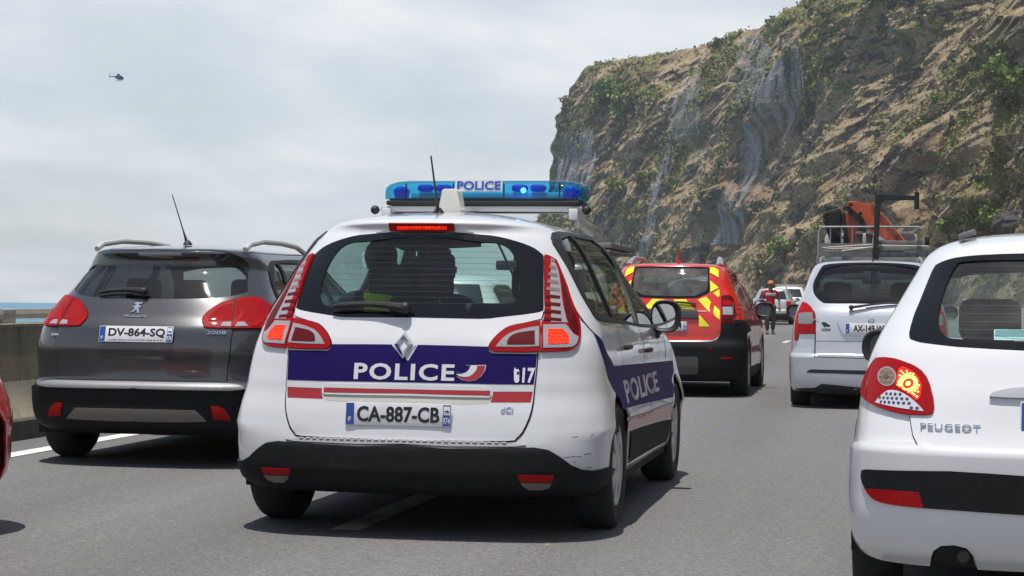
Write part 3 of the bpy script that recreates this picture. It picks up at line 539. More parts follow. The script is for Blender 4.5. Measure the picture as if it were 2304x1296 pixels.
 'hatch_window': [(-0.6096, 1.4772), (-0.6288, 1.4674), (-0.6319, 1.4303), (-0.6172, 1.3641), (-0.5993, 1.289), (-0.5914, 1.2258), (-0.5816, 1.1808), (-0.5699, 1.132), (-0.5601, 1.1102), (-0.5427, 1.0929), (-0.4951, 1.0791), (-0.3749, 1.0644), (-0.2747, 1.0584), (-0.1841, 1.0541)],
 'hatch_window_top': [(-0.2403, 1.5244), (-0.4162, 1.5166), (-0.5222, 1.5048), (-0.5814, 1.4887)],
 'hatch_clear': [(-0.4955, 1.4788), (-0.5056, 1.4351), (-0.5041, 1.37), (-0.4902, 1.2929), (-0.4779, 1.2276), (-0.4605, 1.1688), (-0.4389, 1.1299), (-0.4152, 1.109), (-0.3906, 1.1002), (-0.2798, 1.0945), (-0.1871, 1.0919)],
 'hatch_clear_top': [(-0.233, 1.4926), (-0.3573, 1.4897), (-0.4436, 1.486)],
 'hatch_lamp': [(-0.6909, 1.0002), (-0.6515, 1.0044), (-0.6222, 1.0054), (-0.5694, 1.0018), (-0.5193, 0.9887), (-0.4862, 0.976), (-0.4619, 0.9592), (-0.442, 0.9349), (-0.4254, 0.9009), (-0.4098, 0.8506), (-0.4036, 0.8155), (-0.4044, 0.7968), (-0.4123, 0.7894), (-0.4279, 0.7867), (-0.4751, 0.7858), (-0.5191, 0.7914), (-0.5732, 0.8012), (-0.6405, 0.8141), (-0.7006, 0.8303), (-0.7664, 0.8495), (-0.7925, 0.8711), (-0.7872, 0.9046), (-0.7528, 0.9474), (-0.7241, 0.9785)],
 'hatch_silver': [(-0.6148, 0.8214), (-0.6072, 0.8327), (-0.5969, 0.8454), (-0.5736, 0.8651), (-0.5554, 0.8722), (-0.5216, 0.8703), (-0.4896, 0.8561), (-0.462, 0.8359), (-0.44, 0.8135), (-0.4288, 0.7982), (-0.4573, 0.8008), (-0.5219, 0.8081)],
 'hatch_circle': [(-0.5437, 0.9285), (-0.5424, 0.9163), (-0.5449, 0.9051), (-0.5511, 0.8961), (-0.5607, 0.89), (-0.573, 0.8874), (-0.5872, 0.8887), (-0.6022, 0.8936), (-0.6166, 0.9017), (-0.6288, 0.9123), (-0.6367, 0.9243), (-0.639, 0.9367), (-0.6352, 0.9482), (-0.6259, 0.9576), (-0.6127, 0.9639), (-0.5977, 0.9665), (-0.5826, 0.9652), (-0.5688, 0.96), (-0.5573, 0.9515), (-0.5488, 0.9406)],
 'hatch_circle_in': [(-0.5498, 0.9282), (-0.5487, 0.9179), (-0.5508, 0.9085), (-0.5562, 0.9009), (-0.5643, 0.8957), (-0.5748, 0.8936), (-0.5868, 0.8946), (-0.5994, 0.8988), (-0.6113, 0.9056), (-0.6211, 0.9146), (-0.6275, 0.9247), (-0.6294, 0.9352), (-0.6263, 0.9448), (-0.6188, 0.9527), (-0.6081, 0.958), (-0.5957, 0.9602), (-0.5831, 0.959), (-0.5714, 0.9547), (-0.5615, 0.9476), (-0.5542, 0.9384)],
 'hatch_glow': [(-0.5373, 0.8954), (-0.5397, 0.9355), (-0.5406, 0.9609), (-0.5245, 0.9693), (-0.4983, 0.9576), (-0.4704, 0.9361), (-0.4535, 0.9095), (-0.4459, 0.8803), (-0.4472, 0.8487), (-0.4565, 0.8386), (-0.4795, 0.8591), (-0.5115, 0.8782)],
 'hatch_glowc': [(-0.4913, 0.9002)],
 'hatch_tailgate': [(-0.5418, 1.0892), (-0.4939, 1.076), (-0.3743, 1.0614), (-0.2744, 1.0554), (-0.1839, 1.0511), (-0.1718, 0.6543), (-0.3505, 0.6555), (-0.416, 0.6593), (-0.4398, 0.6706), (-0.4556, 0.7069), (-0.4709, 0.7823), (-0.4739, 0.7847), (-0.4278, 0.7857), (-0.4117, 0.7885), (-0.4033, 0.7959), (-0.4026, 0.8155), (-0.4088, 0.8507), (-0.4243, 0.9015), (-0.441, 0.936), (-0.4613, 0.9608), (-0.486, 0.9775), (-0.5166, 0.9896), (-0.5142, 1.0083)],
 'hatch_bump_top': [(-0.1717, 0.6508), (-0.3502, 0.6517), (-0.4183, 0.6553), (-0.4428, 0.6665), (-0.4533, 0.6779), (-0.7363, 0.6565), (-0.819, 0.6046)],
 'hatch_black': [(-0.171, 0.572), (-0.2554, 0.5764), (-0.3489, 0.5789), (-0.5134, 0.5691), (-0.6278, 0.5633), (-0.6513, 0.5572), (-0.6564, 0.5338), (-0.6446, 0.5107), (-0.609, 0.476), (-0.5744, 0.4585), (-0.5123, 0.4505), (-0.4178, 0.4434), (-0.3479, 0.4424), (-0.1701, 0.4359)],
 'hatch_red': [(-0.6288, 0.4949), (-0.5127, 0.4983), (-0.4289, 0.4987), (-0.4217, 0.4724), (-0.4152, 0.4436), (-0.4799, 0.4453), (-0.5491, 0.4512), (-0.5933, 0.4657)],
 'hatch_exh': [(-0.4269, 0.2088), (-0.4092, 0.2571), (-0.3975, 0.2895), (-0.3764, 0.313), (-0.3416, 0.3197), (-0.311, 0.3093), (-0.294, 0.2738), (-0.2949, 0.2)],
 'hatch_handle': [(-0.2682, 0.8592), (-0.2618, 0.8749), (-0.2476, 0.8829), (-0.2164, 0.8937), (-0.1764, 0.9004), (-0.1752, 0.8598), (-0.2343, 0.8576)],
 'hatch_plate': [(-0.1905, 0.8483), (-0.188, 0.7344)],
 'hatch_name_txt': [(-0.4424, 0.7557), (-0.285, 0.753), (-0.2844, 0.7298), (-0.4409, 0.7316)],
 'hatch_recess': [(-0.2679, 0.8526), (-0.2628, 0.7918), (-0.256, 0.7204), (-0.2435, 0.6808), (-0.229, 0.6629)],
}

# ------------------------------------------------------------------ the road along the sea
def road_z(y): return 2.4e-5*np.clip(np.asarray(y, float), 0, 120)**2
def road_x(y): return -np.maximum(np.asarray(y, float)-70, 0)**2/5200
def strip(name, prof, ys, m, parent=None, closed=False, smooth=True):
    """extrudes a profile of (x, z) along the road"""
    V = []; F = []; n = len(prof)
    for y in ys:
        dx, dz = float(road_x(y)), float(road_z(y))
        V += [(x+dx, y, z+dz) for x, z in prof]
    for i in range(len(ys)-1):
        for k in range(n if closed else n-1):
            j = (k+1) % n; F.append((i*n+k, i*n+j, (i+1)*n+j, (i+1)*n+k))
    return mesh_obj(name, V, F, m, parent, smooth)
def asphalt():
    m = bpy.data.materials.new('asphalt'); m.use_nodes = True; nt = m.node_tree; N, L = nt.nodes, nt.links; b = N['Principled BSDF']
    tc = N.new('ShaderNodeTexCoord')
    def noise(sc, det, ro=.5): 
        n = N.new('ShaderNodeTexNoise'); n.inputs['Scale'].default_value = sc; n.inputs['Detail'].default_value = det; n.inputs['Roughness'].default_value = ro; L.new(tc.outputs['Object'], n.inputs['Vector']); return n
    vo = N.new('ShaderNodeTexVoronoi'); vo.inputs['Scale'].default_value = 95; L.new(tc.outputs['Object'], vo.inputs['Vector'])
    r1 = N.new('ShaderNodeValToRGB'); e = r1.color_ramp.elements
    e[0].position = 0; e[0].color = (.105, .102, .104, 1); e[1].position = 1; e[1].color = (.30, .285, .28, 1)
    e2 = e.new(.55); e2.color = (.162, .157, .158, 1); e3 = e.new(.85); e3.color = (.195, .188, .186, 1)
    L.new(vo.outputs['Color'], r1.inputs[0])
    big = noise(.55, 6, .6); mp = N.new('ShaderNodeMapping'); mp.inputs['Scale'].default_value = (1.6, .12, 1); L.new(tc.outputs['Object'], mp.inputs[0]); L.new(mp.outputs[0], big.inputs['Vector'])
    mr = N.new('ShaderNodeMapRange'); mr.inputs['From Min'].default_value = .3; mr.inputs['From Max'].default_value = .7; mr.inputs['To Min'].default_value = .84; mr.inputs['To Max'].default_value = 1.1
    L.new(big.outputs['Fac'], mr.inputs[0])
    fine = noise(22, 8, .75); mr2 = N.new('ShaderNodeMapRange'); mr2.inputs['From Min'].default_value = .3; mr2.inputs['From Max'].default_value = .7; mr2.inputs['To Min'].default_value = .84; mr2.inputs['To Max'].default_value = 1.14
    L.new(fine.outputs['Fac'], mr2.inputs[0])
    # wheel tracks polished a little darker along the lanes, with uneven edges
    sx = N.new('ShaderNodeSeparateXYZ'); L.new(tc.outputs['Object'], sx.inputs[0]); wx = N.new('ShaderNodeMath'); wx.operation = 'MULTIPLY_ADD'; L.new(sx.outputs[0], wx.inputs[0]); wx.inputs[1].default_value = 2*math.pi/1.75; wx.inputs[2].default_value = 1.2
    wn = N.new('ShaderNodeMath'); wn.operation = 'MULTIPLY_ADD'; L.new(big.outputs['Fac'], wn.inputs[0]); wn.inputs[1].default_value = 2.5; L.new(wx.outputs[0], wn.inputs[2]); ws = N.new('ShaderNodeMath'); ws.operation = 'SINE'; L.new(wn.outputs[0], ws.inputs[0])
    wm = N.new('ShaderNodeMapRange'); wm.inputs['From Min'].default_value = -1; wm.inputs['To Min'].default_value = .93; wm.inputs['To Max'].default_value = 1.04; L.new(ws.outputs[0], wm.inputs[0])
    pr0 = N.new('ShaderNodeMath'); pr0.operation = 'MULTIPLY'; L.new(mr.outputs[0], pr0.inputs[0]); L.new(wm.outputs[0], pr0.inputs[1])
    pr = N.new('ShaderNodeMath'); pr.operation = 'MULTIPLY'; L.new(pr0.outputs[0], pr.inputs[0]); L.new(mr2.outputs[0], pr.inputs[1])
    sc = N.new('ShaderNodeVectorMath'); sc.operation = 'SCALE'; L.new(r1.outputs[0], sc.inputs[0]); L.new(pr.outputs[0], sc.inputs['Scale'])
    L.new(sc.outputs[0], b.inputs['Base Color']); b.inputs['Roughness'].default_value = .85; b.inputs['Specular IOR Level'].default_value = .3
    bp = N.new('ShaderNodeBump'); bp.inputs['Strength'].default_value = .7; bp.inputs['Distance'].default_value = .006; L.new(vo.outputs['Distance'], bp.inputs['Height']); L.new(bp.outputs[0], b.inputs['Normal'])
    return m
def concrete(name, c0, c1, streak=True):
    m = bpy.data.materials.new(name); m.use_nodes = True; nt = m.node_tree; N, L = nt.nodes, nt.links; b = N['Principled BSDF']
    tc = N.new('ShaderNodeTexCoord'); mp = N.new('ShaderNodeMapping'); mp.inputs['Scale'].default_value = (1, 1.4, .25 if streak else 1); L.new(tc.outputs['Object'], mp.inputs[0])
    n = N.new('ShaderNodeTexNoise'); n.inputs['Scale'].default_value = 3.5; n.inputs['Detail'].default_value = 9; n.inputs['Roughness'].default_value = .65; L.new(mp.outputs[0], n.inputs['Vector'])
    g = N.new('ShaderNodeTexNoise'); g.inputs['Scale'].default_value = 45; g.inputs['Detail'].default_value = 5; L.new(tc.outputs['Object'], g.inputs['Vector'])
    a = N.new('ShaderNodeMath'); a.operation = 'MULTIPLY_ADD'; L.new(g.outputs['Fac'], a.inputs[0]); a.inputs[1].default_value = .35; L.new(n.outputs['Fac'], a.inputs[2])
    r = N.new('ShaderNodeValToRGB'); r.color_ramp.elements[0].position = .42; r.color_ramp.elements[0].color = (*c0, 1); r.color_ramp.elements[1].position = .88; r.color_ramp.elements[1].color = (*c1, 1)
    L.new(a.outputs[0], r.inputs[0]); L.new(r.outputs[0], b.inputs['Base Color']); b.inputs['Roughness'].default_value = .92
    bp = N.new('ShaderNodeBump'); bp.inputs['Strength'].default_value = .5; bp.inputs['Distance'].default_value = .02; L.new(a.outputs[0], bp.inputs['Height']); L.new(bp.outputs[0], b.inputs['Normal'])
    return m
YS = np.concatenate([np.arange(-40, 60, 4.0), np.arange(60, 560, 10.0)])
M_ASPH = asphalt()
tag(strip('road', [(-6.63, 0), (-4, 0), (-1, 0), (2, 0), (5, 0)], YS, M_ASPH), kind='structure')
m_line = mat('road paint', (.72, .71, .68), .7, noise=(9, .22, 9))
m_dash = mat('worn shadowed lane paint', (.50, .49, .46), .75, noise=(6, .35, 9))  # worn dash paint, darkened in colour for the shadow under the police car
m_verge = mat('gravel verge', (.20, .17, .13), .95, noise=(6, .35, 8), bump=(30, .6, .03))
tag(strip('verge', [(5, 0.002), (5.05, .03), (14, .3), (24, .5), (60, -1)], YS, m_verge), kind='structure')
tag(strip('edge_line', [(-6.15, .004), (-5.98, .004)], YS, m_line), kind='structure')
for y0 in (-3, 9.1, 21.5, 33.5, 52.2, 69.8, 82, 95):
    tag(strip('lane_dash', [(-2.66, .004), (-2.51, .004)], [y0, y0+1.5, y0+3.0], m_dash), kind='structure')
# the thin yellowish setting-out line sprayed along the middle lane, worn to flecks
def worn_line():
    m = bpy.data.materials.new('worn yellow line'); m.use_nodes = True; nt = m.node_tree; N, L = nt.nodes, nt.links; b = N['Principled BSDF']
    b.inputs['Base Color'].default_value = (.42, .33, .15, 1); b.inputs['Roughness'].default_value = .8
    tc = N.new('ShaderNodeTexCoord'); n = N.new('ShaderNodeTexNoise'); n.inputs['Scale'].default_value = 18; n.inputs['Detail'].default_value = 6; L.new(tc.outputs['Object'], n.inputs['Vector'])
    r = N.new('ShaderNodeMapRange'); r.inputs['From Min'].default_value = .46; r.inputs['From Max'].default_value = .72; L.new(n.outputs['Fac'], r.inputs[0])
    t = N.new('ShaderNodeBsdfTransparent'); mx = N.new('ShaderNodeMixShader'); L.new(r.outputs[0], mx.inputs[0]); L.new(t.outputs[0], mx.inputs[1]); L.new(b.outputs[0], mx.inputs[2]); L.new(mx.outputs[0], N['Material Output'].inputs[0])
    return m
tag(strip('chalk_line', [(-1.529, .003), (-1.516, .003)], YS, worn_line()), kind='structure')
# sea wall: kerb foot, battered lower face, dark weathered upper face
wall = thing('sea_wall', 'weathered concrete barrier wall along the left road edge', 'wall')
m_w1 = concrete('weathered concrete', (.11, .098, .068), (.30, .265, .19)); m_w2 = concrete('battered concrete', (.19, .172, .13), (.36, .325, .245)); m_w3 = concrete('dark kerb concrete', (.05, .046, .036), (.095, .088, .068), False)
strip('kerb', [(-6.60, -.1), (-6.615, .15), (-6.64, .165), (-6.70, .168)], YS, m_w3, wall, smooth=False)
strip('lower_face', [(-6.67, .16), (-6.76, .30), (-6.795, .455)], YS, m_w2, wall)
strip('upper_face', [(-6.794, .45), (-6.84, .885)], YS, m_w1, wall)
strip('coping', [(-6.835, .88), (-6.83, .905), (-7.15, .91), (-7.16, -1.0), (-8.5, -8)], YS, m_w2, wall, smooth=False)
rail = thing('guard_rail', 'pale metal rail on short brackets above the sea wall', 'railing')
m_rail = mat('pale galvanised rail', (.50, .47, .40), .6, .1, noise=(5, .15, 6))
m_brk = mat('bracket metal', (.42, .42, .43), .5, .3)
for i, y in enumerate(np.arange(-9.75, 130, 4.05)):
    y1 = y+3.9; mb = MB(); n = 3
    x0, z0, x1, z1 = float(road_x(y)), float(road_z(y)), float(road_x(y1)), float(road_z(y1))
    mb.prism([(-7.05, .945), (-6.96, .945), (-6.95, .985), (-6.96, 1.025), (-7.05, 1.025)], (x0, y, z0), (1, 0, 0), (0, 0, 1), -3.9)
    for v in mb.bm.verts:
        t = (v.co.y-y)/3.9; v.co.x += (x1-x0)*t; v.co.z += (z1-z0)*t
    mb.build('rail', m_rail, rail, smooth=False)
    MB().box((x0-7.0, y-.08, z0+.965), (.1, .24, .12), .012).build('bracket', m_brk, rail)
# the sea, out to where the earth's curve ends it
def sea_mat():
    m = bpy.data.materials.new('sea'); m.use_nodes = True; nt = m.node_tree; N, L = nt.nodes, nt.links; b = N['Principled BSDF']
    tc = N.new('ShaderNodeTexCoord'); mp = N.new('ShaderNodeMapping'); mp.inputs['Scale'].default_value = (.06, .16, 1); L.new(tc.outputs['Object'], mp.inputs[0])
    n = N.new('ShaderNodeTexNoise'); n.inputs['Scale'].default_value = 1; n.inputs['Detail'].default_value = 9; n.inputs['Roughness'].default_value = .7; L.new(mp.outputs[0], n.inputs['Vector'])
    r = N.new('ShaderNodeValToRGB'); e = r.color_ramp.elements; e[0].position = .3; e[0].color = (.018, .13, .22, 1); e[1].position = .66; e[1].color = (.05, .23, .33, 1)
    f = e.new(.70); f.color = (.55, .62, .66, 1); L.new(n.outputs['Fac'], r.inputs[0]); L.new(r.outputs[0], b.inputs['Base Color'])
    b.inputs['Roughness'].default_value = .35; b.inputs['IOR'].default_value = 1.2
    bp = N.new('ShaderNodeBump'); bp.inputs['Strength'].default_value = .6; bp.inputs['Distance'].default_value = .9; L.new(n.outputs['Fac'], bp.inputs['Height']); L.new(bp.outputs[0], b.inputs['Normal'])
    return m
a = np.linspace(0, 2*math.pi, 97)[:-1]; rr = [0, 60, 200, 600, 1400, 2150]
V = [(0, 0, -7.5)]; Fs = []
for r in rr[1:]: V += [(r*math.sin(t), r*math.cos(t), -7.5) for t in a]
for k in range(96): Fs.append((0, 1+k, 1+(k+1) % 96))
for i in range(len(rr)-2):
    for k in range(96): A0 = 1+i*96; Fs.append((A0+k, A0+96+k, A0+96+(k+1) % 96, A0+(k+1) % 96))
tag(mesh_obj('sea', V, Fs, sea_mat()), kind='structure')

# ------------------------------------------------------------------ the cliff
def _hash(ix, iy, seed):
    h = (ix.astype(np.int64)*374761393+iy.astype(np.int64)*668265263+seed*974634777) & 0x7fffffff
    h = ((h ^ (h >> 13))*1274126177) & 0x7fffffff
    return ((h ^ (h >> 16)) & 0xffff)/65535.0
def vnoise(x, y, seed=0):
    ix, iy = np.floor(x), np.floor(y); fx, fy = x-ix, y-iy; fx = fx*fx*fx*(fx*(fx*6-15)+10); fy = fy*fy*fy*(fy*(fy*6-15)+10)
    a, b, c, d = _hash(ix, iy, seed), _hash(ix+1, iy, seed), _hash(ix, iy+1, seed), _hash(ix+1, iy+1, seed)
    return (a*(1-fx)+b*fx)*(1-fy)+(c*(1-fx)+d*fx)*fy
def fbm(x, y, oct=5, seed=0, gain=.5):
    r = 0; a = 1; t = 0
    for o in range(oct): r = r+a*vnoise(x*2**o+17.3*o, y*2**o-9.1*o, seed+o); t += a; a *= gain
    return r/t
def ridged(x, y, oct=4, seed=0):
    r = 0; a = 1; t = 0
    for o in range(oct): r = r+a*(1-np.abs(2*vnoise(x*2**o+5.7*o, y*2**o+3.3*o, seed+o)-1)); t += a; a *= .5
    return r/t
BASE = np.array([(46, -120), (40, -20), (34, 60), (28, 150), (20, 245), (9, 330), (-10, 420), (-40, 520), (-74, 598), (-103, 650), (-127, 692), (-131, 738), (-104, 805), (-40, 900), (60, 980)], float)
_seg = np.hypot(*np.diff(BASE, axis=0).T); _sc = np.concatenate([[0], np.cumsum(_seg)])
_bx, _by = pchip(_sc, BASE[:, 0]), pchip(_sc, BASE[:, 1])
def cliff_base(s):
    e = .5; x, y = _bx(s), _by(s); tx, ty = _bx(s+e)-_bx(s-e), _by(s+e)-_by(s-e); l = np.maximum(np.hypot(tx, ty), 1e-6)
    return x, y, ty/l, -tx/l           # inland normal
def cliff_surface(s, h):
    """point of the cliff at arc length s along its foot and height h; also how bare / how steep it is"""
    x, y, nx, ny = cliff_base(s)
    top = 83+8*(fbm(s/120, s*0, 3, 5)-.5)+np.interp(s, [0, 300, 560, 660, 730, 790, 860, 1300], [34, 30, 27, 22, 8, 2, 2, 1])
    t = h/top
    tip = np.interp(s, [560, 700, 800, 1000], [1.0, .52, .25, .25])
    rec = (np.interp(t, [-.3, 0, .1, .25, .45, .6, .78, .9, 1.0, 1.15, 1.4], [-6, 0, 4, 11, 26, 37, 52, 67, 86, 126, 228]))*np.where(t > 1.0, 1, tip)+np.where(t > 1.0, 86*(tip-1), 0)
    p = s+.85*h
    wob = 14*(fbm(s/60, h/60, 3, 3)-.5)
    big = ridged((p+wob)/58, h/150, 2, 21)*1.0; med = ridged((p+wob)/17, h/50, 3, 31); sml = ridged((p+wob)/7.5, h/13, 4, 41); fin = ridged((p+.5*wob)/3.0, h/4.6, 4, 47); cr = ridged((s-.3*h)/9+wob/9, h/5.5, 3, 57)
    fade = np.clip(t*6, .25, 1)*np.clip((1.12-t)*5, .12, 1)
    d = ((big-.6)*16+(med-.6)*6.0+(sml-.6)*3.4+(fin-.6)*2.0*np.clip((fbm(p/18, h/22, 3, 49)-.36)*5, .15, 1)+(cr-.6)*2.4*np.clip((fbm(p/26, h/30, 3, 59)-.46)*6, 0, 1))*fade
    bite = np.clip((fbm((s+.35*h)/38, h/24, 3, 151)-.56)*7, 0, 1)*np.interp(s, [300, 520, 640, 760], [1, 1, .6, .5])      # bays where rock has broken away
    d = d-bite*7.0*fade
    # rock bands: overhanging ledges that cut across the slope
    led = fbm(p/40, h/16+.3*fbm(p/25, h/25, 2, 55), 4, 61); step = np.clip((led-.52)*9, 0, 1)
    d = d+(step-.5)*3.6*fade
    rec = rec-d*np.where(s > 700, .6, 1)
    z = np.where(h > top, top+(h-top)*.10, h)+1.8*(fbm(p/8, h/8, 3, 71)-.5)*np.where(h > top, .5, 1)
    return np.stack([x+nx*rec, y+ny*rec, z], -1), d, np.maximum(step*.8, bite*1.5), med, t
CS = np.concatenate([np.arange(0, 200, 4.0), np.concatenate([np.arange(200, 380, 1.0), np.arange(380, 860, .42), np.arange(860, 980, 1.0)]), np.arange(980, 1240, 5.0)])
CH = np.concatenate([np.arange(-2, 104, .36), np.arange(104, 150, 3.0)])
def cliff():
    s, h = np.meshgrid(CS, CH, indexing='ij'); P, d, step, med, t = cliff_surface(s, h)
    du = np.gradient(P, axis=0); dh = np.gradient(P, axis=1); n = np.cross(dh, du); n /= np.maximum(np.linalg.norm(n, axis=-1, keepdims=True), 1e-9)
    ns, nh = s.shape
    idx = np.arange(ns*nh).reshape(ns, nh); q = np.stack([idx[:-1, :-1], idx[:-1, 1:], idx[1:, 1:], idx[1:, :-1]], -1).reshape(-1, 4)
    me = bpy.data.meshes.new('cliff'); me.vertices.add(ns*nh); me.vertices.foreach_set('co', P.reshape(-1)); me.loops.add(q.size); me.loops.foreach_set('vertex_index', q.reshape(-1))
    me.polygons.add(len(q)); me.polygons.foreach_set('loop_start', np.arange(0, q.size, 4)); me.polygons.foreach_set('use_smooth', np.ones(len(q), bool)); me.update(calc_edges=True)
    # what grows or lies where: rock on steep ground, dry grass on slopes, scrub in patches
    steep = 1-np.abs(n[..., 2]); p = s+.85*h
    rock = np.clip((steep-.62)*4.0+(fbm(p/7, h/11, 5, 81)-.52)*3.4+(step-.4)*.75, 0, 1)
    scrub = np.clip((fbm(s/13, h/13, 5, 91)-.48)*7+(fbm(s/90, h/60, 2, 95)-.45)*2.2+(t-.60)*1.7+.5*np.interp(s, [300, 480, 740, 800], [0, .2, .3, 1.2]), 0, 1)*(1-.75*rock)
    rust = np.clip((fbm(p/20, h/30, 4, 101)-.56)*7, 0, 1)
    a = me.color_attributes.new('ground', 'FLOAT_COLOR', 'POINT'); a.data.foreach_set('color', np.stack([rock, scrub, rust, np.ones_like(rock)], -1).reshape(-1).astype(np.float32))
    m = bpy.data.materials.new('cliff ground'); m.use_nodes = True; nt = m.node_tree; N, L = nt.nodes, nt.links; b = N['Principled BSDF']; b.inputs['Roughness'].default_value = .95; b.inputs['Specular IOR Level'].default_value = .15
    at = N.new('ShaderNodeAttribute'); at.attribute_name = 'ground'; sp = N.new('ShaderNodeSeparateXYZ'); L.new(at.outputs['Vector'], sp.inputs[0])
    tc = N.new('ShaderNodeTexCoord')
    def ramp(sc, c0, c1, p0=.35, p1=.65, ro=.7):
        nn = N.new('ShaderNodeTexNoise'); nn.inputs['Scale'].default_value = sc; nn.inputs['Detail'].default_value = 8; nn.inputs['Roughness'].default_value = ro; L.new(tc.outputs['Object'], nn.inputs['Vector'])
        r = N.new('ShaderNodeValToRGB'); r.color_ramp.elements[0].position = p0; r.color_ramp.elements[0].color = (*c0, 1); r.color_ramp.elements[1].position = p1; r.color_ramp.elements[1].color = (*c1, 1); L.new(nn.outputs['Fac'], r.inputs[0]); return r, nn
    g, gn = ramp(.55, (.31, .235, .14), (.66, .51, .315), .30, .70, .82); rk, rn = ramp(.30, (.032, .027, .025), (.36, .285, .215), .38, .74, .88); sc_, sn = ramp(.7, (.105, .125, .030), (.36, .35, .105), .32, .68, .8); ru, _ = ramp(.6, (.20, .115, .06), (.36, .22, .12))
    def mixc(f, a_, b_, k=1.0):
        mx = N.new('ShaderNodeMixRGB'); L.new(a_, mx.inputs[1]); L.new(b_, mx.inputs[2])
        # break the edge between the two grounds with fine noise
        ad = N.new('ShaderNodeMath'); ad.operation = 'MULTIPLY_ADD'; L.new(gn.outputs['Fac'], ad.inputs[0]); ad.inputs[1].default_value = 1.6; L.new(f, ad.inputs[2])
        mr = N.new('ShaderNodeMapRange'); mr.inputs['From Min'].default_value = 1.15; mr.inputs['From Max'].default_value = 1.45; mr.inputs['To Max'].default_value = k; L.new(ad.outputs[0], mr.inputs[0]); L.new(mr.outputs[0], mx.inputs[0]); return mx.outputs[0]
    c = mixc(sp.outputs[2], g.outputs[0], ru.outputs[0], .6); c = mixc(sp.outputs[0], c, rk.outputs[0]); c = mixc(sp.outputs[1], c, sc_.outputs[0], .9)
    bp = N.new('ShaderNodeBump'); bp.inputs['Strength'].default_value = 1.0; bp.inputs['Distance'].default_value = 1.2; L.new(rn.outputs['Fac'], bp.inputs['Height'])
    bp2 = N.new('ShaderNodeBump'); bp2.inputs['Strength'].default_value = 1.0; bp2.inputs['Distance'].default_value = .6; L.new(sn.outputs['Fac'], bp2.inputs['Height']); L.new(bp.outputs[0], bp2.inputs['Normal'])
    fz = N.new('ShaderNodeTexNoise'); fz.inputs['Scale'].default_value = 1.25; fz.inputs['Detail'].default_value = 8; fz.inputs['Roughness'].default_value = .8; L.new(tc.outputs['Object'], fz.inputs['Vector'])
    bp3 = N.new('ShaderNodeBump'); bp3.inputs['Strength'].default_value = 1.0; bp3.inputs['Distance'].default_value = .35; L.new(fz.outputs['Fac'], bp3.inputs['Height']); L.new(bp2.outputs[0], bp3.inputs['Normal']); L.new(bp3.outputs[0], b.inputs['Normal'])
    fr = N.new('ShaderNodeMapRange'); fr.inputs['From Min'].default_value = .32; fr.inputs['From Max'].default_value = .68; fr.inputs['To Min'].default_value = .38; fr.inputs['To Max'].default_value = 1.55; L.new(fz.outputs['Fac'], fr.inputs[0])
    fs = N.new('ShaderNodeVectorMath'); fs.operation = 'SCALE'; L.new(c, fs.inputs[0]); L.new(fr.outputs[0], fs.inputs['Scale']); L.new(fs.outputs[0], b.inputs['Base Color'])
    me.materials.append(m); o = bpy.data.objects.new('cliff', me); COL.objects.link(o); tag(o, kind='structure')
    return s, h, P, n, rock, scrub
_cl = cliff()
# scrub on the cliff: leaf-sized faces in loose clumps
def leaf_cloud(centers, radii, nleaf, size, flat=.8):
    """random leaf quads filling ellipsoids; returns vertices and quads"""
    c = np.repeat(centers, nleaf, 0); r = np.repeat(radii, nleaf); n = len(c)
    v = RNG.normal(size=(n, 3)); v /= np.linalg.norm(v, axis=1, keepdims=True); rad = RNG.random(n)**.45
    p = c+v*(r*rad)[:, None]*np.array([1, 1, flat])
    a = RNG.normal(size=(n, 3)); a /= np.linalg.norm(a, axis=1, keepdims=True); a = a*.7+v*.5; a /= np.linalg.norm(a, axis=1, keepdims=True)
    t = np.cross(a, RNG.normal(size=(n, 3))); t /= np.linalg.norm(t, axis=1, keepdims=True); bb = np.cross(a, t); k = (r*size*(.6+.8*RNG.random(n)))[:, None]
    V = np.stack([p-t*k-bb*k*.6, p+t*k-bb*k*.6, p+t*k*.7+bb*k*.6, p-t*k*.7+bb*k*.6], 1).reshape(-1, 3)
    return V, np.arange(4*n).reshape(n, 4)
def quads_obj(name, V, Q, m, parent=None, midx=None, mats=None):
    me = bpy.data.meshes.new(name); me.vertices.add(len(V)); me.vertices.foreach_set('co', V.reshape(-1)); me.loops.add(Q.size); me.loops.foreach_set('vertex_index', Q.reshape(-1)); me.polygons.add(len(Q)); me.polygons.foreach_set('loop_start', np.arange(0, Q.size, 4))
    for mm in (mats or [m]): me.materials.append(mm)
    if midx is not None: me.polygons.foreach_set('material_index', np.asarray(midx, np.int32))
    me.update(calc_edges=True); o = bpy.data.objects.new(name, me); COL.objects.link(o)
    if parent: o.parent = parent
    return o
def leaf_mat(name, c):
    m = mat(name, c, .7, spec=.25, noise=(.35, .45, 3)); return m
LEAF = [leaf_mat('dull scrub leaves', (.17, .175, .055)), leaf_mat('fresh green leaves', (.155, .225, .05)), leaf_mat('dark scrub leaves', (.085, .10, .04)), leaf_mat('dry brown scrub', (.26, .195, .115)), leaf_mat('yellow green leaves', (.19, .22, .06)), leaf_mat('straw grass', (.36, .265, .14)), leaf_mat('grey dead shrub', (.22, .19, .16))]
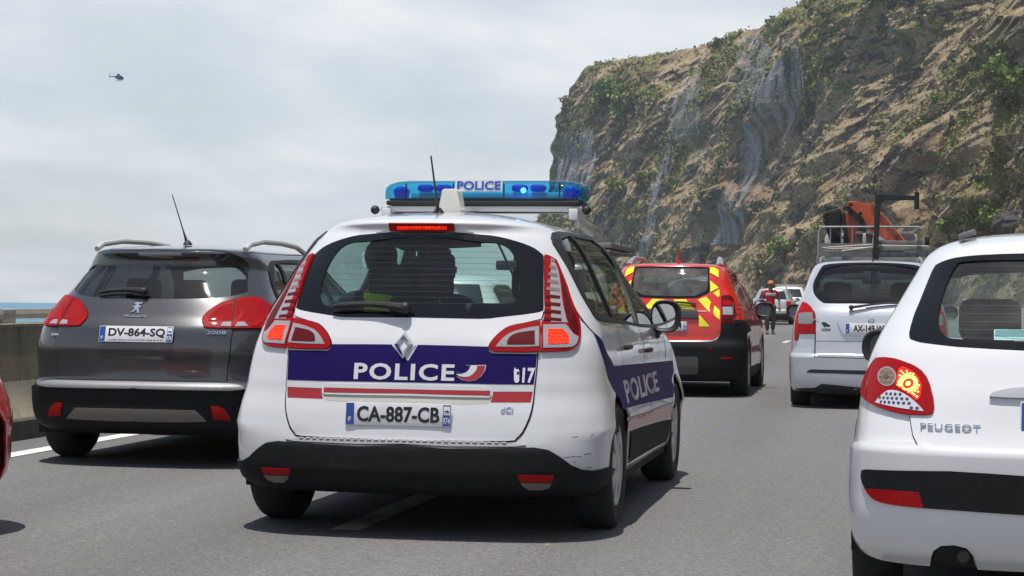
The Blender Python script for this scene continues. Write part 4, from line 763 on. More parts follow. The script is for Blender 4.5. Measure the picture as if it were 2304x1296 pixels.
def scatter_scrub():
    s, h, P, n, rock, scrub = _cl; dist = np.hypot(P[..., 0], P[..., 1]).reshape(-1); vis = ((s > 215) & (s < 830) & (h > 0) & (h < 112)).reshape(-1); P3 = P.reshape(-1, 3); steep = 1-np.abs(n[..., 2])
    near = (420/np.maximum(dist, 150))**1.2
    dens = fbm(s/20, h/20, 4, 111)
    def lay(name, w, N_, r0, r1, pw, leaves, size, flat, pick):
        w = w.reshape(-1)*vis*near; k = RNG.choice(len(w), N_, p=w/w.sum()); c = P3[k]+RNG.normal(size=(N_, 3))*.5; r = (r0+r1*RNG.random(N_)**pw)*np.clip(dist[k]/480, .5, 1.3)
        V, Q = leaf_cloud(c, r, leaves, size, flat); tag(quads_obj(name, V, Q, None, None, np.repeat(pick(k, N_), leaves), LEAF), kind='stuff')
    def bush(k, N_):
        sc = scrub.reshape(-1)[k]; ci = np.where(RNG.random(N_) < .30, 3, np.where(RNG.random(N_) < .30, 2, 0)); ci = np.where(RNG.random(N_) < .16*sc+.03, 1, ci); return np.where(RNG.random(N_) < .06, 4, ci)
    lay('scrub', (scrub*1.6+.12)*(1-.55*rock)*(dens > .38), 16000, .4, 1.35, 2.4, 16, .30, .75, bush)
    # tufts of dry grass and small dead shrubs all over the slopes and along the brink
    lay('dry_grass', (1-.8*rock)*(.4+scrub)+.06, 42000, .18, .42, 1.5, 6, .55, 1.1, lambda k, N_: np.where(RNG.random(N_) < .35, 5, np.where(RNG.random(N_) < .55, 3, np.where(RNG.random(N_) < .4, 6, 0))))
scatter_scrub()

# ------------------------------------------------------------------ wire nets hung over the loose rock
def net_mat():
    m = bpy.data.materials.new('wire net'); m.use_nodes = True; nt = m.node_tree; N, L = nt.nodes, nt.links; b = N['Principled BSDF']
    b.inputs['Base Color'].default_value = (.50, .52, .58, 1); b.inputs['Roughness'].default_value = .6; b.inputs['Metallic'].default_value = .2
    at = N.new('ShaderNodeAttribute'); at.attribute_name = 'sh'; w1 = N.new('ShaderNodeTexWave'); w1.wave_type = 'BANDS'; w1.bands_direction = 'Y'; w1.inputs['Scale'].default_value = .40; w1.inputs['Distortion'].default_value = .5; w1.inputs['Detail'].default_value = 3
    n = N.new('ShaderNodeTexNoise'); n.inputs['Scale'].default_value = .16; n.inputs['Detail'].default_value = 5; mp = N.new('ShaderNodeMapping'); mp.inputs['Scale'].default_value = (2.6, .22, 1)
    L.new(at.outputs['Vector'], w1.inputs['Vector']); L.new(at.outputs['Vector'], mp.inputs[0]); L.new(mp.outputs[0], n.inputs['Vector'])
    mr = N.new('ShaderNodeMapRange'); mr.inputs['From Min'].default_value = .40; mr.inputs['From Max'].default_value = .62; mr.inputs['To Max'].default_value = .85; L.new(n.outputs['Fac'], mr.inputs[0])
    k = N.new('ShaderNodeMath'); k.operation = 'MULTIPLY_ADD'; L.new(w1.outputs['Fac'], k.inputs[0]); k.inputs[1].default_value = .26; k.inputs[2].default_value = .26
    f = N.new('ShaderNodeMath'); f.operation = 'MULTIPLY'; L.new(k.outputs[0], f.inputs[0]); L.new(mr.outputs[0], f.inputs[1])
    t = N.new('ShaderNodeBsdfTransparent'); mx = N.new('ShaderNodeMixShader'); L.new(f.outputs[0], mx.inputs[0]); L.new(t.outputs[0], mx.inputs[1]); L.new(b.outputs[0], mx.inputs[2]); L.new(mx.outputs[0], N['Material Output'].inputs[0])
    return m
M_NET = net_mat()
def net(label, rows):
    """a net hung down the cliff: rows of (height, from, to) along the foot; it bridges the hollows, a little off the rock"""
    hs = np.array([r[0] for r in rows], float); a0 = pchip(hs, [r[1] for r in rows]); a1 = pchip(hs, [r[2] for r in rows])
    H = np.linspace(hs[0], hs[-1], 70); T = np.linspace(0, 1, 26); h, t = np.meshgrid(H, T, indexing='ij'); s = a0(h)+(a1(h)-a0(h))*t
    P = cliff_surface(s, h)[0]; x, y, nx, ny = cliff_base(s); dep = (P[..., 0]-x)*nx+(P[..., 1]-y)*ny
    lo = dep.copy()
    for _ in range(60):                                   # stretch: relax the depth, never behind the rock
        pd = np.pad(lo, 1, mode='edge'); lo = np.minimum((pd[:-2, 1:-1]+pd[2:, 1:-1]+pd[1:-1, :-2]+pd[1:-1, 2:])/4, dep)
    lo = lo-.9; P = np.stack([x+nx*lo, y+ny*lo, P[..., 2]], -1)
    n, k = h.shape; idx = np.arange(n*k).reshape(n, k); Q = np.stack([idx[:-1, :-1], idx[:-1, 1:], idx[1:, 1:], idx[1:, :-1]], -1).reshape(-1, 4)
    o = quads_obj('rockfall_net', P.reshape(-1, 3), Q, M_NET); a = o.data.attributes.new('sh', 'FLOAT_VECTOR', 'POINT'); a.data.foreach_set('vector', np.stack([s, h, 0*h], -1).reshape(-1).astype(np.float32))
    o.data.polygons.foreach_set('use_smooth', np.ones(len(Q), bool)); tag(o, label, 'rockfall net', 'wire nets on the cliff'); return o
net('longest pale wire net hanging down the middle of the cliff', [(18, 684, 696), (28, 675, 691), (38, 670, 688), (46, 668, 686), (54, 664, 681), (62, 658, 676), (71, 659, 673), (77, 668, 677)])
net('wire net over the dark rock bay below the cliff top', [(58, 676, 692), (65, 673, 703), (72, 684, 708), (80, 700, 724), (86, 716, 735)])
net('narrow wire net low on the cliff beside the red rubble', [(16, 739, 748), (26, 735, 744), (37, 737, 748), (46, 738, 748), (52, 739, 747)])
net('wire net near the far end of the headland', [(38, 785, 830), (46, 786, 832), (54, 791, 826), (61, 797, 820)])
net('wire net over the rock bay beside the green trees', [(53, 722, 742), (59, 721, 744), (66, 730, 752), (74, 742, 760)])

# ------------------------------------------------------------------ trees and bushes one can tell apart
M_BARK = mat('bark', (.07, .055, .04), .9, noise=(4, .3, 4))
def tree(label, pos, r, ht, leaf, n=1, group='trees on the cliff', name='tree', cat='tree'):
    t = thing(name, label, cat, pos, RNG.random()*6.28, group)
    mb = MB(); top = Vector((.12*r, 0, ht*.55)); mb.tube([(0, 0, -1.2), (.05*r, 0, ht*.25), top], [r*.12, r*.09, r*.06], 7)
    lobes = []
    for k in range(6+2*n):
        a = RNG.random()*6.28; d = r*(.25+.65*RNG.random()); z = ht*(.42+.50*RNG.random()); lobes.append((d*math.cos(a), d*math.sin(a), z))
        if k < 5: mb.tube([(.05*r, 0, ht*.25), (d*math.cos(a)*.5, d*math.sin(a)*.5, z*.8), lobes[-1]], [r*.06, r*.04, r*.02], 5)
    mb.build('trunk', M_BARK, t)
    c = np.array(lobes+[tuple(top)]); V, Q = leaf_cloud(c, r*(.38+.22*RNG.random(len(c))), 90, .20, .8)
    nq = len(Q); mi = np.where(RNG.random(nq) < .25, 1, 0); quads_obj('crown', V, Q, None, t, mi, [leaf, LEAF[0]])
    return t
T_ = [('tall bright green tree on the far headland slope', (794.3, 68.7), 6.2, 10, 1), ('yellow green tree left of the tallest headland tree', (799.4, 66.2), 4.6, 8, 4), ('rounded yellow green tree below the tallest headland tree', (778.1, 64.3), 4.8, 8, 4), ('small green tree right of the tallest headland tree', (785.8, 69.9), 3.6, 7, 1),
    ('lone dark tree standing on the skyline of the cliff', (749.2, 84.2), 1.9, 4.6, 2), ('bushy green tree under the dark overhang at the right', (505.3, 44.5), 3.4, 6, 1), ('dark green tree beside the right edge of the cliff', (452.6, 37.1), 3.4, 6, 1), ('lower green tree hanging at the right edge', (454.3, 34.6), 2.6, 5, 2),
    ('broad green tree near the top of the slope', (620, 78.6), 5.0, 7, 1), ('second broad green tree near the top of the slope', (616.6, 77.4), 5, 7, 4), ('spreading tree right of the broad trees near the top', (602.2, 75.5), 4.5, 7, 0), ('olive bush on the middle spur of the headland', (754.3, 38.3), 4, 6, 0), ('round green bush above the light bar', (766.2, 36.4), 4.4, 6, 4)]
def on_cliff(s, h, dz=0.0): p = cliff_surface(np.array([s]), np.array([h]))[0][0]; return (float(p[0]), float(p[1]), float(p[2])+dz)
for lab, p, r, ht, k in T_: tree(lab, on_cliff(*p, -.8), r, ht, LEAF[k], 2)
for lab, p, r in (('fresh green shrub left of the shrub row at the cliff foot', (456, 12.9), 2.2), ('middle fresh green shrub at the cliff foot', (449.2, 14.1), 2.4), ('right hand fresh green shrub at the cliff foot', (440.7, 14.1), 2.1), ('green shrub low on the slope behind the crane', (608.1, 12.3), 3.2)):
    tree(lab, on_cliff(*p, -.6), r, r*1.5, LEAF[1], 2, 'shrubs at the cliff foot', 'shrub', 'shrub')
def boulder(label, pos, r):
    bm = bmesh.new(); bmesh.ops.create_icosphere(bm, subdivisions=4, radius=1)
    for v in bm.verts:
        p = np.array(v.co); k = 1+.35*(float(fbm(np.array([p[0]*1.3+7]), np.array([p[1]*1.3+p[2]*1.9]), 4, 141)[0])-.5)*2
        v.co = Vector((p[0]*r*1.5*k, p[1]*r*k, p[2]*r*.85*k))
    me = bpy.data.meshes.new('boulder'); bm.to_mesh(me); bm.free(); me.materials.append(mat('dark basalt', (.05, .045, .042), .9, noise=(.8, .4, 8), bump=(1.5, .8, .3)))
    o = bpy.data.objects.new('boulder', me); COL.objects.link(o); o.location = pos; tag(o, label, 'boulder')
boulder('large dark boulder resting at the cliff foot above the white hatchback', on_cliff(414.3, 13.5), 2.9)
# beige retaining wall where the road bends away under the cliff
rw = thing('retaining_wall', 'beige concrete retaining wall where the road bends out of sight', 'wall')
ys = np.arange(180, 470, 10.0)
strip('wall_face', [(5.6, -.2), (5.75, 3.4), (6.3, 3.4), (6.4, -.3)], ys, concrete('beige concrete', (.26, .23, .185), (.40, .36, .30)), rw, smooth=False)
strip('wall_coping', [(5.5, 3.38), (5.5, 3.62), (6.5, 3.62), (6.5, 3.38)], ys, concrete('red brown coping', (.20, .09, .065), (.33, .15, .11), False), rw, closed=True, smooth=False)

# ------------------------------------------------------------------ car parts shared by every make
M_BLACK = mat('black trim plastic', (.018, .018, .019), .55, noise=(30, .2, 3))
M_GREYP = mat('grey bumper plastic', (.0095, .0105, .012), .7, spec=.22, noise=(25, .25, 4), bump=(300, .15, .001))
M_SEAL = mat('shut line', (.006, .006, .006), .8)
M_FRIT = mat('black glass edge', (.005, .0055, .006), .06, spec=.4)
M_TYRE = mat('tyre rubber', (.020, .020, .021), .85, noise=(20, .3, 4))
M_RIM = mat('hubcap silver', (.50, .51, .52), .35, .6, noise=(8, .15, 4))
M_UNDER = mat('underbody', (.012, .012, .012), .9)
M_INT = mat('cabin trim', (.022, .023, .025), .85)
M_SEAT = mat('seat cloth', (.016, .017, .020), .9, noise=(60, .3, 2))
M_COL = lens('column chrome seen through red', (.24, .15, .16)); M_CHROME = mat('chrome', (.75, .76, .78), .12, 1.0)
M_SILV = mat('silver trim', (.45, .455, .46), .38, .7)
M_PLATE = mat('number plate white', (.70, .71, .73), .4, coat=.3, noise=(14, .08, 4))
M_PBLUE = mat('number plate blue', (.012, .065, .32), .4, coat=.3)
M_INK = mat('plate black', (.012, .012, .014), .5)
M_WHITE = mat('white print', (.72, .72, .72), .5)
M_MIRROR = mat('mirror silver', (.85, .86, .88), .02, 1.0); M_MIRD = mat('mirror painted with dark reflection', (.05, .055, .06), .03, .0, spec=.8)  # second mirror: a dark reflection put into the glass colour
M_RED = lens('red lamp plastic', (.30, .003, .005)); M_REDD = lens('dark red lamp plastic', (.10, .004, .006))
M_CLEAR = lens('clear lamp plastic', (.30, .30, .32)); M_REDL = lens('lit brake lamp', (1.0, .030, .008), cells=60, emit=1.3)
M_AMB = lens('amber bulb behind clear plastic', (.22, .15, .11), cells=60)
M_REFL = lens('reflector red', (.34, .004, .006), cells=160)
GL_REAR = glass('tinted rear glass', (.62, .83, .80), 1.0, .02, .012); GL_SIDE = glass('side glass', (.50, .60, .55), 1.15, .012, .012)
GL_FRONT = glass('windscreen glass', (.80, .90, .87), 1.0, .012); GL_DARK = glass('dark privacy glass', (.16, .18, .19), 1.25, .03, .02)

def tyre_profile(w, r): return [(-w/2+.01, r*.64), (-w/2, r*.74), (-w/2, r*.90), (-w/2+.018, r*.965), (-w/2+.045, r), (w/2-.045, r), (w/2-.018, r*.965), (w/2, r*.90), (w/2, r*.74), (w/2-.01, r*.64)]
def add_wheel(car, x, y, r, w, side, style='hubcap', dark=False):
    e = bpy.data.objects.new('wheel', None); COL.objects.link(e); e.parent = car; e.location = (x, y, r)
    MB().lathe(tyre_profile(w, r), n=48).build('tyre', M_TYRE, e)
    mb = MB(); R_ = r*.655; o = side*(w/2-.012); ns = 7 if style == 'hubcap' else 5
    mb.lathe([(o-side*.05, R_*1.0), (o, R_), (o+side*.004, R_*.93), (o-side*.008, R_*.88)], n=48)
    mb.lathe([(o-side*.004, R_*.26), (o+side*.012, R_*.20), (o+side*.014, 0.002)], n=24)
    for k in range(ns):
        a = 2*math.pi*k/ns+.2; c, s_ = math.cos(a), math.sin(a); wd = .055 if style == 'hubcap' else .045
        pts = [(R_*.15, -wd*.5), (R_*.90, -wd*.85), (R_*.90, wd*.85), (R_*.15, wd*.5)]
        V = [mb.bm.verts.new((o+side*(.010-.016*(abs(p)/R_)), p*c-q*s_, p*s_+q*c)) for p, q in pts]; V2 = [mb.bm.verts.new((v.co.x-side*.02, v.co.y, v.co.z)) for v in V]
        mb.bm.faces.new(V); 
        for i in range(4): mb.bm.faces.new((V[i], V[(i+1) % 4], V2[(i+1) % 4], V2[i]))
    mb.build('rim', M_BLACK if dark else M_RIM, e)
    MB().lathe([(o-side*.03, 0.001), (o-side*.03, R_*.99)], n=32).build('brake_disc', M_UNDER, e)
    return e
def wheel_box(car, x, y, r, side):
    """dark inner arch, a half drum over the tyre"""
    mb = MB(); n = 20; A = []; B = []
    for k in range(n+1):
        t = -0.35+(math.pi+.7)*k/n
        A.append(mb.bm.verts.new((x+side*.11, y+r*math.cos(t), .33+r*math.sin(t)))); B.append(mb.bm.verts.new((x-side*.30, y+r*math.cos(t), .33+r*math.sin(t))))
    for k in range(n): mb.bm.faces.new((A[k], A[k+1], B[k+1], B[k]))
    mb.bm.faces.new(B)
    mb.build('wheel_arch_liner', M_UNDER, car)
def add_plate(car, xc, y, zc, txt, dept, tilt=0.0, w=.52, h=.11, dealer=None, txt_x=(.060, .455)):
    """French plate: blue country band left, blue department band right"""
    e = MB().box((0, 0, 0), (w, .008, h), .003).build('number_plate', M_PLATE, car); e.location = (xc, y, zc); e.rotation_euler = (tilt, 0, 0)
    f = -.0048
    def band(x0, x1, z0, z1, m, nm='band'): return MB().box(((x0+x1)/2-w/2, f, (z0+z1)/2-h/2), (x1-x0, .0016, z1-z0)).build(nm, m, e, smooth=False)
    band(.004, .043, .004, h-.004, M_PBLUE, 'country_band'); band(w-.043, w-.004, .004, h*.52, M_PBLUE, 'department_band')
    flat_text('country_letter', 'F', M_WHITE, e, (.016-w/2, f-.0010, .018-h/2), (1, 0, 0), (0, 0, 1), .014, .022, .0006, .01)
    if dept:
        flat_text('department_number', dept, M_WHITE, e, (w-.041-w/2, f-.0010, .013-h/2), (1, 0, 0), (0, 0, 1), .034, .032, .0006, .01)
        for a in (((w-.041, .062), (w-.041, .102)), ((w-.007, .062), (w-.007, .102))): band(a[0][0], a[0][0]+.0025, .060, .104, M_PBLUE, 'department_frame')
        band(w-.041, w-.0045, .102, .1045, M_PBLUE, 'department_frame')
        MB().prism([(0, 0), (.010, .006), (.018, .008), (.026, .002), (.026, -.001), (.006, -.001)], (w-.037-w/2, f-.0008, .072-h/2), (1, 0, 0), (0, 0, 1), .0006).build('island_crest', M_INK, e, smooth=False)
    zz = (.017, .093) if not dealer else (.030, .096)
    flat_text('registration', txt, M_INK, e, (txt_x[0]-w/2, f+.0005, zz[0]-h/2), (1, 0, 0), (0, 0, 1), txt_x[1]-txt_x[0], zz[1]-zz[0], .0012, .028, 1.0)
    if dealer: flat_text('dealer_line', dealer, M_INK, e, (.07-w/2, f+.0004, .008-h/2), (1, 0, 0), (0, 0, 1), w-.14, .010, .0008, .008)
    return e
def add_mirror(car, x, y, z, side, m_cap, m_base=None, w=.24, h=.17, d=.10, m_glass=None):
    e = bpy.data.objects.new('door_mirror', None); COL.objects.link(e); e.parent = car; e.location = (x, y, z)
    mb = MB(); n = 24; prof = []
    ring = lambda k, sx, sz, yy: [((.5*w*sx*(abs(math.cos(t))**.72)*math.copysign(1, math.cos(t)))*side, yy, (.5*h*sz*(abs(math.sin(t))**.8)*math.copysign(1, math.sin(t)))) for t in [2*math.pi*i/n for i in range(n)]]
    rings = [ring(0, .94, .92, 0), ring(0, 1, 1, .012), ring(0, .98, .97, d*.5), ring(0, .80, .78, d*.85), ring(0, .35, .3, d)]
    vs = [[mb.bm.verts.new(p) for p in r] for r in rings]
    for A, B in zip(vs, vs[1:]):
        for i in range(n): mb.bm.faces.new((A[i], A[(i+1) % n], B[(i+1) % n], B[i]))
    mb.bm.faces.new(vs[-1]); 
    inn = [mb.bm.verts.new((p[0]*.82-side*.012, p[1]+.011, p[2]*.82)) for p in rings[0]]
    for i in range(n): mb.bm.faces.new((vs[0][i], vs[0][(i+1) % n], inn[(i+1) % n], inn[i]))
    mb.build('mirror_cap', m_cap, e)
    g = MB(); g.bm.faces.new([g.bm.verts.new((p[0]*.80-side*.012, .010, p[2]*.80)) for p in rings[0]]); go = g.build('mirror_glass', m_glass or M_MIRROR, e, smooth=False)
    go.rotation_euler = (0, 0, 0)
    MB().box((-side*w*.40, d*.55, -h*.52), (w*.42, .05, .05), .012, rot=Matrix.Rotation(side*.25, 3, 'Y')).build('mirror_stalk', m_base or M_BLACK, e)
    return e
def seats(car, zs=.55, yrear=1.35, yfront=2.15, ph=.62, heads=True, half=.36, rear=True):
    def one(x, y, wd, name, hr=True, zt=None):
        e = bpy.data.objects.new(name, None); COL.objects.link(e); e.parent = car; e.location = (x, y, zs)
        rx = Matrix.Rotation(.22, 3, 'X')
        MB().box((0, -.04, .28), (wd, .13, .58), .05, rot=Matrix.Rotation(-.18, 3, 'X').inverted() if False else Matrix.Rotation(.16, 3, 'X')).build('backrest', M_SEAT, e)
        MB().box((0, .25, -.06), (wd, .5, .14), .05).build('cushion', M_SEAT, e)
        if hr:
            for hx in ([0] if wd < .7 else [-.40, .40]):
                MB().box((hx, -.115, .68), (.27, .10, .19), .045).build('headrest', M_SEAT, e)
                MB().tube([(hx-.05, -.10, .54), (hx-.05, -.11, .66)], .008).tube([(hx+.05, -.10, .54), (hx+.05, -.11, .66)], .008).build('headrest_post', M_SILV, e)
        return e
    one(-half, yfront, .50, 'front_seat'); one(half, yfront, .50, 'front_seat')
    if rear: one(0, yrear, 1.22, 'rear_bench', True)
    MB().box((0, yfront+.85, zs+.30), (1.35, .35, .22), .06).build('dashboard', M_INT, car)
    MB().lathe([(-.015, .17), (0, .185), (.015, .17), (0, .155), (-.015, .17)], (0, 0, 0), 'Y', 28).build('steering_wheel', M_BLACK, car).location = (-half, yfront+.52, zs+.35)
    MB().box((0, yfront+.55, zs+.80), (.22, .02, .06), .012).tube([(0, yfront+.56, zs+.80), (0, yfront+.60, zs+.86)], .008).build('rear_view_mirror', M_BLACK, car)
def side_poly(body, pts, side=1, rnd=0):
    p = body.L(np.array(pts, float)); 
    if rnd: p = smooth_poly(p, rnd)
    p = p.copy(); p[:, 0] *= side
    return p
def make_shell(car, body, m_paint, rear_win, side_wins, axles, r_arch, glass_rear, windscreen_z, m_side=None, grid=(.05, .05), liner=True, zbelt=1.0, floor_z=.30, m_front=None, wheel_r=.32, track=.76, rim='hubcap', arch_trim=None, wheel_w=.205, lip=False):
    """painted shell with its openings, glass, cabin lining, arches, wheels, floor"""
    z0, z1 = windscreen_z
    ws_half = [(3.0, float(body.z2v(z0))), (2.62, float(body.z2v(z0))), (2.36, float(body.z2v(z0+.02))), (2.33, float(body.z2v((z0+z1)/2))), (2.40, float(body.z2v(z1-.03))), (2.58, float(body.z2v(z1))), (3.0, float(body.z2v(z1+.02)))]
    wsR = [(a, b) for a, b in ws_half]; wsL = [(-a, b) for a, b in ws_half][::-1]
    def grow(q, d=.016):
        u = to_u(np.asarray(q, float)); c = u.mean(0); v = u-c; return from_u(c+v*(1+d/np.maximum(np.hypot(v[:, 0], v[:, 1]), .05))[:, None])
    holes = [rear_win]
    for pts in side_wins:
        for sd in (1, -1): holes.append(grow(side_poly(body, pts, sd, 3)))
    arches = [arch(body, y, wheel_r, r_arch, sd) for y in axles for sd in (1, -1)]
    V0, V1 = body.v[0], body.V
    def split_ws(dv): return [[(2.995 if abs(a) >= 3 else a, b) for a, b in wsR], [(-2.995 if abs(a) >= 3 else a, b) for a, b in wsL]]
    outer = [(-3, V0), (3, V0), (3, V1), (-3, V1)]
    sheet('body', body, outer, m_paint, car, holes+arches+split_ws(0), 0, .012, .045, grid)
    if liner:
        lo = float(body.z2v(floor_z))
        sheet('cabin_liner', body, [(-2.9, lo), (2.9, lo), (2.9, V1), (-2.9, V1)], M_INT, car, holes+split_ws(0), -.035, 0, .09, (.13, .09), skirt=False)
    g = sheet('rear_window', body, rear_win, glass_rear, car, (), -.004, 0, .05, (.07, .06), skirt=False)
    for pts in side_wins:
        for sd in (1, -1): sheet('side_window', body, grow(side_poly(body, pts, sd, 3), .008), m_side or GL_SIDE, car, (), -.003, 0, .06, (.12, .06), skirt=False)
    for q in split_ws(0): sheet('windscreen', body, q, m_front or GL_FRONT, car, (), -.004, 0, .06, (.12, .06), skirt=False)
    for i, y in enumerate(axles):
        for sd in (1, -1):
            if arch_trim or lip:
                ro = arch_trim[0] if arch_trim else r_arch+.022; hole = arch(body, y, wheel_r, r_arch, sd); sheet('arch_trim' if arch_trim else 'arch_lip', body, arch(body, y, wheel_r, ro, sd), arch_trim[1] if arch_trim else m_paint, car, [hole], .012 if arch_trim else .006, .03, .05, (.06, .05))
            wheel_box(car, sd*(track-.02), y, r_arch+.015, sd)
            add_wheel(car, sd*track, y, wheel_r, wheel_w, sd, rim)
    # closed floor pan between the wheels
    y0, y1 = .25, float(body.f[5](V0))-.2
    MB().box((0, (axles[0]+axles[1])/2, .235), (2*(track+.07), axles[1]-axles[0]-2*r_arch-.02, .05)).box((0, (y0+y1)/2, .24), (2*(track-.13), y1-y0, .06)).build('floor_pan', M_UNDER, car, smooth=False)
    return car
def gap(car, body, name, outline, w=.006, off=.0012):
    """a dark shut line: a thin ribbon along an (s, v) polyline"""
    P = densify(to_u(np.array(list(outline)+[outline[0]], float))[:-1], .03) if False else None
    pts = to_u(np.array(outline, float)); out = [pts[0]]
    for a, b in zip(pts, pts[1:]):
        k = max(1, int(np.hypot(*(b-a))/.03)); out += [a+(b-a)*j/k for j in range(1, k+1)]
    c = np.array(out); t = np.gradient(c, axis=0); t /= np.maximum(np.hypot(t[:, 0], t[:, 1])[:, None], 1e-9); nn = np.stack([-t[:, 1], t[:, 0]], 1)*w/2
    A, B = from_u(c+nn), from_u(c-nn); PA, PB = body.P(A[:, 0], A[:, 1], off), body.P(B[:, 0], B[:, 1], off); n = len(c)
    return mesh_obj(name, np.concatenate([PA, PB]), [(i, i+1, n+i+1, n+i) for i in range(n-1)], M_SEAL, car, False)
def door_lines(car, body, ys, z0, z1, w=.006):
    for sd in (1, -1):
        for pts in ys:
            p = side_poly(body, pts, sd); gap(car, body, 'door_gap', p, w)
def door_handle(car, body, y, z, m):
    for sd in (1, -1):
        q = body.L([(y, z)], sd)[0]; p = body.P(np.array([q[0]]), np.array([q[1]]), .02)[0]
        MB().box(p, (.03, .20, .028), .012).build('door_handle', m, car)
def wiper(car, body, pivot, tip, m=M_BLACK, off=.03, r=.012, cover=.16):
    """arm from its pivot along the glass, blade under it; points in rear view (x, z)"""
    n = 9; A = np.stack([np.linspace(pivot[0], tip[0], n), np.linspace(pivot[1], tip[1], n)+.014*np.sin(np.linspace(0, math.pi, n))], 1)
    q = body.R(A); P = body.P(q[:, 0], q[:, 1], np.linspace(off+.012, off, n)); P2 = body.P(q[:, 0], q[:, 1], .014); P2[:, 2] -= .018
    w = MB().tube(P, [r*1.5, r*1.4, r*1.2]+[r]*(n-4)+[r*.6], 8).ball(P[0], .028, (1, 1, 1)).build('wiper', m, car)
    MB().tube(P2[2:], .006, 6).build('wiper_blade', M_SEAL, w)
    return w
def heater_lines(car, body, z0, z1, n, half, m):
    for z in np.linspace(z0, z1, n):
        x = np.linspace(-half(z), half(z), 14); q = body.R(np.stack([x, np.full(14, z)], 1)); P = body.P(q[:, 0], q[:, 1], -.006)
        MB().tube(P, .0007, 4, False).build('heater_wire', m, car, smooth=False)
def roof_rail(car, pts, m, w=.035, foot=True):
    for sd in (1, -1):
        mb = MB(); mb.tube([(sd*x, y, z) for x, y, z in pts], w*.5, 8); mb.build('roof_rail', m, car)
def antenna(car, base, tip, m=M_BLACK, r=.005):
    b, t = Vector(base), Vector(tip)
    a = MB().tube([b, b+(t-b)*.12, b+(t-b)*.3, t], [.02, .010, r, r*.7], 8).build('antenna', m, car)
    MB().lathe([(0, .035), (.012, .03), (.035, .012)], base, 'Z', 16, True).build('antenna_base', m, a)
    return a

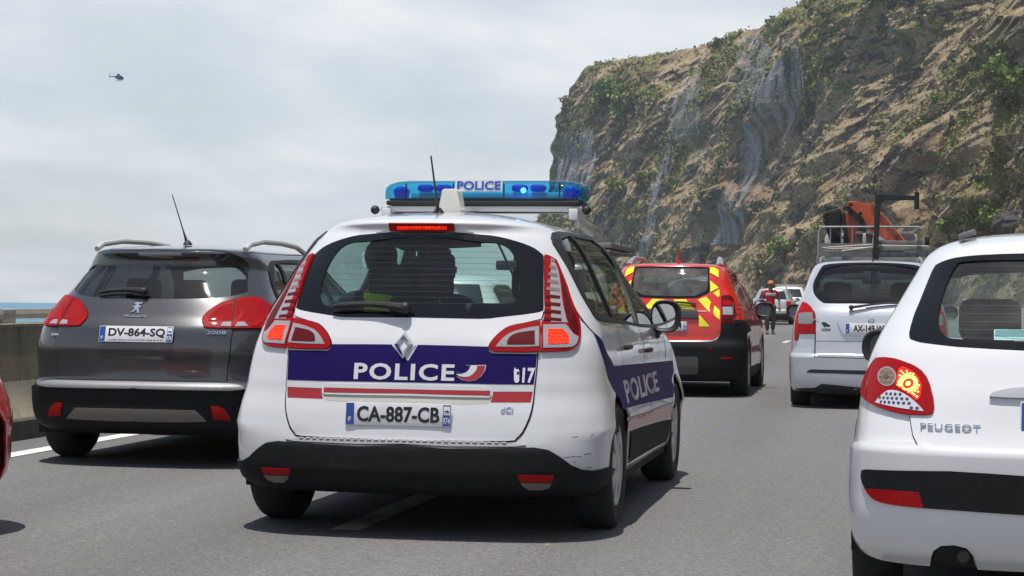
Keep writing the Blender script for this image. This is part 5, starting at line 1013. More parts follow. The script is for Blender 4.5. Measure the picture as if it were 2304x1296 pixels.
# ------------------------------------------------------------------ the police people carrier
M_WPAINT = paint('police white paint', (.63, .645, .66)); M_PBLU = mat('police blue film', (.011, .004, .088), .5, spec=.15, noise=(4, .1, 4)); M_PRED = mat('police red film', (.36, .010, .013), .3, coat=.5, noise=(4, .1, 4)); M_PWHT = mat('reflective letters', (.66, .67, .69), .45)
def police_car():
    b = B_MPV; o = OUT
    car = thing('police_car', 'white police people carrier with a blue light bar on its roof', 'police car', (-2.224, 8.79, 0))
    win = both(o['mpv_window']); win = smooth_poly(win, 2)
    sw = [[(.66, 1.42), (.72, 1.455), (1.05, 1.48), (1.05, 1.06), (.62, 1.075), (.565, 1.10), (.57, 1.18), (.61, 1.30)], [(1.10, 1.482), (1.9, 1.485), (1.95, 1.02), (1.10, 1.055)], [(2.02, 1.483), (2.25, 1.45), (2.45, 1.36), (2.72, 1.20), (2.86, 1.06), (2.84, 1.01), (2.02, 1.018)]]
    make_shell(car, b, M_WPAINT, win, sw, (.80, 3.50), .365, GL_REAR, (1.07, 1.475), wheel_r=.322, track=.828, wheel_w=.205)
    # dark window surround on the flank
    for sd in (1, -1):
        outer = side_poly(b, [(.60, 1.43), (.70, 1.485), (1.1, 1.502), (1.9, 1.503), (2.25, 1.475), (2.5, 1.37), (2.78, 1.20), (2.93, 1.06), (2.92, .985), (1.5, 1.025), (.60, 1.05), (.53, 1.09), (.535, 1.18), (.565, 1.30)], sd, 2)
        sheet('window_surround', b, outer, M_BLACK, car, [side_poly(b, p, sd, 3) for p in sw], .007, .012, .03, (.06, .04))
    clear = smooth_poly(both(o['mpv_clear']), 2)
    sheet('window_edge', b, win, M_FRIT, car, [clear], .002, .006, .04, (.06, .05))
    heater_lines(car, b, 1.13, 1.44, 12, lambda z: np.interp(z, [1.08, 1.15, 1.3, 1.43], [.36, .47, .465, .33]), mat('heater wire', (.09, .045, .02), .6))
    # tailgate, slightly proud with a dark shut line around it
    tg = smooth_poly(both(o['mpv_tailgate']), 2)
    c = np.array(tg); seal = np.stack([c[:, 0]*1.012, np.where(c[:, 1] < .75, c[:, 1]-.007, c[:, 1])], 1)
    sheet('shut_line', b, seal, M_SEAL, car, (), .0015, .004, .04, (.1, .1))
    T = sheet('tailgate', b, tg, M_WPAINT, car, (), .006, .010, .035, (.05, .045))
    sheet('blue_band', b, both(o['mpv_blue']), M_PBLU, T, (), .0072, .001, .04)
    for q in (o['mpv_redband'], mirror(o['mpv_redband'])): sheet('red_band', b, q, M_PRED, T, (), .0072, .001, .04)
    hb = smooth_poly(both(o['mpv_handlebar']), 2); sheet('handle_bar', b, hb, M_WPAINT, T, (), .013, .010, .03)
    sheet('red_line', b, both(o['mpv_redline']), M_PRED, T, (), .0142, .001, .04)
    sheet('handle_shade_band', b, both(b.R([(0, .700), (.42, .690), (.40, .655), (.30, .648), (0, .652)])), mat('dirty shaded band', (.50, .50, .455), .6), T, (), .0068, .0005, .04)  # dirty band with the shade below the handle bar painted in
    body_text('lettering', b, 'POLICE', M_PWHT, T, -.262, .232, .757, .836, .0076, .0012, .028, 1.14)
    body_text('phone_number', b, '17', M_PWHT, T, .553, .610, .752, .824, .0076, .0012, .034)
    sheet('phone_mark', b, o['mpv_phone'], M_PWHT, T, [b.R([(.527, .805), (.537, .805), (.537, .790), (.527, .790)])], .0086, .001, .02)
    for k, m in (('sw_white', M_PWHT), ('sw_red', M_PRED), ('sw_blue', M_PBLU)):
        q = np.array(o['mpv_'+k]); cq = q.mean(0); sheet('swoosh_edge', b, cq+(q-cq)*1.06, M_PWHT, T, (), .0082, .0005, .03); sheet('swoosh', b, q, m, T, (), .0090, .0005, .03)
    body_text('engine_badge', b, 'dCi', M_CHROME, T, .463, .520, .613, .639, .008, .003, .016)
    # diamond badge
    em = bpy.data.objects.new('badge', None); COL.objects.link(em); em.parent = car
    q = b.R([(-.024, .924)])[0]; p = b.P(np.array([q[0]]), np.array([q[1]]), .012)[0]; nb = b.N(np.array([q[0]]), np.array([q[1]]))[0]
    ux = Vector((1, 0, 0)); uy = Vector(nb).cross(ux).normalized()*-1; uy = uy if uy.z > 0 else -uy
    mb = MB(); oo = [(0, .062), (.048, 0), (0, -.062), (-.048, 0)]; ii = [(0, .032), (.021, 0), (0, -.032), (-.021, 0)]
    for i in range(4):
        j = (i+1) % 4; O_ = lambda a, h: mb.bm.verts.new(Vector(p)+ux*a[0]+uy*a[1]+Vector(nb)*h)
        md = lambda A, B: ((A[0]+B[0])/2, (A[1]+B[1])/2)
        a, b2, c2, d = O_(oo[i], 0), O_(oo[j], 0), O_(md(oo[j], ii[j]), .016), O_(md(oo[i], ii[i]), .016); e, f = O_(ii[j], 0), O_(ii[i], 0)
        mb.bm.faces.new((a, b2, c2, d)); mb.bm.faces.new((d, c2, e, f))
    mb.build('badge_diamond', M_CHROME, em, smooth=False)
    MB().prism([(x*1.25, y*1.12) for x, y in oo], p-np.array(nb)*.006, ux, uy, .004).build('badge_field', M_WPAINT, em, smooth=False)
    add_plate(car, -.025, .030, .597, 'CA-887-CB', '974', math.radians(-4), txt_x=(.058, .462))
    # lamps
    for sd in (1, -1):
        S_ = (lambda q: q) if sd > 0 else mirror
        l = sheet('tail_light', b, smooth_poly(S_(o['mpv_lamp']), 2, 45), M_RED, car, (), .014, .02, .02, (.04, .04))
        sheet('lamp_column', b, smooth_poly(S_(o['mpv_lamp_clear']), 2, 45), M_CLEAR, l, (), .0155, .002, .02)
        for k in range(9):                                   # chrome steps behind the clear column
            z = 1.045+.036*k; x0, x1 = np.interp(z, [1.03, 1.34], [.625, .612]), np.interp(z, [1.03, 1.2, 1.34], [.705, .672, .630])
            if x1-x0 > .012: sheet('lamp_step', b, S_([tuple(t) for t in b.R([(x0, z), (x1, z-.006), (x1, z+.008), (x0, z+.016)])]), M_REDD if k < 4 else M_COL, l, (), .0170, .001, .02)
        sheet('lamp_flank', b, smooth_poly(S_(o['mpv_lamp_side']), 2, 45), M_REDD, l, (), .0160, .002, .02)
        sheet('lamp_bowl', b, smooth_poly(S_(o['mpv_lamp_silver']), 2, 45), M_CLEAR, l, (), .0165, .002, .02)
        sheet('brake_light', b, smooth_poly(S_(o['mpv_lamp_red']), 2, 45), M_REDL, l, (), .0185, .002, .02)
        l2 = sheet('tailgate_light', b, smooth_poly(S_(o['mpv_lamp_in']), 2, 45), M_RED, car, (), .016, .02, .02, (.04, .04))
        sheet('lamp_bowl', b, smooth_poly(S_(o['mpv_lamp_in_silver']), 2, 45), M_CLEAR, l2, (), .0175, .002, .02)
        sheet('lamp_glass', b, smooth_poly(S_(o['mpv_lamp_in_red']), 2, 45), M_REDD, l2, (), .0195, .002, .02)
        sheet('reflector', b, S_(o['mpv_refl']), M_REFL, car, (), .016, .01, .02); sheet('reflector_foot', b, S_(o['mpv_refl_low']), mat('smoked reflector', (.10, .085, .08), .3, coat=1), car, (), .016, .01, .02)
        sheet('side_stripe', b, smooth_poly(S_(o['mpv_sidestripe']), 2), M_PBLU, car, (), .002, .0005, .03)
        # bands along the doors
        def fl(pts, m, nm, off=.002): return sheet(nm, b, side_poly(b, pts, sd), m, car, (), off, .0005, .05, (.12, .06))
        d0, d1 = .80, 3.16
        fl([(d0, .82), (d1, .775), (d1, .55), (d0+.02, .60)], M_PBLU, 'door_band'); fl([(d1+.02, .775), (3.5, .77), (3.46, .70), (3.25, .66), (d1+.1, .60), (d1+.02, .56)], M_PBLU, 'wing_band')
        fl([(.90, .552), (d1, .50), (d1-.04, .425), (.98, .478)], M_PRED, 'door_red_band'); fl([(1.17, .462), (d1-.06, .415), (d1-.14, .285), (1.17, .300)], M_GREYP, 'door_guard', .010)
        body_text('door_lettering', b, 'POLICE', mat('reflection faded letters', (.36, .35, .39), .5), car, *( (1.05, 2.55) if sd > 0 else (2.55, 1.05)), .615, .735, .003, .001, .025, view='L', side=sd)  # white letters greyed in colour to imitate road reflections on the doors
        gap(car, b, 'fuel_flap_gap', S_(o['mpv_flap'])+[S_(o['mpv_flap'])[0]], .006, .0025)
    door_lines(car, b, [[(1.12, 1.05), (1.13, .8), (1.15, .62)], [(2.0, 1.02), (2.03, .8), (2.06, .6), (2.04, .33)], [(3.02, .98), (3.10, .8), (3.12, .6), (3.02, .33)], [(1.17, .30), (3.02, .285)]], .3, 1.0)
    door_handle(car, b, 1.28, .90, M_BLACK); door_handle(car, b, 2.16, .865, M_BLACK)
    # bumper
    br = b.L([(.43, .34), (.47, .26), (.50, .20)])
    half = o['mpv_bumper']+[tuple(t) for t in br]+[(.55, b.v[0]+.001), (0, b.v[0]+.001)]
    sheet('bumper', b, both(half), M_GREYP, car, (), .012, .03, .03, (.05, .04))
    st = sheet('bumper_step', b, both(o['mpv_step']), M_SILV, car, (), .014, .02, .03)
    st.data.materials[0] = mat('lit grey tread strip', (.30, .30, .31), .6)  # tread strip painted pale grey, the lit bumper top put into its colour
    for x in np.arange(-.50, .51, .034):
        q = b.R([(x, .468)])[0]; p = b.P(np.array([q[0]]), np.array([q[1]]), .016)[0]; MB().box(p, (.022, .008, .008), .002, seg=1).build('tread', mat('tread grey', (.38, .38, .39), .5), st, smooth=False)
    # scratches on the right rear corner
    m_sc = mat('scuff grey', (.10, .095, .09), .8)
    for pts in ([(.76, .405), (.80, .41), (.835, .408)], [(.845, .418), (.872, .421)], [(.80, .385), (.812, .384)], [(.87, .50), (.885, .515)], [(.86, .358), (.875, .352)], [(.79, .50), (.82, .503)]):
        gap(car, b, 'scuff', b.R(pts), .0035, .0014).data.materials[0] = m_sc
    sheet('third_brake_light', b, smooth_poly(b.R([(-.172, 1.523), (.156, 1.523), (.156, 1.486), (-.172, 1.486)]), 1), M_RED, car, (), .012, .014, .03)
    sheet('third_brake_glow', b, b.R([(-.13, 1.512), (.12, 1.512), (.12, 1.497), (-.13, 1.497)]), M_REDL, car, (), .0135, .002, .03)
    wiper(car, b, (-.03, 1.085), (-.40, 1.092), off=.035, r=.014)
    for sd in (1, -1): add_mirror(car, sd*.945, 2.72, 1.06, sd, M_BLACK, w=.185, h=.20, d=.10)
    seats(car, .56, 1.45, 2.20)
    antenna(car, (-.02, .80, 1.583), (-.03, .66, 1.875), M_BLACK, .006)
    # roof furniture
    ry = 1.62
    rack = MB().box((.03, ry, 1.652), (1.14, .05, .03), .004).box((.03, ry+.22, 1.652), (1.14, .05, .03), .004)
    for sd in (1, -1): rack.box((.03+sd*.53, ry+.11, 1.622), (.05, .34, .06), .006)
    rk = rack.build('roof_rack', mat('rack white', (.62, .63, .64), .45), car)
    for sd in (1, -1):
        MB().ball((.03+sd*.60, ry-.03, 1.645), .026, (1, 1.2, 1)).build('rack_lamp', M_BLACK, rk)
        MB().box((sd*.572, ry+.45, 1.560), (.02, .80, .075), .008, rot=Matrix.Rotation(-.05, 3, 'X')).build('roof_strip', M_WPAINT, car)
    MB().prism([(-.062, 0), (.062, 0), (.062, .03), (.053, .034), (.046, .122), (.035, .134), (-.035, .134), (-.046, .122), (-.053, .034), (-.062, .03)], (-.03, 1.10, 1.600), (1, 0, 0), (0, 0, 1), -.11, .006).build('radio_housing', mat('cream plastic', (.62, .61, .56), .5), car)
    # light bar
    lb = bpy.data.objects.new('light_bar', None); COL.objects.link(lb); lb.parent = car; lb.location = (.045, ry+.10, 1.668); lb.scale = (.87, 1, .90)
    MB().box((0, 0, .018), (1.26, .30, .030), .010).box((0, 0, .038), (1.22, .28, .02), .006).build('bar_base', M_BLACK, lb)
    GB = glass('blue light bar plastic', (.22, .72, .95), 1.0, .03); n = 28; mb = MB()
    sect = [(-.650, .62, .60, .18), (-.645, .75, .72, .40), (-.62, .88, .85, .65), (-.57, .98, .95, .85), (-.50, 1, 1, 1), (.50, 1, 1, 1), (.57, .98, .95, .85), (.62, .88, .85, .65), (.645, .75, .72, .40), (.650, .62, .60, .18)]
    rings = []
    for x, ky, kz, _ in sect:
        rings.append([mb.bm.verts.new((x, .15*ky*math.copysign(abs(math.cos(t))**.6, math.cos(t)), .044+.118*kz*abs(math.sin(t))**.62)) for t in [math.pi*i/n for i in range(n+1)]])
    for A, B in zip(rings, rings[1:]):
        for i in range(n): mb.bm.faces.new((A[i], A[i+1], B[i+1], B[i]))
    mb.bm.faces.new(rings[0]); mb.bm.faces.new(rings[-1]); mb.build('bar_dome', GB, lb)
    M_BL = mat('beacon blue', (.015, .03, .22), .3, emit=(.02, .08, 1), estr=.22)
    M_BF = mat('lit blue flash', (.1, .3, 1), .3, emit=(.10, .30, 1), estr=14); M_REF = mat('lamp reflector', (.55, .60, .66), .25, .8)
    MB().box((0, .04, .068), (1.0, .12, .045), .004).build('reflector_tray', mat('pale tray', (.50, .58, .62), .5), lb)
    for x in (-.57, .55): MB().lathe([(0, .045), (.05, .055), (.07, .03)], (x, 0, .055), 'Z', 16, True).ball((x, -.03, .10), .03).build('rotating_lamp', M_BL, lb)
    for x in (-.40, -.28, .22, .34): MB().box((x, -.03, .115), (.10, .07, .045), .018).build('lamp_head', M_BL, lb)
    MB().ball((.255, -.085, .098), .017).build('flash_bulb', M_BF, lb)
    for x in (-.50, -.19, .14, .50): MB().box((x, -.139, .095), (.007, .012, .085)).build('bar_divider', M_SEAL, lb)
    sg = MB().prism([(-.16, 0), (.145, 0), (.145, .072), (-.16, .072)], (-.015, -.150, .088), (1, 0, 0), (0, .10, 1), -.004).build('police_sign', M_WHITE, lb, smooth=False)
    flat_text('sign_lettering', 'POLICE', mat('sign blue', (.02, .10, .42), .5), lb, (-.163, -.1515, .096), (1, 0, 0), (0, .10, 1), .285, .056, .001, .03)
    return car
police_car()

# ------------------------------------------------------------------ the grey crossover in the left lane
def tail_badge_lion(T, b, x, z, h):
    """the rampant lion badge, as a raised chrome outline"""
    L_ = [(.30, .98), (.46, 1.0), (.55, .93), (.72, .97), (.98, .99), (.86, .90), (.98, .84), (.78, .84), (.64, .78), (.70, .66), (.98, .64), (.80, .56), (.96, .46), (.72, .52), (.66, .44), (.80, .30), (.78, .12), (.94, .02), (.66, .02), (.60, .24), (.46, .34), (.40, .18), (.20, .06), (.02, .04), (.16, .14), (.28, .28), (.26, .44), (.34, .58), (.20, .50), (.04, .56), (.20, .62), (.38, .74), (.32, .82), (.14, .80), (.22, .90)]
    tri = tessellate_polygon([[Vector((a, c, 0)) for a, c in L_]])
    A = np.array([(x+(a-.5)*h, z+(c-.5)*h) for a, c in L_]); q = b.R(A); P1 = b.P(q[:, 0], q[:, 1], .013); P0 = b.P(q[:, 0], q[:, 1], .004); n = len(L_)
    F = [tuple(t) for t in tri]+[(i, (i+1) % n, n+(i+1) % n, n+i) for i in range(n)]
    return mesh_obj('lion_badge', np.concatenate([P1, P0]), F, M_CHROME, T, False)
def crossover_car():
    b = B_CROSS; o = OUT; MP = paint('dark grey metallic paint', (.058, .059, .062), .45, .32, .08)
    car = thing('crossover_car', 'dark grey metallic crossover with a bent roof antenna beside the sea wall', 'car', (-4.866, 12.0, 0))
    win = smooth_poly(both(o['cross_window']), 2)
    sw = [[(.86, 1.30), (.95, 1.37), (1.05, 1.385), (1.05, 1.03), (.84, 1.08), (.76, 1.17)], [(1.10, 1.39), (1.88, 1.40), (1.90, 1.0), (1.10, 1.025)], [(1.95, 1.40), (2.25, 1.36), (2.70, 1.13), (2.82, .99), (1.95, .99)]]
    make_shell(car, b, MP, win, sw, (.78, 3.318), .375, glass('smoked rear glass', (.27, .30, .30), 1.2, .03, .02), (1.02, 1.40), m_side=GL_DARK, wheel_r=.325, track=.775)
    for sd in (1, -1):
        sheet('window_surround', b, side_poly(b, [(.80, 1.33), (.95, 1.402), (1.9, 1.425), (2.28, 1.385), (2.78, 1.13), (2.92, .97), (1.5, .985), (.82, 1.06), (.70, 1.16)], sd, 2), M_BLACK, car, [side_poly(b, p, sd, 3) for p in sw], .007, .012, .03, (.06, .04))
        sheet('sill_chrome', b, side_poly(b, [(.82, 1.043), (1.5, .975), (2.9, .958), (2.9, .972), (1.5, .989), (.82, 1.058)], sd), M_SILV, car, (), .009, .004, .03)
    tg = smooth_poly(both(o['cross_tailgate']), 2); c = np.array(tg)
    sheet('shut_line', b, np.stack([c[:, 0]*1.013, c[:, 1]-.004], 1), M_SEAL, car, (), .0015, .004, .04, (.1, .1))
    T = sheet('tailgate', b, tg, MP, car, (), .006, .01, .035, (.05, .045))
    sp = sheet('spoiler', b, both(o['cross_spoiler']), mat('gloss black spoiler', (.008, .008, .009), .12, coat=1), car, (), .006, .01, .03)
    sheet('third_brake_light', b, b.R([(-.145, 1.446), (.165, 1.446), (.165, 1.430), (-.145, 1.430)]), M_CLEAR, car, (), .010, .006, .03)
    tail_badge_lion(T, b, -.064, 1.063, .075); body_text('maker_name', b, 'PEUGEOT', M_CHROME, T, -.140, .032, .998, 1.013, .008, .004, .012, 1.1)
    body_text('model_number', b, '2008', M_CHROME, T, .460, .584, .893, .915, .008, .005, .010); sheet('engine_badge', b, b.R([(-.665, .885), (-.600, .886), (-.600, .872), (-.665, .871)]), M_SILV, T, (), .008, .004, .03)
    add_plate(car, -.015, .048, .892, 'DV-864-SQ', '974', math.radians(-14), dealer='JULIEN CAILLE AUTO LE PORT 0262 42 41 91', txt_x=(.065, .465))
    for sd in (1, -1):
        S_ = (lambda q: q) if sd > 0 else mirror
        l = sheet('tail_light', b, smooth_poly(S_(o['cross_lamp']), 2, 50), M_RED, car, (), .014, .02, .02, (.04, .04))
        sheet('lamp_glow', b, smooth_poly(S_(o['cross_lamp_hot']), 2, 50), M_REFL, l, (), .0155, .002, .02); sheet('lamp_glow', b, smooth_poly(S_(o['cross_lamp_mid']), 2, 50), M_REFL, l, (), .0155, .002, .02)
        gap(car, b, 'lamp_split', S_(o['cross_lampsplit']), .007, .0168)
        for k in ('cross_lamp_rev', 'cross_lamp_rev2'): sheet('reversing_light', b, S_(o[k]), M_CLEAR, l, (), .017, .003, .02)
        for k in range(2):
            x = .60+.12*k; sheet('lamp_claw', b, S_([tuple(t) for t in b.R([(x, .945), (x+.028, .945), (x+.06, 1.04), (x+.035, 1.05)])]), M_REDL if False else lens('bright red lamp plastic', (.36, .004, .006)), l, (), .0172, .002, .02)
        sheet('reflector', b, smooth_poly(S_(o['cross_refl']), 1), M_REFL, car, (), .018, .012, .02)
    half = o['cross_bump_top']+[tuple(t) for t in b.L([(.42, .50), (.43, .40), (.40, .26)])]+[(.6, b.v[0]+.001), (0, b.v[0]+.001)]
    sheet('bumper', b, both(half), M_GREYP, car, (), .010, .02, .03, (.05, .04))
    sheet('bumper_trim', b, both(o['cross_strip']), mat('grey bumper trim', (.25, .255, .26), .45, .3), car, (), .028, .020, .015, (.02, .012)); sheet('skid_plate', b, smooth_poly(both(o['cross_silver']), 2), mat('taupe skid trim', (.17, .15, .13), .45, .3), car, (), .022, .014, .03)
    wiper(car, b, (-.03, 1.155), (-.36, 1.150), off=.03, r=.015)
    door_lines(car, b, [[(1.95, .98), (1.98, .7), (1.95, .32)], [(.98, 1.0), (1.1, .75), (1.2, .6)], [(2.88, .94), (2.94, .7), (2.88, .32)]], .3, 1)
    door_handle(car, b, 1.25, .88, MP); door_handle(car, b, 2.1, .87, MP)
    for sd in (1, -1): add_mirror(car, sd*.97, 2.70, 1.0, sd, MP, w=.22, h=.15)
    roof_rail(car, [(.545, .62, 1.475), (.545, .72, 1.512), (.53, 1.05, 1.543), (.515, 1.5, 1.546), (.51, 1.9, 1.530), (.51, 2.15, 1.480)], mat('bright roof rail', (.55, .56, .57), .45, .2), .040)
    seats(car, .50, 1.25, 2.05, half=.34)
    antenna(car, (.02, .90, 1.512), (-.085, .86, 1.87), M_BLACK, .005)
    return car
crossover_car()

# ------------------------------------------------------------------ the red fire officer's off-roader
def fire_car():
    b = B_SUV; o = OUT; MP = paint('fire red paint', (.60, .020, .010), 0, .3, .03); MY = mat('fluorescent yellow film', (.78, .76, .02), .5, coat=.2)
    car = thing('fire_service_car', 'red fire service off-roader with yellow chevrons on its tailgate', 'car', (-2.50, 22.69, 0))
    win = smooth_poly(both(o['suv_window']), 2)
    sw = [[(.98, 1.47), (1.16, 1.485), (1.16, 1.10), (1.02, 1.12), (.93, 1.22), (.92, 1.38)], [(1.22, 1.487), (1.98, 1.495), (2.0, 1.06), (1.22, 1.09)], [(2.06, 1.495), (2.3, 1.46), (2.65, 1.24), (2.88, 1.06), (2.06, 1.055)]]
    make_shell(car, b, MP, win, sw, (.82, 3.493), .40, glass('dusty glass with reflection veil', (.42, .52, .50), 1.3, .03, .16), (1.10, 1.51), wheel_r=.345, track=.815, wheel_w=.215, rim='steel', arch_trim=None)  # rear window's dust veil thickened to imitate the reflection on it
    sheet('window_edge', b, win, M_FRIT, car, [np.array(win)*[.95, 1]+np.stack([np.zeros(len(win)), np.where(np.array(win)[:, 1] > 1.45, -.018, .035)], 1)], .002, .006, .04, (.06, .05))
    tg = smooth_poly(both(o['suv_tailgate']), 2); c = np.array(tg)
    T = sheet('tailgate', b, tg, MP, car, (), .006, .01, .035, (.05, .045))
    for i in range(7):
        q = o['suv_yel%d' % i]
        for qq in (q, mirror(q)): sheet('chevron', b, qq, MY, T if i > 2 else car, (), .0085, .002, .03)
    sheet('lip_highlight', b, both(o['suv_liphighlight']), M_CHROME, car, (), .010, .008, .03)  # chrome strip imitates the highlight along the tailgate's lower edge
    sheet('handle_bar', b, smooth_poly(both(o['suv_bar']), 2, 40), M_BLACK, T, (), .03, .03, .03)
    sheet('bar_chrome', b, b.R([(-.46, 1.030), (.46, 1.030), (.46, 1.038), (-.46, 1.038)]), M_SILV, T, (), .012, .006, .03)
    body_text('model_name', b, 'DUSTER', M_SILV, T, -.28, .133, .958, .993, .031, .004, .014, 1.15)
    add_plate(car, -.03, .040, .858, 'P-515-LM', '974', math.radians(-3), dealer='SERVICE DEPARTEMENTAL', txt_x=(.10, .455))
    for sd in (1, -1):
        S_ = (lambda q: q) if sd > 0 else mirror
        l = sheet('tail_light', b, smooth_poly(S_(o['suv_lamp']), 2, 50), M_REDD, car, (), .014, .02, .02, (.04, .04))
        sheet('lamp_red', b, S_(o['suv_lamp_top']), lens('bright red lamp plastic', (.36, .004, .006)), l, (), .0165, .003, .02); sheet('lamp_clear', b, S_(o['suv_lamp_clear']), M_CLEAR, l, (), .0165, .003, .02); sheet('lamp_low', b, S_(o['suv_lamp_low']), M_REDD, l, (), .0165, .003, .02)
        q = np.array(o['suv_lamp'])                       # wire guard over the lamp
        for z in (.93, .985, 1.045, 1.10):
            qq = b.R([(.752, z), (.79, z), (.83, z)]); P = b.P(sd*qq[:, 0], qq[:, 1], .032); MB().tube(P, .005, 5).build('lamp_guard', M_BLACK, l)
        for x in (.757, .82):
            qq = b.R([(x, .89), (x, 1.0), (x-.02, 1.13)]); P = b.P(sd*qq[:, 0], qq[:, 1], .032); MB().tube(P, .005, 5).build('lamp_guard', M_BLACK, l)
        sheet('reflector', b, S_(o['suv_refl']), M_REFL, car, (), .018, .012, .02); sheet('small_reflector', b, S_(o['suv_refl2']), M_REFL, car, (), .018, .012, .02)
    br = b.L([(.395, .78), (.38, .62), (.42, .40), (.46, .24)])
    sheet('bumper', b, both(o['suv_bump']+[tuple(t) for t in br]+[(.6, b.v[0]+.001), (0, b.v[0]+.001)]), M_GREYP, car, (), .014, .03, .03, (.05, .04))
    sheet('skid_plate', b, smooth_poly(both(o['suv_skid']), 2, 40), mat('matt grey skid', (.065, .06, .055), .6), car, (), .020, .02, .03)
    for sd in (1, -1): sheet('sill_guard', b, side_poly(b, [(1.25, .34), (1.22, .22), (3.1, .22), (3.06, .34)], sd), M_GREYP, car, (), .01, .01, .05, (.12, .06))
    wiper(car, b, (-.04, 1.115), (.33, 1.112), off=.03, r=.014)
    door_lines(car, b, [[(2.03, 1.04), (2.06, .7), (2.03, .34)], [(1.12, 1.08), (1.2, .85), (1.27, .62)], [(3.02, 1.0), (3.06, .7), (3.02, .34)]], .3, 1)
    door_handle(car, b, 1.38, .95, MP); door_handle(car, b, 2.2, .94, MP)
    for sd in (1, -1): add_mirror(car, sd*.99, 2.75, 1.06, sd, M_BLACK, w=.24, h=.19, m_glass=M_MIRD)
    for sd in (1, -1):
        r = MB().tube([(sd*.56, .74, 1.58), (sd*.55, .85, 1.635), (sd*.53, 1.02, 1.683), (sd*.52, 1.25, 1.69), (sd*.51, 1.9, 1.69), (sd*.51, 2.25, 1.60)], [.05, .045, .03, .024, .024, .03], 8).build('roof_rail', M_SILV, car)
    MB().tube([(.0, 1.2, 1.64), (.0, 1.2, 1.80)], [.018, .010], 8).lathe([(0, .04), (.03, .03)], (.0, 1.2, 1.645), 'Z', 12, True).build('antenna', mat('red aerial', (.35, .02, .02), .5), car)
    seats(car, .62, 1.45, 2.25, half=.36)
    return car
fire_car()

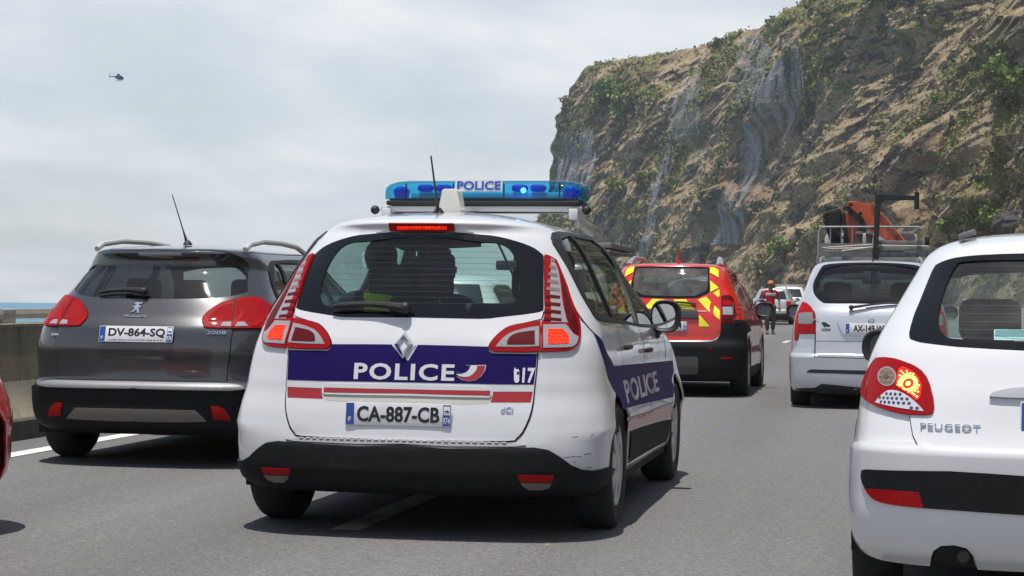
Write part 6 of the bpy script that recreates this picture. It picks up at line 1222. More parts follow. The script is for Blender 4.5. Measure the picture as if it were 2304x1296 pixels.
# ------------------------------------------------------------------ the silver people carrier in the right lane
def silver_car():
    b = B_VAN; o = OUT; MP = paint('silver metallic paint', (.56, .58, .62), .35, .30, .05)
    car = thing('silver_people_carrier', 'silver people carrier with tinted rear window in front of the crane truck', 'car', (-.118, 20.83, 0))
    win = smooth_poly(both(o['van_window']), 2)
    sw = [[(.72, 1.48), (1.12, 1.52), (1.12, 1.06), (.66, 1.08), (.56, 1.17), (.58, 1.32)], [(1.18, 1.522), (1.96, 1.53), (1.98, 1.05), (1.18, 1.06)], [(2.05, 1.53), (2.3, 1.49), (2.66, 1.30), (2.94, 1.10), (2.94, 1.04), (2.05, 1.05)]]
    make_shell(car, b, MP, win, sw, (.86, 3.55), .355, glass('privacy glass', (.34, .42, .39), 1.1, .02, .015), (1.10, 1.53), m_side=GL_DARK, wheel_r=.315, track=.762, zbelt=1.05)
    sheet('window_edge', b, win, M_FRIT, car, [np.array(win)*[.90, 1]+np.stack([np.zeros(len(win)), np.where(np.array(win)[:, 1] > 1.35, -.05, .05)], 1)], .002, .006, .04, (.06, .05))
    T = sheet('tailgate', b, smooth_poly(both(o['van_tailgate']), 2, 45), MP, car, (), .006, .01, .035, (.05, .045))
    tgo = np.array(o['van_tailgate']); k = [tuple(p) for p in tgo[11:]]
    for S_ in ((lambda q: q), mirror): gap(car, b, 'shut_line', S_([(-abs(a), c) for a, c in k]) if True else k, .010, .0066)
    for k_ in ('van_crease',): sheet('trim_line', b, both([(p if i else (0, p[1])) for i, p in enumerate(o[k_])]), M_SEAL, T, (), .0075, .001, .05)
    rec = sheet('plate_recess', b, smooth_poly(both(o['van_recess']), 1), MP, T, (), .022, .016, .03)
    add_plate(car, .0, .036, .882, 'AX-149-WS', '974', math.radians(-5), txt_x=(.085, .435))
    em = MB().lathe([(0, .034), (-.008, .032), (-.010, .024), (-.006, .022), (-.006, .001)], (.013, .052, .972), 'Y', 24).build('badge', M_CHROME, car)
    MB().prism([(-.026, .002), (-.004, .006), (-.008, .010), (.026, -.002), (.004, -.006), (.008, -.010)], (.013, .044, .972), (1, 0, 0), (0, 0, 1), -.004).build('badge_bolt', M_CHROME, em, smooth=False)
    st = bpy.data.objects.new('sticker', None); COL.objects.link(st); st.parent = car
    def blob(pts): 
        q = b.R([(-.515+.10*x, .85+.095*y) for x, y in pts]); sheet('sticker_print', b, q, M_INK, st, (), .0085, .0005, .03)
    blob([(.02, .96), (.45, .98), (.62, .80), (.98, .62), (.92, .50), (.62, .44), (.48, .56), (.40, .38), (.22, .50), (.16, .70), (.02, .76)]); blob([(.02, .26), (.98, .26), (.98, .02), (.02, .02)])
    body_text('sticker_text', b, '974 Reunion', M_WHITE, st, -.508, -.422, .856, .869, .0092, .0005, .01)
    for sd in (1, -1):
        S_ = mirror if sd > 0 else (lambda q: q)
        l = sheet('tail_light', b, smooth_poly(S_(o['van_lamp']), 2, 50), lens('bright red lamp plastic', (.36, .004, .006)), car, (), .014, .02, .02, (.04, .04))
        sheet('lamp_clear', b, S_(o['van_lamp_clear']), mat('grey lamp plastic', (.20, .20, .21), .35, coat=.4), l, (), .0165, .003, .02); sheet('lamp_low', b, S_(o['van_lamp_low']), M_RED, l, (), .0165, .003, .02)
        q = b.R([(sd*.54, .972), (sd*.63, .972), (sd*.63, .966), (sd*.54, .966)]); sheet('lamp_rib', b, q, M_SILV, l, (), .018, .002, .03)
        if sd < 0: MB().ball(b.P(*[np.array([v]) for v in b.R([(-.595, .948)])[0]], .018)[0], .012).build('bulb', mat('green bulb', (.10, .16, .08), .4), l)
    half = [(0, o['van_bump'][0][1])]+o['van_bump'][1:]; half = [(abs(a), c) for a, c in half]+[tuple(t) for t in b.L([(.48, .56), (.50, .30), (.52, .21)])]+[(.6, b.v[0]+.001), (0, b.v[0]+.001)]
    sheet('bumper', b, both(half), MP, car, (), .016, .02, .03, (.05, .04))
    sheet('bumper_slot', b, both([(abs(a), c) for a, c in o['van_slot']]), M_BLACK, car, (), .0175, .001, .03)
    sheet('lower_skirt', b, both([(0, b.v[0]+.075), *[tuple(t) for t in b.R([(.50, .285), (.58, .245), (.74, .235), (.80, .215)])], (.55, b.v[0]+.001), (0, b.v[0]+.001)]), M_BLACK, car, (), .019, .01, .03)
    wiper(car, b, (-.20, 1.085), (.42, 1.155), off=.03, r=.010)
    for sd in (1, -1): add_mirror(car, sd*.93, 2.85, 1.05, sd, M_BLACK, w=.20, h=.17, m_glass=M_MIRD)
    door_lines(car, b, [[(2.0, 1.04), (2.02, .7), (2.0, .3)], [(1.15, 1.05), (1.2, .8), (1.25, .58)], [(3.0, 1.0), (3.05, .7), (3.0, .3)]], .3, 1)
    door_handle(car, b, 1.35, .92, MP); door_handle(car, b, 2.15, .91, MP)
    roof_rail(car, [(.56, .80, 1.60), (.55, .95, 1.655), (.54, 1.3, 1.675), (.53, 2.0, 1.665), (.53, 2.3, 1.60)], mat('grey rail', (.25, .26, .27), .4, .4), .03)
    MB().lathe([(0, .014), (.03, .01)], (.02, .60, 1.605), 'Z', 10, True).build('washer_jet', M_BLACK, car)
    seats(car, .62, 1.45, 2.3, half=.36)
    return car
silver_car()

# ------------------------------------------------------------------ the white hatchback just ahead on the right
def white_hatch():
    b = B_HATCH; o = OUT; MP = paint('pearl white paint', (.69, .70, .71), .0, .3, .02)
    car = thing('white_hatchback', 'white hatchback with its brake light lit, nearest on the right', 'car', (.735, 7.0, 0), -.04)
    L2R = lambda q: [(abs(a), c) for a, c in q]
    wt = L2R(o['hatch_window_top']); wb = L2R(o['hatch_window'])
    vt, vb = wt[0][1]+.004, wb[-1][1]-.004
    win = smooth_poly(both([(0, vt)]+wt+wb+[(0, vb)]), 2)
    ct = L2R(o['hatch_clear_top']); cb = L2R(o['hatch_clear']); clear = smooth_poly(both([(0, ct[0][1]+.003)]+ct+cb+[(0, cb[-1][1]-.003)]), 2)
    sw = [[(.86, 1.25), (1.05, 1.32), (1.95, 1.33), (2.1, 1.28), (2.5, 1.05), (2.62, .94), (1.4, .95), (.80, 1.02), (.70, 1.10)]]
    make_shell(car, b, MP, win, sw, (.72, 3.162), .345, glass('pale green rear glass', (.74, .92, .90), 1.2, .02, .05), (.98, 1.32), wheel_r=.30, track=.765, wheel_w=.185)
    sheet('window_edge', b, win, M_FRIT, car, [clear], .002, .006, .03, (.05, .05))
    heater_lines(car, b, 1.0, 1.30, 11, lambda z: np.interp(z, [.98, 1.1, 1.3], [.56, .53, .42]), mat('heater wire', (.09, .045, .02), .6))
    tg = o['hatch_tailgate']; half = [(0, tg[4][1])]+L2R(tg[::-1]) ; 
    pts = L2R(tg); half = [(0, pts[4][1]-.003)]+pts[:4][::-1]+pts[::-1][:-5]+[(pts[5][0], pts[5][1]), (0, pts[5][1])] if False else None
    top = pts[:5][::-1]; low = pts[5:]
    half = [(0, pts[4][1]-.003)]+top+low[::-1]+[(0, low[0][1]-.002)]
    # outline order: window edge from the middle outwards, down the lamp, along the bottom edge back to the middle
    lampside = low[1:]
    half = [(0, pts[4][1]-.003)]+top+[low[-1]]+low[-2:0:-1]+[low[0], (0, low[0][1]-.002)]
    T = sheet('tailgate', b, both(half), MP, car, (), .006, .010, .03, (.05, .045))
    for S_ in (lambda q: q, mirror): gap(car, b, 'shut_line', S_([low[0]]+low[1:5]+low[5:6]), .008, .0025)
    hb = [(0, .848), (.223, .847), (.277, .841), (.321, .831), (.341, .824), (.351, .810), (.304, .808), (0, .806)]
    sheet('handle_bar', b, [tuple(t) for t in b.R(hb+[(-x, z) for x, z in hb[::-1] if x])], M_SILV, T, (), .022, .016, .02)
    add_plate(car, .015, .035, .748, 'BB-206-PG', None, math.radians(-6), txt_x=(.06, .46)) if False else None
    pl = MB().box((0, 0, 0), (.52, .008, .11), .003).build('number_plate', M_PLATE, car); pl.location = (.015, .058, .748); pl.rotation_euler = (math.radians(-8), 0, 0)
    MB().box((-.236, -.0048, 0), (.040, .0016, .102)).build('country_band', M_PBLUE, pl, smooth=False); flat_text('country_letter', 'F', M_WHITE, pl, (-.243, -.0058, -.037), (1, 0, 0), (0, 0, 1), .014, .022, .0006, .01)
    body_text('maker_name', b, 'PEUGEOT', M_CHROME, T, -.592, -.382, .690, .712, .0085, .004, .002, 1.08)
    bump_half = [(0, b.z2v(.618)), (L2R(o['hatch_bump_top'])[0][0], float(b.z2v(.618)))]+L2R(o['hatch_bump_top'])[1:6]+[tuple(t) for t in b.L([(.38, .60), (.375, .40), (.40, .22)])]+[(.6, b.v[0]+.001), (0, b.v[0]+.001)]
    ex = [(a, c) for a, c in o['hatch_exh']]; ex[0] = (ex[0][0], b.v[0]-.01); ex[-1] = (ex[-1][0], b.v[0]-.01)
    B = sheet('bumper', b, both(bump_half), MP, car, [smooth_poly(ex, 1)], .014, .02, .02, (.035, .02))
    body_cut = M_UNDER
    sheet('bumper_cutout', b, [(a*1.02, max(c, b.v[0]+.001)) for a, c in ex], M_UNDER, car, (), .004, .001, .03)
    bk = L2R(o['hatch_black']); sheet('bumper_strip', b, both([(0, bk[0][1])]+bk+[(0, bk[-1][1])]), M_GREYP, car, (), .020, .012, .03)
    for S_ in (lambda q: q, mirror):
        sheet('fog_light', b, smooth_poly(S_(o['hatch_red']), 2, 50), M_REFL, car, (), .0225, .008, .02)
        l = sheet('tail_light', b, smooth_poly(S_(o['hatch_lamp']), 2), M_RED, car, (), .014, .02, .02, (.04, .04))
        sheet('lamp_bowl', b, S_(o['hatch_circle']), M_CLEAR, l, (), .0158, .004, .02); sheet('lamp_bulb', b, S_(o['hatch_circle_in']), M_AMB, l, (), .017, .003, .02)
        q = np.array(S_(o['hatch_circle_in'])); sheet('bulb_tip', b, (q-q.mean(0))*.32+q.mean(0), mat('bulb grey', (.10, .085, .08), .3, coat=1), l, (), .019, .004, .02)
        sv = smooth_poly(S_(o['hatch_silver']), 2, 50); sheet('lamp_grid', b, sv, lens('silver lamp grid', (.52, .54, .62)), l, (), .016, .004, .02)
        md = mat('grid hole', (.06, .045, .07), .4); P0 = np.array(S_(o['hatch_silver'])); lo, hi = P0.min(0), P0.max(0); holes = []
        for j, vz in enumerate(np.arange(lo[1]+.010, hi[1], .0165)):
            for sx in np.arange(lo[0]+.004+(j % 2)*.009, hi[0], .018):
                ring = [(sx+.0058*math.cos(t)/1.0, vz+.0056*math.sin(t)) for t in [2*math.pi*i/8 for i in range(8)]]
                if pip(np.array(ring), P0).all(): holes.append(ring)
        V = []; F = []
        for r in holes:
            q = np.array(r); P = b.P(q[:, 0], q[:, 1], .0175); F.append(tuple(range(len(V), len(V)+8))); V += list(P)
        g = mesh_obj('grid_holes', V, F, md, l, False); g['kind'] = 'stuff'
        # the lit brake light: a ring of bright prism dots round the filament
        gl = smooth_poly(S_(o['hatch_glow']), 2, 50); sheet('brake_light', b, gl, lens('glowing red plastic', (1.0, .02, .012), emit=.75), l, (), .016, .004, .02)
        gc = np.array(o['hatch_glowc'][0]); 
        if S_(o['hatch_lamp'])[0][0] > 0: gc = gc*[-1, 1]
        V = []; F = []; glp = np.array(gl)
        for ri, (r, nn, dr) in enumerate([(.0, 1, .010), (.024, 16, .0042), (.032, 20, .0046), (.041, 22, .0042), (.052, 20, .0040), (.064, 18, .0038), (.078, 15, .0036)]):
            for i in range(nn):
                t = 2*math.pi*(i+.5*(ri % 2))/nn; cx, cz = gc[0]+r*math.cos(t)/1.12, gc[1]+r*math.sin(t)
                ring = np.array([(cx+dr*math.cos(a)/1.12, cz+dr*math.sin(a)) for a in [2*math.pi*k/8 for k in range(8)]])
                if not pip(ring, glp).all(): continue
                P = b.P(ring[:, 0], ring[:, 1], .018); F.append(tuple(range(len(V), len(V)+8))); V += list(P)
        g = mesh_obj('prism_dots', V, F, mat('lit prism dot', (1, .5, .1), .3, emit=(1, .50, .10), estr=4.0), l, False); g['kind'] = 'stuff'
    for sd in (1, -1): add_mirror(car, sd*.82, 2.42, .94, sd, M_BLACK, w=.21, h=.17, m_glass=M_MIRD)
    sheet('roof_rack_cover', b, b.R([(-.455, 1.405), (-.41, 1.418), (-.41, 1.395), (-.45, 1.385)]), mat('grey cover', (.18, .18, .19), .5), car, (), .006, .006, .02) if False else None
    MB().box((-.435, .72, 1.425), (.07, .12, .020), .006, rot=Matrix.Rotation(-.35, 3, 'Y')).build('roof_socket', mat('grey cover', (.16, .16, .17), .5), car)
    st = MB().prism([(0, 0), (.185, 0), (.185, .050), (0, .050)], (-.335, .30, 1.018), (1, 0, 0), (0, .62, .78), .001).build('window_sticker', mat('sticker paper', (.55, .68, .66), .5), car, smooth=False)
    MB().prism([(.004, .016), (.181, .016), (.181, .046), (.004, .046)], (-.335, .2988, 1.0178), (1, 0, 0), (0, .62, .78), .0006).build('sticker_print', mat('sticker blue', (.04, .14, .22), .5), st, smooth=False)
    MB().tube([(-.235, .318, 1.040), (-.20, .325, 1.048), (-.16, .318, 1.040), (-.20, .312, 1.033), (-.235, .318, 1.040)], .002, 5).build('sticker_drawing', M_PLATE, st)
    seats(car, .40, 1.15, 1.85, half=.33, rear=False)
    MB().box((.22, 1.30, 1.00), (.50, .16, .46), .12).build('child_seat', M_SEAT, car)
    MB().tube([(-.43, .115, .235), (-.44, .02, .245)], .022, 12).build('exhaust', M_UNDER, car)
    return car
white_hatch()

# ------------------------------------------------------------------ people
def skin_mesh(nodes, edges, root, sub=2):
    """one continuous surface grown round a skeleton: nodes name -> (position, radius x, radius y)"""
    names = list(nodes); me = bpy.data.meshes.new('skeleton'); me.from_pydata([nodes[n][0] for n in names], [(names.index(a), names.index(b)) for a, b in edges], [])
    o = bpy.data.objects.new('skeleton', me); COL.objects.link(o); md = o.modifiers.new('Skin', 'SKIN'); md.use_smooth_shade = True; md.branch_smoothing = .6
    for i, n in enumerate(names):
        sv = me.skin_vertices[0].data[i]; r = nodes[n][1]; sv.radius = r if isinstance(r, tuple) else (r, r); sv.use_root = (n == root)
    o.modifiers.new('Sub', 'SUBSURF').levels = sub
    r = bpy.data.meshes.new_from_object(o.evaluated_get(bpy.context.evaluated_depsgraph_get())); bpy.data.objects.remove(o); bpy.data.meshes.remove(me)
    return r
def skin_obj(name, nodes, edges, root, m, parent=None, sub=2):
    me = skin_mesh(nodes, edges, root, sub); me.materials.clear(); me.materials.append(m); me.polygons.foreach_set('use_smooth', [True]*len(me.polygons)); o = bpy.data.objects.new(name, me); COL.objects.link(o)
    if parent: o.parent = parent
    return o
SKIN = mat('brown skin', (.20, .105, .062), .55); SKIND = mat('tanned skin', (.30, .155, .085), .55); HAIR = mat('dark hair', (.012, .010, .009), .6)
def head_features(p, c, m, face=-1, s=1.0):
    """nose, ears, eyes, mouth on a head centred at c facing -Y (face = -1) or +Y"""
    x, y, z = c
    MB().ball((x, y+face*.100*s, z-.012*s), .017*s, (.8, 1.1, 1.25)).ball((x-.078*s, y, z-.01*s), .022*s, (.45, .8, 1.3)).ball((x+.078*s, y, z-.01*s), .022*s, (.45, .8, 1.3)).build('nose_and_ears', m, p)
    MB().ball((x-.032*s, y+face*.088*s, z+.012*s), .010*s).ball((x+.032*s, y+face*.088*s, z+.012*s), .010*s).build('eyes', M_INK, p); MB().box((x, y+face*.090*s, z-.052*s), (.045*s, .012*s, .010*s), .004).build('mouth', mat('lips', (.16, .06, .05), .5), p)
def hand(mb, w, d, up, r=.0085, L_=.085, side=1):
    """palm and five bent fingers from wrist w along direction d"""
    d = Vector(d).normalized(); up = Vector(up).normalized(); a = d.cross(up).normalized(); w = Vector(w)
    mb.box(w+d*.045, (.001, .001, .001)) if False else None
    mb.ball(w+d*.045, .040, (.9, .9, 1.0))
    for i, l in enumerate((.068, .080, .075, .058)):
        b = w+d*.075+a*(.030-.020*i); mb.tube([b-d*.02, b+d*l*.45-up*.004, b+d*l*.8-up*.022, b+d*l-up*.045], [r*1.1, r, r*.95, r*.7], 6)
    mb.tube([w+d*.02+a*.03, w+d*.05+a*.055-up*.01, w+d*.075+a*.06-up*.03], [r*1.3, r*1.1, r*.8], 6)
def road_worker():
    y = 64.0; p = thing('person', 'person in a red top, orange cap and brown trousers walking between the queues', 'person', (-3.62, y, float(road_z(y))), .15)
    N = dict(pelvis=((0, 0, .96), (.13, .10)), waist=((0, 0, 1.10), (.135, .095)), chest=((0, .01, 1.32), (.165, .11)), neckb=((0, .01, 1.46), (.07, .06)), neck=((0, 0, 1.53), .052), head=((0, -.015, 1.64), (.078, .09)), crown=((0, 0, 1.72), (.07, .08)),
        ls=((-.19, .01, 1.43), .06), le=((-.27, .03, 1.15), .043), lw=((-.20, -.16, .98), .030), rs=((.19, .01, 1.43), .06), re=((.29, .06, 1.16), .043), rw=((.30, -.05, .92), .030),
        lh=((-.10, 0, .90), .085), lk=((-.12, -.06, .50), .058), la=((-.10, -.02, .10), .040), lt=((-.11, -.18, .045), .04), rh=((.10, 0, .90), .085), rk=((.11, .05, .50), .058), ra=((.10, .16, .12), .040), rt=((.11, .03, .045), .04))
    E = [('pelvis', 'waist'), ('waist', 'chest'), ('chest', 'neckb'), ('neckb', 'neck'), ('neck', 'head'), ('head', 'crown'), ('neckb', 'ls'), ('ls', 'le'), ('le', 'lw'), ('neckb', 'rs'), ('rs', 're'), ('re', 'rw'), ('pelvis', 'lh'), ('lh', 'lk'), ('lk', 'la'), ('la', 'lt'), ('pelvis', 'rh'), ('rh', 'rk'), ('rk', 'ra'), ('ra', 'rt')]
    skin_obj('body', N, E, 'pelvis', SKIN, p)
    g = lambda n, k=1.0, dx=(0, 0, 0): (tuple(np.array(N[n][0])+dx), tuple(np.array(N[n][1] if isinstance(N[n][1], tuple) else (N[n][1],)*2)*k))
    sh = dict(hem=((0, 0, .86), (.165, .125)), waist=g('waist', 1.15), chest=g('chest', 1.12), neckb=g('neckb', 1.25), ls=g('ls', 1.25), lm=((-.25, .025, 1.22), .062), rs=g('rs', 1.25), rm=((.265, .045, 1.24), .062))
    skin_obj('shirt', sh, [('hem', 'waist'), ('waist', 'chest'), ('chest', 'neckb'), ('neckb', 'ls'), ('ls', 'lm'), ('neckb', 'rs'), ('rs', 'rm')], 'hem', mat('red work shirt', (.46, .015, .022), .8, noise=(9, .2, 4)), p)
    MB().lathe([(1.285, .178), (1.30, .186), (1.37, .186), (1.385, .176)], (0, .01, 0), 'Z', 28).build('chest_band', mat('pale chest band', (.45, .45, .50), .7), p).scale = (1.03, .70, 1)
    tr = dict(pelvis=g('pelvis', 1.12), lh=g('lh', 1.25), lk=g('lk', 1.55), la=g('la', 1.75, (0, 0, .03)), rh=g('rh', 1.25), rk=g('rk', 1.55), ra=g('ra', 1.75, (0, 0, .03)))
    skin_obj('trousers', tr, [('pelvis', 'lh'), ('lh', 'lk'), ('lk', 'la'), ('pelvis', 'rh'), ('rh', 'rk'), ('rk', 'ra')], 'pelvis', mat('brown work trousers', (.105, .078, .052), .9, noise=(7, .3, 5)), p)
    for sx, yy, nm in ((-.11, -.10, 'boot'), (.11, .10, 'boot')): MB().box((sx, yy, .05), (.10, .28, .10), .035).build(nm, mat('tan boots', (.22, .15, .09), .8), p)
    mb = MB(); hand(mb, N['lw'][0], (.1, -.4, -.9), (0, -.9, .4)); mb.build('hand', SKIN, p); mb = MB(); hand(mb, N['rw'][0], (0, -.3, -1), (0, -1, .3)); mb.build('hand', SKIN, p)
    head_features(p, (0, -.015, 1.645), SKIN)
    MB().lathe([(1.675, .104), (1.70, .106), (1.75, .092), (1.785, .055), (1.795, .002)], (0, 0, 0), 'Z', 24).box((0, -.12, 1.682), (.13, .09, .012), .005).build('cap', mat('orange cap', (.62, .16, .03), .6), p)
    return p
road_worker()
def occupant(label, root, x, y, z, top, hair='short', vest=False, arm=False, skin=None):
    """a seated person seen from behind inside a car; z is the seat"""
    p = thing('person', label, 'person', (root[0]+x, root[1]+y, z)); sk = skin or SKIN
    N = dict(pelvis=((0, .05, .10), (.15, .12)), waist=((0, 0, .26), (.14, .10)), chest=((0, -.05, .46), (.17, .11)), neckb=((0, -.05, .60), (.07, .06)), neck=((0, -.04, .67), .055), head=((0, -.02, .78), (.078, .092)), crown=((0, -.03, .86), (.07, .082)),
        ls=((-.19, -.05, .56), .06), le=((-.27, .10, .32), .045), lw=((-.18, .34, .38), .032), rs=((.19, -.05, .56), .06), re=((.27, .10, .32), .045), rw=((.18, .34, .38), .032), lh=((-.10, .12, .10), .085), lk=((-.13, .50, .14), .06), la=((-.12, .62, -.25), .045), rh=((.10, .12, .10), .085), rk=((.13, .50, .14), .06), ra=((.12, .62, -.25), .045))
    if arm: N['re'] = ((.335, .06, .50), .05); N['rw'] = ((.30, .32, .50), .036); N['rs'] = ((.20, -.05, .56), .06)
    E = [('pelvis', 'waist'), ('waist', 'chest'), ('chest', 'neckb'), ('neckb', 'neck'), ('neck', 'head'), ('head', 'crown'), ('neckb', 'ls'), ('ls', 'le'), ('le', 'lw'), ('neckb', 'rs'), ('rs', 're'), ('re', 'rw'), ('pelvis', 'lh'), ('lh', 'lk'), ('lk', 'la'), ('pelvis', 'rh'), ('rh', 'rk'), ('rk', 'ra')]
    skin_obj('body', N, E, 'pelvis', sk, p)
    k = lambda n, f: (N[n][0], tuple(np.array(N[n][1] if isinstance(N[n][1], tuple) else (N[n][1],)*2)*f))
    mid = lambda a, b, t: tuple(np.array(N[a][0])*(1-t)+np.array(N[b][0])*t)
    T = dict(hem=((0, .03, .12), (.165, .13)), waist=k('waist', 1.15), chest=k('chest', 1.12), neckb=k('neckb', 1.3), ls=k('ls', 1.25), lm=(mid('ls', 'le', .6), .066), rs=k('rs', 1.25), rm=(mid('rs', 're', .6), .066))
    skin_obj('uniform_shirt', T, [('hem', 'waist'), ('waist', 'chest'), ('chest', 'neckb'), ('neckb', 'ls'), ('ls', 'lm'), ('neckb', 'rs'), ('rs', 'rm')], 'hem', mat('dark blue uniform', (.015, .018, .035), .85), p)
    if vest:
        MY = mat('fluorescent vest', (.62, .88, .02), .6)
        V = dict(hem=((0, .03, .16), (.18, .145)), waist=((0, 0, .26), (.172, .13)), chest=((0, -.05, .46), (.205, .145)), top=((0, -.05, .595), (.13, .10)), ls=((-.195, -.05, .575), .092), rs=((.195, -.05, .575), .092))
        skin_obj('safety_vest', V, [('hem', 'waist'), ('waist', 'chest'), ('chest', 'top'), ('top', 'ls'), ('top', 'rs')], 'hem', MY, p)
    for n, d in (('lw', (.2, .9, 0)), ('rw', (-.2, .9, 0))):
        mb = MB(); hand(mb, N[n][0], d, (0, 0, 1)); mb.build('hand', sk, p)
    head_features(p, (0, -.02, .785), sk, 1)
    hb = MB().ball((0, -.045, .82), .098, (.93, 1.02, 1.0), 3)
    if hair == 'curly':
        for i in range(150):
            v = RNG.normal(size=3); v /= np.linalg.norm(v)
            if v[1] > .55: v[1] *= -1
            hb.ball((v[0]*.105, -.06+v[1]*.11, .79+v[2]*.12-.03*max(0, -v[2])), .022+.016*RNG.random(), (1, 1, 1), 1)
    hb.build('hair', HAIR, p)
    return p
PC = (-2.224, 8.79)
occupant('driver with dark curly hair at the wheel of the police car', PC, -.37, 2.26, .55, 1.4, 'curly')
occupant('rear passenger of the police car in a fluorescent vest with short dark hair', PC, -.47, 1.40, .56, 1.4, 'short', True)
occupant('front passenger of the police car resting an arm on the open window', PC, .38, 2.24, .53, 1.4, 'short', True, True, SKIND)

# ------------------------------------------------------------------ simpler cars of the queue ahead
def queue_car(name, label, body, m, x, y, group=None, axles=(.82, 3.5), wr=.32, glass_m=None, lamp_z=(.80, .98), rotz=0.0, lampm=None, cat='car', trim=None, wz=(1.0, 1.45), track=.77):
    car = thing(name, label, cat, (x, y, float(road_z(y))), rotz, group); gm = glass_m or mat('dark window', (.02, .025, .03), .06, spec=.6); V0, V1 = body.v[0], body.V
    ar = [arch(body, a, wr, wr+.04, sd, 24) for a in axles for sd in (1, -1)]
    sheet('body', body, [(-3, V0), (3, V0), (3, V1), (-3, V1)], m, car, ar, 0, .01, .09, (.09, .075))
    z0, z1 = wz; w = lambda z: float(np.interp(z, [z0, z1], [.62, .50]))
    sheet('rear_window', body, smooth_poly(b_ := body.R([(-w(z0), z0+.04), (-w(z1), z1), (w(z1), z1), (w(z0), z0+.04)]), 2), gm, car, (), .006, .004, .06, (.1, .08))
    for sd in (1, -1):
        sheet('side_window', body, side_poly(body, [(.75, z1-.06), (1.1, z1), (2.1, z1), (2.7, z0+.12), (2.8, z0-.02), (.75, z0+.03)], sd, 2), gm, car, (), .006, .004, .08, (.2, .1))
        sheet('tail_light', body, [tuple(t) for t in body.R([(sd*.60, lamp_z[0]), (sd*.60, lamp_z[1]), (sd*.79, lamp_z[1]), (sd*.81, lamp_z[0])])], lampm or lens('bright red lamp plastic', (.36, .004, .006)), car, (), .01, .01, .05)
        add_mirror(car, sd*.98, 2.75, z0+.02, sd, trim or m, w=.22, h=.16)
        for a in axles:
            add_wheel(car, sd*track, a, wr, .2, sd); wheel_box(car, sd*(track-.02), a, wr+.05, sd)
    ws = [(2.36, float(body.z2v(z0+.05))), (2.42, float(body.z2v(z1-.03))), (3, float(body.z2v(z1-.01))), (3, float(body.z2v(z0+.02)))]
    for sgn in (1, -1): sheet('windscreen', body, [(sgn*a, c) for a, c in ws], gm, car, (), .006, .004, .08, (.15, .1))
    sheet('bumper', body, both([(0, float(body.z2v(.50))), *[tuple(t) for t in body.R([(.7, .50)])], *[tuple(t) for t in body.L([(.42, .48), (.44, .22)])], (0, V0+.001)]), trim or m, car, (), .012, .02, .06, (.1, .06))
    pl = MB().box((0, .05, .82), (.52, .012, .11), .004).build('number_plate', M_PLATE, car)
    MB().box((0, 1.95, .25), (1.3, 3.0, .08)).build('floor_pan', M_UNDER, car, smooth=False)
    return car
PW = paint('fleet white paint', (.72, .72, .71)); PG = paint('silver paint', (.50, .51, .53), .5); PD = paint('dark blue paint', (.012, .018, .055), .2); PB = paint('black paint', (.012, .012, .013), .1)
queue_car('white_car', 'white car ahead of the police car, seen through its windows', B_HATCH, PW, -5.35, 22.4, None, (.72, 3.16), .30, wz=(.98, 1.32), track=.74)
blue = queue_car('dark_blue_car', 'dark blue car half hidden just ahead of the red fire service car', B_MPV, PD, -3.36, 36.0, None, (.80, 3.5), .32, wz=(1.08, 1.46), lamp_z=(.95, 1.25), track=.80)
van = queue_car('pale_van', 'pale van with a loaded roof rack ahead of the police car', B_VAN, paint('pale grey paint', (.42, .42, .40)), -5.62, 34.0, None, (.86, 3.55), .315, wz=(1.10, 1.5), track=.77, cat='van')
van.scale = (.95, 1.05, 1.12)
rk = MB()
for yy in (.9, 1.6, 2.3): rk.box((0, yy, 1.70), (1.25, .05, .04), .006).box((-.56, yy, 1.665), (.05, .05, .08)).box((.56, yy, 1.665), (.05, .05, .08))
rk.build('roof_rack', M_SILV, van)
tag(MB().box((-5.40, 36.3, 2.06), (1.05, 3.4, .05), .006).build('plank_stack', mat('grey planks', (.22, .21, .19), .8, noise=(4, .2, 4))), 'lower grey plank strapped on the roof rack of the pale van', 'plank', 'planks on the van roof')
tag(MB().box((-5.40, 36.3, 2.165), (1.08, 3.4, .10), .006).build('plank_stack', mat('grey planks', (.22, .21, .19), .8)), 'upper thicker grey plank on the roof rack of the pale van', 'plank', 'planks on the van roof')
suv = queue_car('silver_suv', 'silver off-roader behind the walking person in the left queue', B_SUV, PG, -4.78, 86.0, 'cars queueing ahead in the left lane', (.82, 3.49), .345, wz=(1.10, 1.5), lamp_z=(.85, 1.05), trim=M_BLACK, track=.79)
roof_rail(suv, [(.56, .8, 1.60), (.54, 1.1, 1.69), (.53, 2.0, 1.69), (.53, 2.3, 1.60)], M_SILV, .04)
lane = lambda y: -4.3+float(road_x(y))
def again(src, name, label, x, y, m=None, scale=None):
    c = copy_tree(src); c.name = name; c.location = (x, y, float(road_z(y))); c['label'] = label; c['group'] = 'cars queueing ahead in the left lane'
    if scale: c.scale = scale
    if m:
        for ch in c.children:
            if ch.name.split('.')[0] in ('body', 'bumper'):
                ch.data = ch.data.copy(); ch.data.materials[0] = m
    return c
again(van, 'white_van', 'tall white van in the queue beyond the silver off-roader', lane(96)-.1, 95, PW, (1.12, 1.2, 1.08))
again(suv, 'queued_car', 'small white car beyond the tall white van in the far queue', lane(106)+.2, 105.5, PW, (.94, .95, .90))
again(suv, 'queued_car', 'dark blue car in the far queue beyond the small white car', lane(114), 113.5, PD, (.94, .95, .92))
again(suv, 'queued_car', 'pale silver car low in the far queue beside the beige wall', lane(123), 122, PG, (.95, .95, .90))
again(van, 'white_van', 'second white van far along the queue', lane(133), 132, PW, (1.08, 1.2, 1.08))
again(suv, 'queued_car', 'black car near the far end of the queue', lane(143), 143, PB, (.95, .95, .92))
again(suv, 'queued_car', 'white car at the far end of the queue', lane(154), 154, PW, (.95, .95, .92))
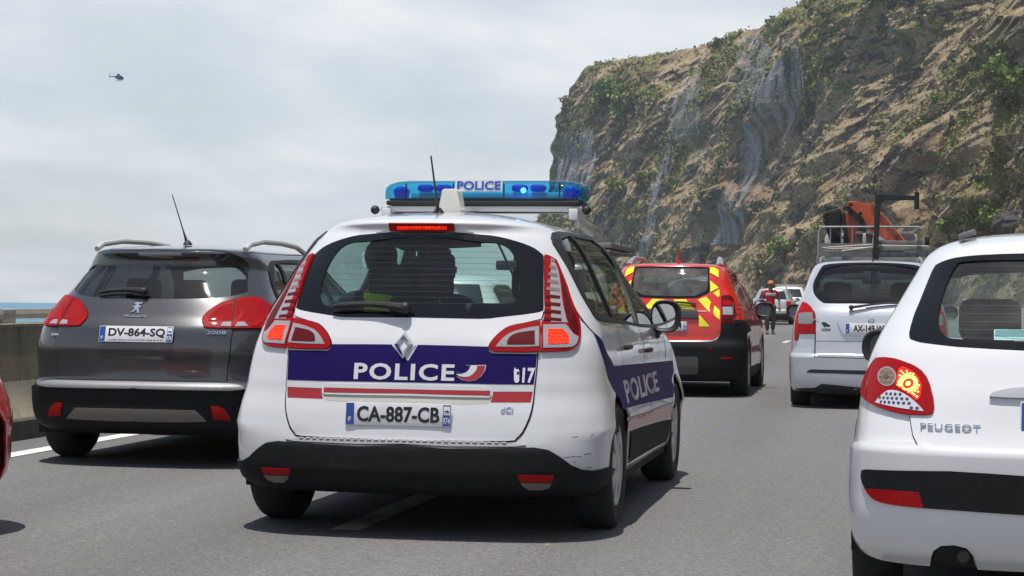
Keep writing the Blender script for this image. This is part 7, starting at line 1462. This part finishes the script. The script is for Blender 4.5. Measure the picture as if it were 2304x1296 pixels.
# the red car whose front corner shows at the left edge
redc = queue_car('red_car', 'red car, only its front corner showing at the left edge', B_MPV, paint('bright red paint', (.44, .008, .010), .0), -5.07, 4.75, None, (.80, 3.50), .32, wz=(1.08, 1.46), track=.80)

# ------------------------------------------------------------------ the crane truck
def crane_truck():
    y = 41.0; t = thing('crane_truck', 'flatbed truck with a folded orange loading crane ahead of the silver car', 'truck', (-.15, y, float(road_z(y))))
    MO = mat('crane orange', (.52, .075, .025), .5, coat=.3, noise=(3, .12, 5)); MD = mat('greasy black steel', (.016, .015, .013), .6, noise=(8, .4, 5)); MG = mat('weathered grey boards', (.17, .178, .175), .85, noise=(5, .3, 6)); MA = mat('bare tube metal', (.36, .37, .39), .4, .5)
    MW = mat('cab paint', (.10, .09, .10), .4, coat=.5); MCAB = mat('truck cab white', (.35, .34, .34), .4, coat=.5)
    ex = lambda nm, poly, yy, th, m, bev=.008: MB().prism(poly, (0, yy, -float(road_z(y))), (1, 0, 0), (0, 0, 1), -th, bev).build(nm, m, t, smooth=False)
    # chassis, wheels, cab
    MB().box((-.05, 3.4, .95), (.9, 7.6, .25)).box((-.05, 2.4, 1.28), (2.36, 5.0, .14), .01).build('chassis', M_UNDER, t, smooth=False)
    for yy in (1.3, 5.9):
        for sx in (-1.0, .9): add_wheel(t, sx, yy, .48, .30, 1 if sx > 0 else -1, 'steel')
    cab = MB().box((-.10, 6.3, 1.75), (2.2, 1.9, 2.1), .12).build('cab', MCAB, t); MB().box((-.10, 5.335, 2.15), (1.5, .03, .6), .02).build('cab_rear_window', M_FRIT, cab)
    ex('tarpaulin_roll', [(.422, 2.838), (.831, 2.838), (.895, 2.786), (.907, 2.707), (.907, 2.458), (.447, 2.458)], 4.3, .7, MW, .05)
    # drop sides and tailboards, board by board
    for z0, z1 in ((1.36, 1.62), (1.64, 1.90), (1.92, 2.10)): MB().box((-.02, 0, (z0+z1)/2), (2.30, .035, z1-z0-.012), .004).build('tailboard', MG, t)
    MB().prism([(-1.175, 2.392), (-.044, 2.392), (-.044, 2.235), (-1.175, 2.235)], (0, .15, 0), (1, 0, 0), (0, 0, 1), -.04).build('headboard', MG, t, smooth=False)
    MB().prism([(-1.175, 2.22), (-.044, 2.22), (-.044, 2.10), (-1.175, 2.10)], (0, .12, 0), (1, 0, 0), (0, 0, 1), -.04).build('headboard', MG, t, smooth=False)
    for z0, z1, x1 in ((2.366, 2.451, .984), (2.221, 2.326, 1.157), (2.10, 2.208, 1.157)): MB().box(((.077+x1)/2, .1, (z0+z1)/2), (x1-.077, .05, z1-z0), .004).build('side_board', MG, t)
    for i in range(5): MB().box((.28+.2*i, .07, 2.152), (.012, .012, .10)).build('board_strap', MD, t)
    for sx in (-1.19, 1.16): MB().box((sx, 2.4, 1.75), (.035, 4.9, .75), .004).build('drop_side', MG, t)
    for a, b in (((-1.086, -.05, 2.287), (-.044, .05, 2.366)), ((-1.05, -.04, 2.262), (-.044, .0, 2.30)), ((-.69, -.05, 2.221), (-.044, 0, 2.313)), ((.08, .04, 2.345), (1.12, .05, 2.335))): MB().tube([a, b], .013, 6).build('pale_pipe', mat('pale pipe', (.55, .50, .40), .6), t)
    # tube railing
    MB().tube([(-1.18, .30, 2.10), (-1.175, .30, 2.628), (-1.14, .30, 2.71), (-1.06, .30, 2.742), (.895, .30, 2.746), (.985, .30, 2.70), (1.022, .30, 2.60), (1.022, .30, 2.10)], .022, 8).build('railing', MA, t)
    for x in (-.93, -.70, -.47, .0, .22): MB().tube([(x, .30, 2.10), (x, .30, 2.735)], .013, 6).build('railing_post', MA, t)
    # the crane
    cr = ex('crane_boom', [(-.651, 3.468), (-.588, 3.51), (-.485, 3.51), (-.306, 3.475), (-.102, 3.429), (.019, 3.298), (.115, 3.179), (.729, 2.451), (.396, 2.451), (.166, 2.694), (-.14, 2.838), (-.294, 3.14), (-.421, 3.258), (-.6, 3.363)], 3.6, .30, MO, .015)
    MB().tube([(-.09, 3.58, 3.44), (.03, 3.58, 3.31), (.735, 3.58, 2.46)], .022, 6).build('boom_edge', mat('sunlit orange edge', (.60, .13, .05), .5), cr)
    ex('crane_arm', [(-.696, 3.271), (-.588, 3.258), (-.447, 3.14), (-.383, 2.943), (-.345, 2.786), (-.294, 1.6), (-.549, 1.6), (-.613, 2.773), (-.671, 3.101)], 3.75, .28, MO, .015)
    ex('crane_ram', [(-.728, 3.389), (-.6, 3.389), (-.447, 3.232), (-.281, 3.127), (-.204, 2.97), (-.204, 2.773), (-.332, 2.773), (-.383, 3.009), (-.473, 3.14), (-.651, 3.285), (-.754, 3.324)], 3.5, .10, MD, .01)
    ex('crane_column', [(-.779, 3.232), (-.703, 3.258), (-.613, 2.773), (-.50, 1.5), (-.74, 1.5), (-.728, 2.786)], 3.7, .25, MD, .01)
    for x, z in ((-.56, 3.42), (-.34, 3.22), (-.07, 2.90)): MB().lathe([(0, .045), (-.05, .045), (-.055, .03)], (x, 3.52, z-.04), 'Y', 16, True).build('pivot_pin', MD, t)
    ho = MB().prism([(-1.06, 3.396), (-.907, 3.389), (-.766, 3.245), (-.766, 2.45), (-1.0, 2.45), (-1.163, 2.93), (-1.201, 3.101), (-1.175, 3.166), (-1.086, 3.311)], (0, 3.9, 0), (1, 0, 0), (0, 0, 1), -.35, .04).build('valve_block', MD, t)
    for i in range(14):
        a = RNG.random(6); MB().tube([(-.78-.3*a[0], 3.5, 3.30-.1*a[1]), (-1.12-.08*a[2], 3.46, 3.05+.25*a[3]-.12), (-1.05+.1*a[4], 3.48, 2.85), (-.80+.1*a[5], 3.5, 2.6)], .018, 6).build('hydraulic_hose', MD, ho)
    for x0, x1 in ((-.434, -.283), (-.21, -.06)): MB().tube([((x0+x1)/2, 3.3, 1.9), ((x0+x1)/2, 3.3, 2.74)], .07, 12).box(((x0+x1)/2, 3.28, 2.70), (.17, .14, .10), .02).build('stabiliser_cylinder', mat('grubby grey cylinder', (.12, .12, .10), .6), t)
    MB().prism([(-.20, 2.80), (-.15, 2.78), (.16, 2.42), (.10, 2.42)], (0, 3.4, 0), (1, 0, 0), (0, 0, 1), -.05).build('orange_link', MO, t, smooth=False)
    u = Vector((.707, 0, -.763)).normalized(); v = Vector((0, 1, 0)).cross(u)*-1; v = v if v.z > 0 else -v
    o0 = np.array((.455, 3.286, 2.665)); lab = MB().box(tuple(o0+np.array(u)*.13+np.array(v)*.02), (.01, .01, .01)).build('boom_label', mat('yellow label', (.50, .36, .03), .6), cr, smooth=False)
    flat_text('boom_lettering', 'PALFINGER', M_INK, cr, o0+np.array(v)*-.045, tuple(u), tuple(v), .30, .055, .002, .02)
    # dark gallows at the back
    ex('gallows_post', [(.0, 3.462), (.122, 3.462), (.122, 3.20), (.060, 2.10), (.040, 1.3), (-.06, 1.3), (-.04, 2.10), (-.013, 2.97)], -.06, .10, MD); ex('gallows_arm', [(.122, 3.468), (.805, 3.429), (.805, 3.330), (.215, 3.345), (.158, 3.30), (.124, 3.245)], -.05, .08, MD); MB().tube([(.856, -.09, 3.10), (.856, -.09, 3.46)], .052, 12).tube([(.856, -.09, 3.46), (.83, -.09, 3.49), (.885, -.09, 3.50)], .02, 6).build('gallows_head', MD, t)
    MB().box((1.08, .5, 2.44), (.12, .3, .20), .02).build('tool_box', MD, t)
    MB().box((-1.32, 5.6, 2.24), (.16, .08, .26), .04).tube([(-1.28, 5.6, 2.35), (-1.25, 5.6, 2.62), (-1.05, 5.7, 2.68)], .014, 6).build('cab_mirror', MD, t)
    MB().box((-.05, -.02, 1.02), (2.2, .06, .14), .01).build('rear_beam', MD, t)
    for sx in (-.95, .85): MB().box((sx, -.06, 1.02), (.26, .03, .10), .01).build('tail_light', M_RED, t)
    return t
crane_truck()

# ------------------------------------------------------------------ the helicopter over the sea
def helicopter():
    h = thing('helicopter', 'small dark blue helicopter flying over the sea', 'helicopter', (-146.0, 350, 43.6), math.radians(-8)); M1 = mat('helicopter blue', (.035, .05, .11), .35, coat=.8); h.scale = (.85, .85, .85)
    bm = MB(); rings = []
    for x, z, ry, rz in ((-.9, .12, .16, .22), (-.5, .06, .30, .42), (-.1, 0, .36, .52), (.4, -.06, .38, .52), (.85, -.16, .33, .42), (1.15, -.28, .22, .26), (1.3, -.34, .05, .08)):
        rings.append([bm.bm.verts.new((x, ry*math.cos(a), z+rz*math.sin(a))) for a in [2*math.pi*k/16 for k in range(16)]])
    for A, B in zip(rings, rings[1:]):
        for k in range(16): bm.bm.faces.new((A[k], A[(k+1) % 16], B[(k+1) % 16], B[k]))
    bm.bm.faces.new(rings[0]); bm.bm.faces.new(rings[-1]); bm.build('fuselage', M1, h)
    MB().tube([(-.7, 0, .20), (-1.6, 0, .25), (-2.35, 0, .30)], [.17, .11, .07], 10).build('tail_boom', M1, h)
    MB().prism([(-2.25, .15), (-2.40, .12), (-2.62, .95), (-2.48, .95)], (0, .02, 0), (1, 0, 0), (0, 0, 1), -.04).prism([(-2.30, .3), (-2.42, .3), (-2.40, -.25), (-2.28, -.25)], (0, .02, 0), (1, 0, 0), (0, 0, 1), -.04).box((-2.1, 0, .28), (.2, .7, .03)).build('tail_fin', M1, h, smooth=False)
    MB().tube([(-.1, 0, .45), (-.1, 0, .82)], .06, 8).box((-.1, 0, .60), (.7, .36, .28), .08).build('rotor_mast', M1, h)
    for k in range(3):
        a = 2*math.pi*k/3+.05; MB().box((-.1+1.15*math.cos(a), 1.15*math.sin(a), .84), (2.3, .12, .02), 0, rot=Matrix.Rotation(a, 3, 'Z')).build('rotor_blade', mat('rotor grey', (.10, .10, .11), .6), h, smooth=False)
    MB().prism([(.35, -.02), (.55, .36), (.95, .16), (1.18, -.16)], (0, -.335, 0), (1, 0, 0), (0, 0, 1), -.03).build('cockpit_window', M_FRIT, h, smooth=False)
    MB().box((-2.45, .08, .62), (.05, .02, .5)).build('tail_rotor', M_BLACK, h, smooth=False)
    for sy in (-.42, .42): MB().tube([(-.75, sy, -.80), (.85, sy, -.80), (1.0, sy, -.74)], .03, 6).tube([(-.3, sy*.6, -.40), (-.32, sy, -.80)], .025, 6).tube([(.55, sy*.6, -.45), (.57, sy, -.80)], .025, 6).build('skid', M_BLACK, h)
    return h
helicopter()

# ------------------------------------------------------------------ sea air: pale haze over the far cliff
def haze():
    m = bpy.data.materials.new('haze'); m.use_nodes = True; nt = m.node_tree; nt.nodes.clear()
    o = nt.nodes.new('ShaderNodeOutputMaterial'); v = nt.nodes.new('ShaderNodeVolumePrincipled'); v.inputs['Color'].default_value = (.80, .88, 1.0, 1); v.inputs['Density'].default_value = .00019; v.inputs['Anisotropy'].default_value = .3
    nt.links.new(v.outputs[0], o.inputs['Volume'])
    b = MB().box((0, 0, 56), (4500, 4500, 130)).build('haze', m, smooth=False); tag(b, kind='stuff')
haze()
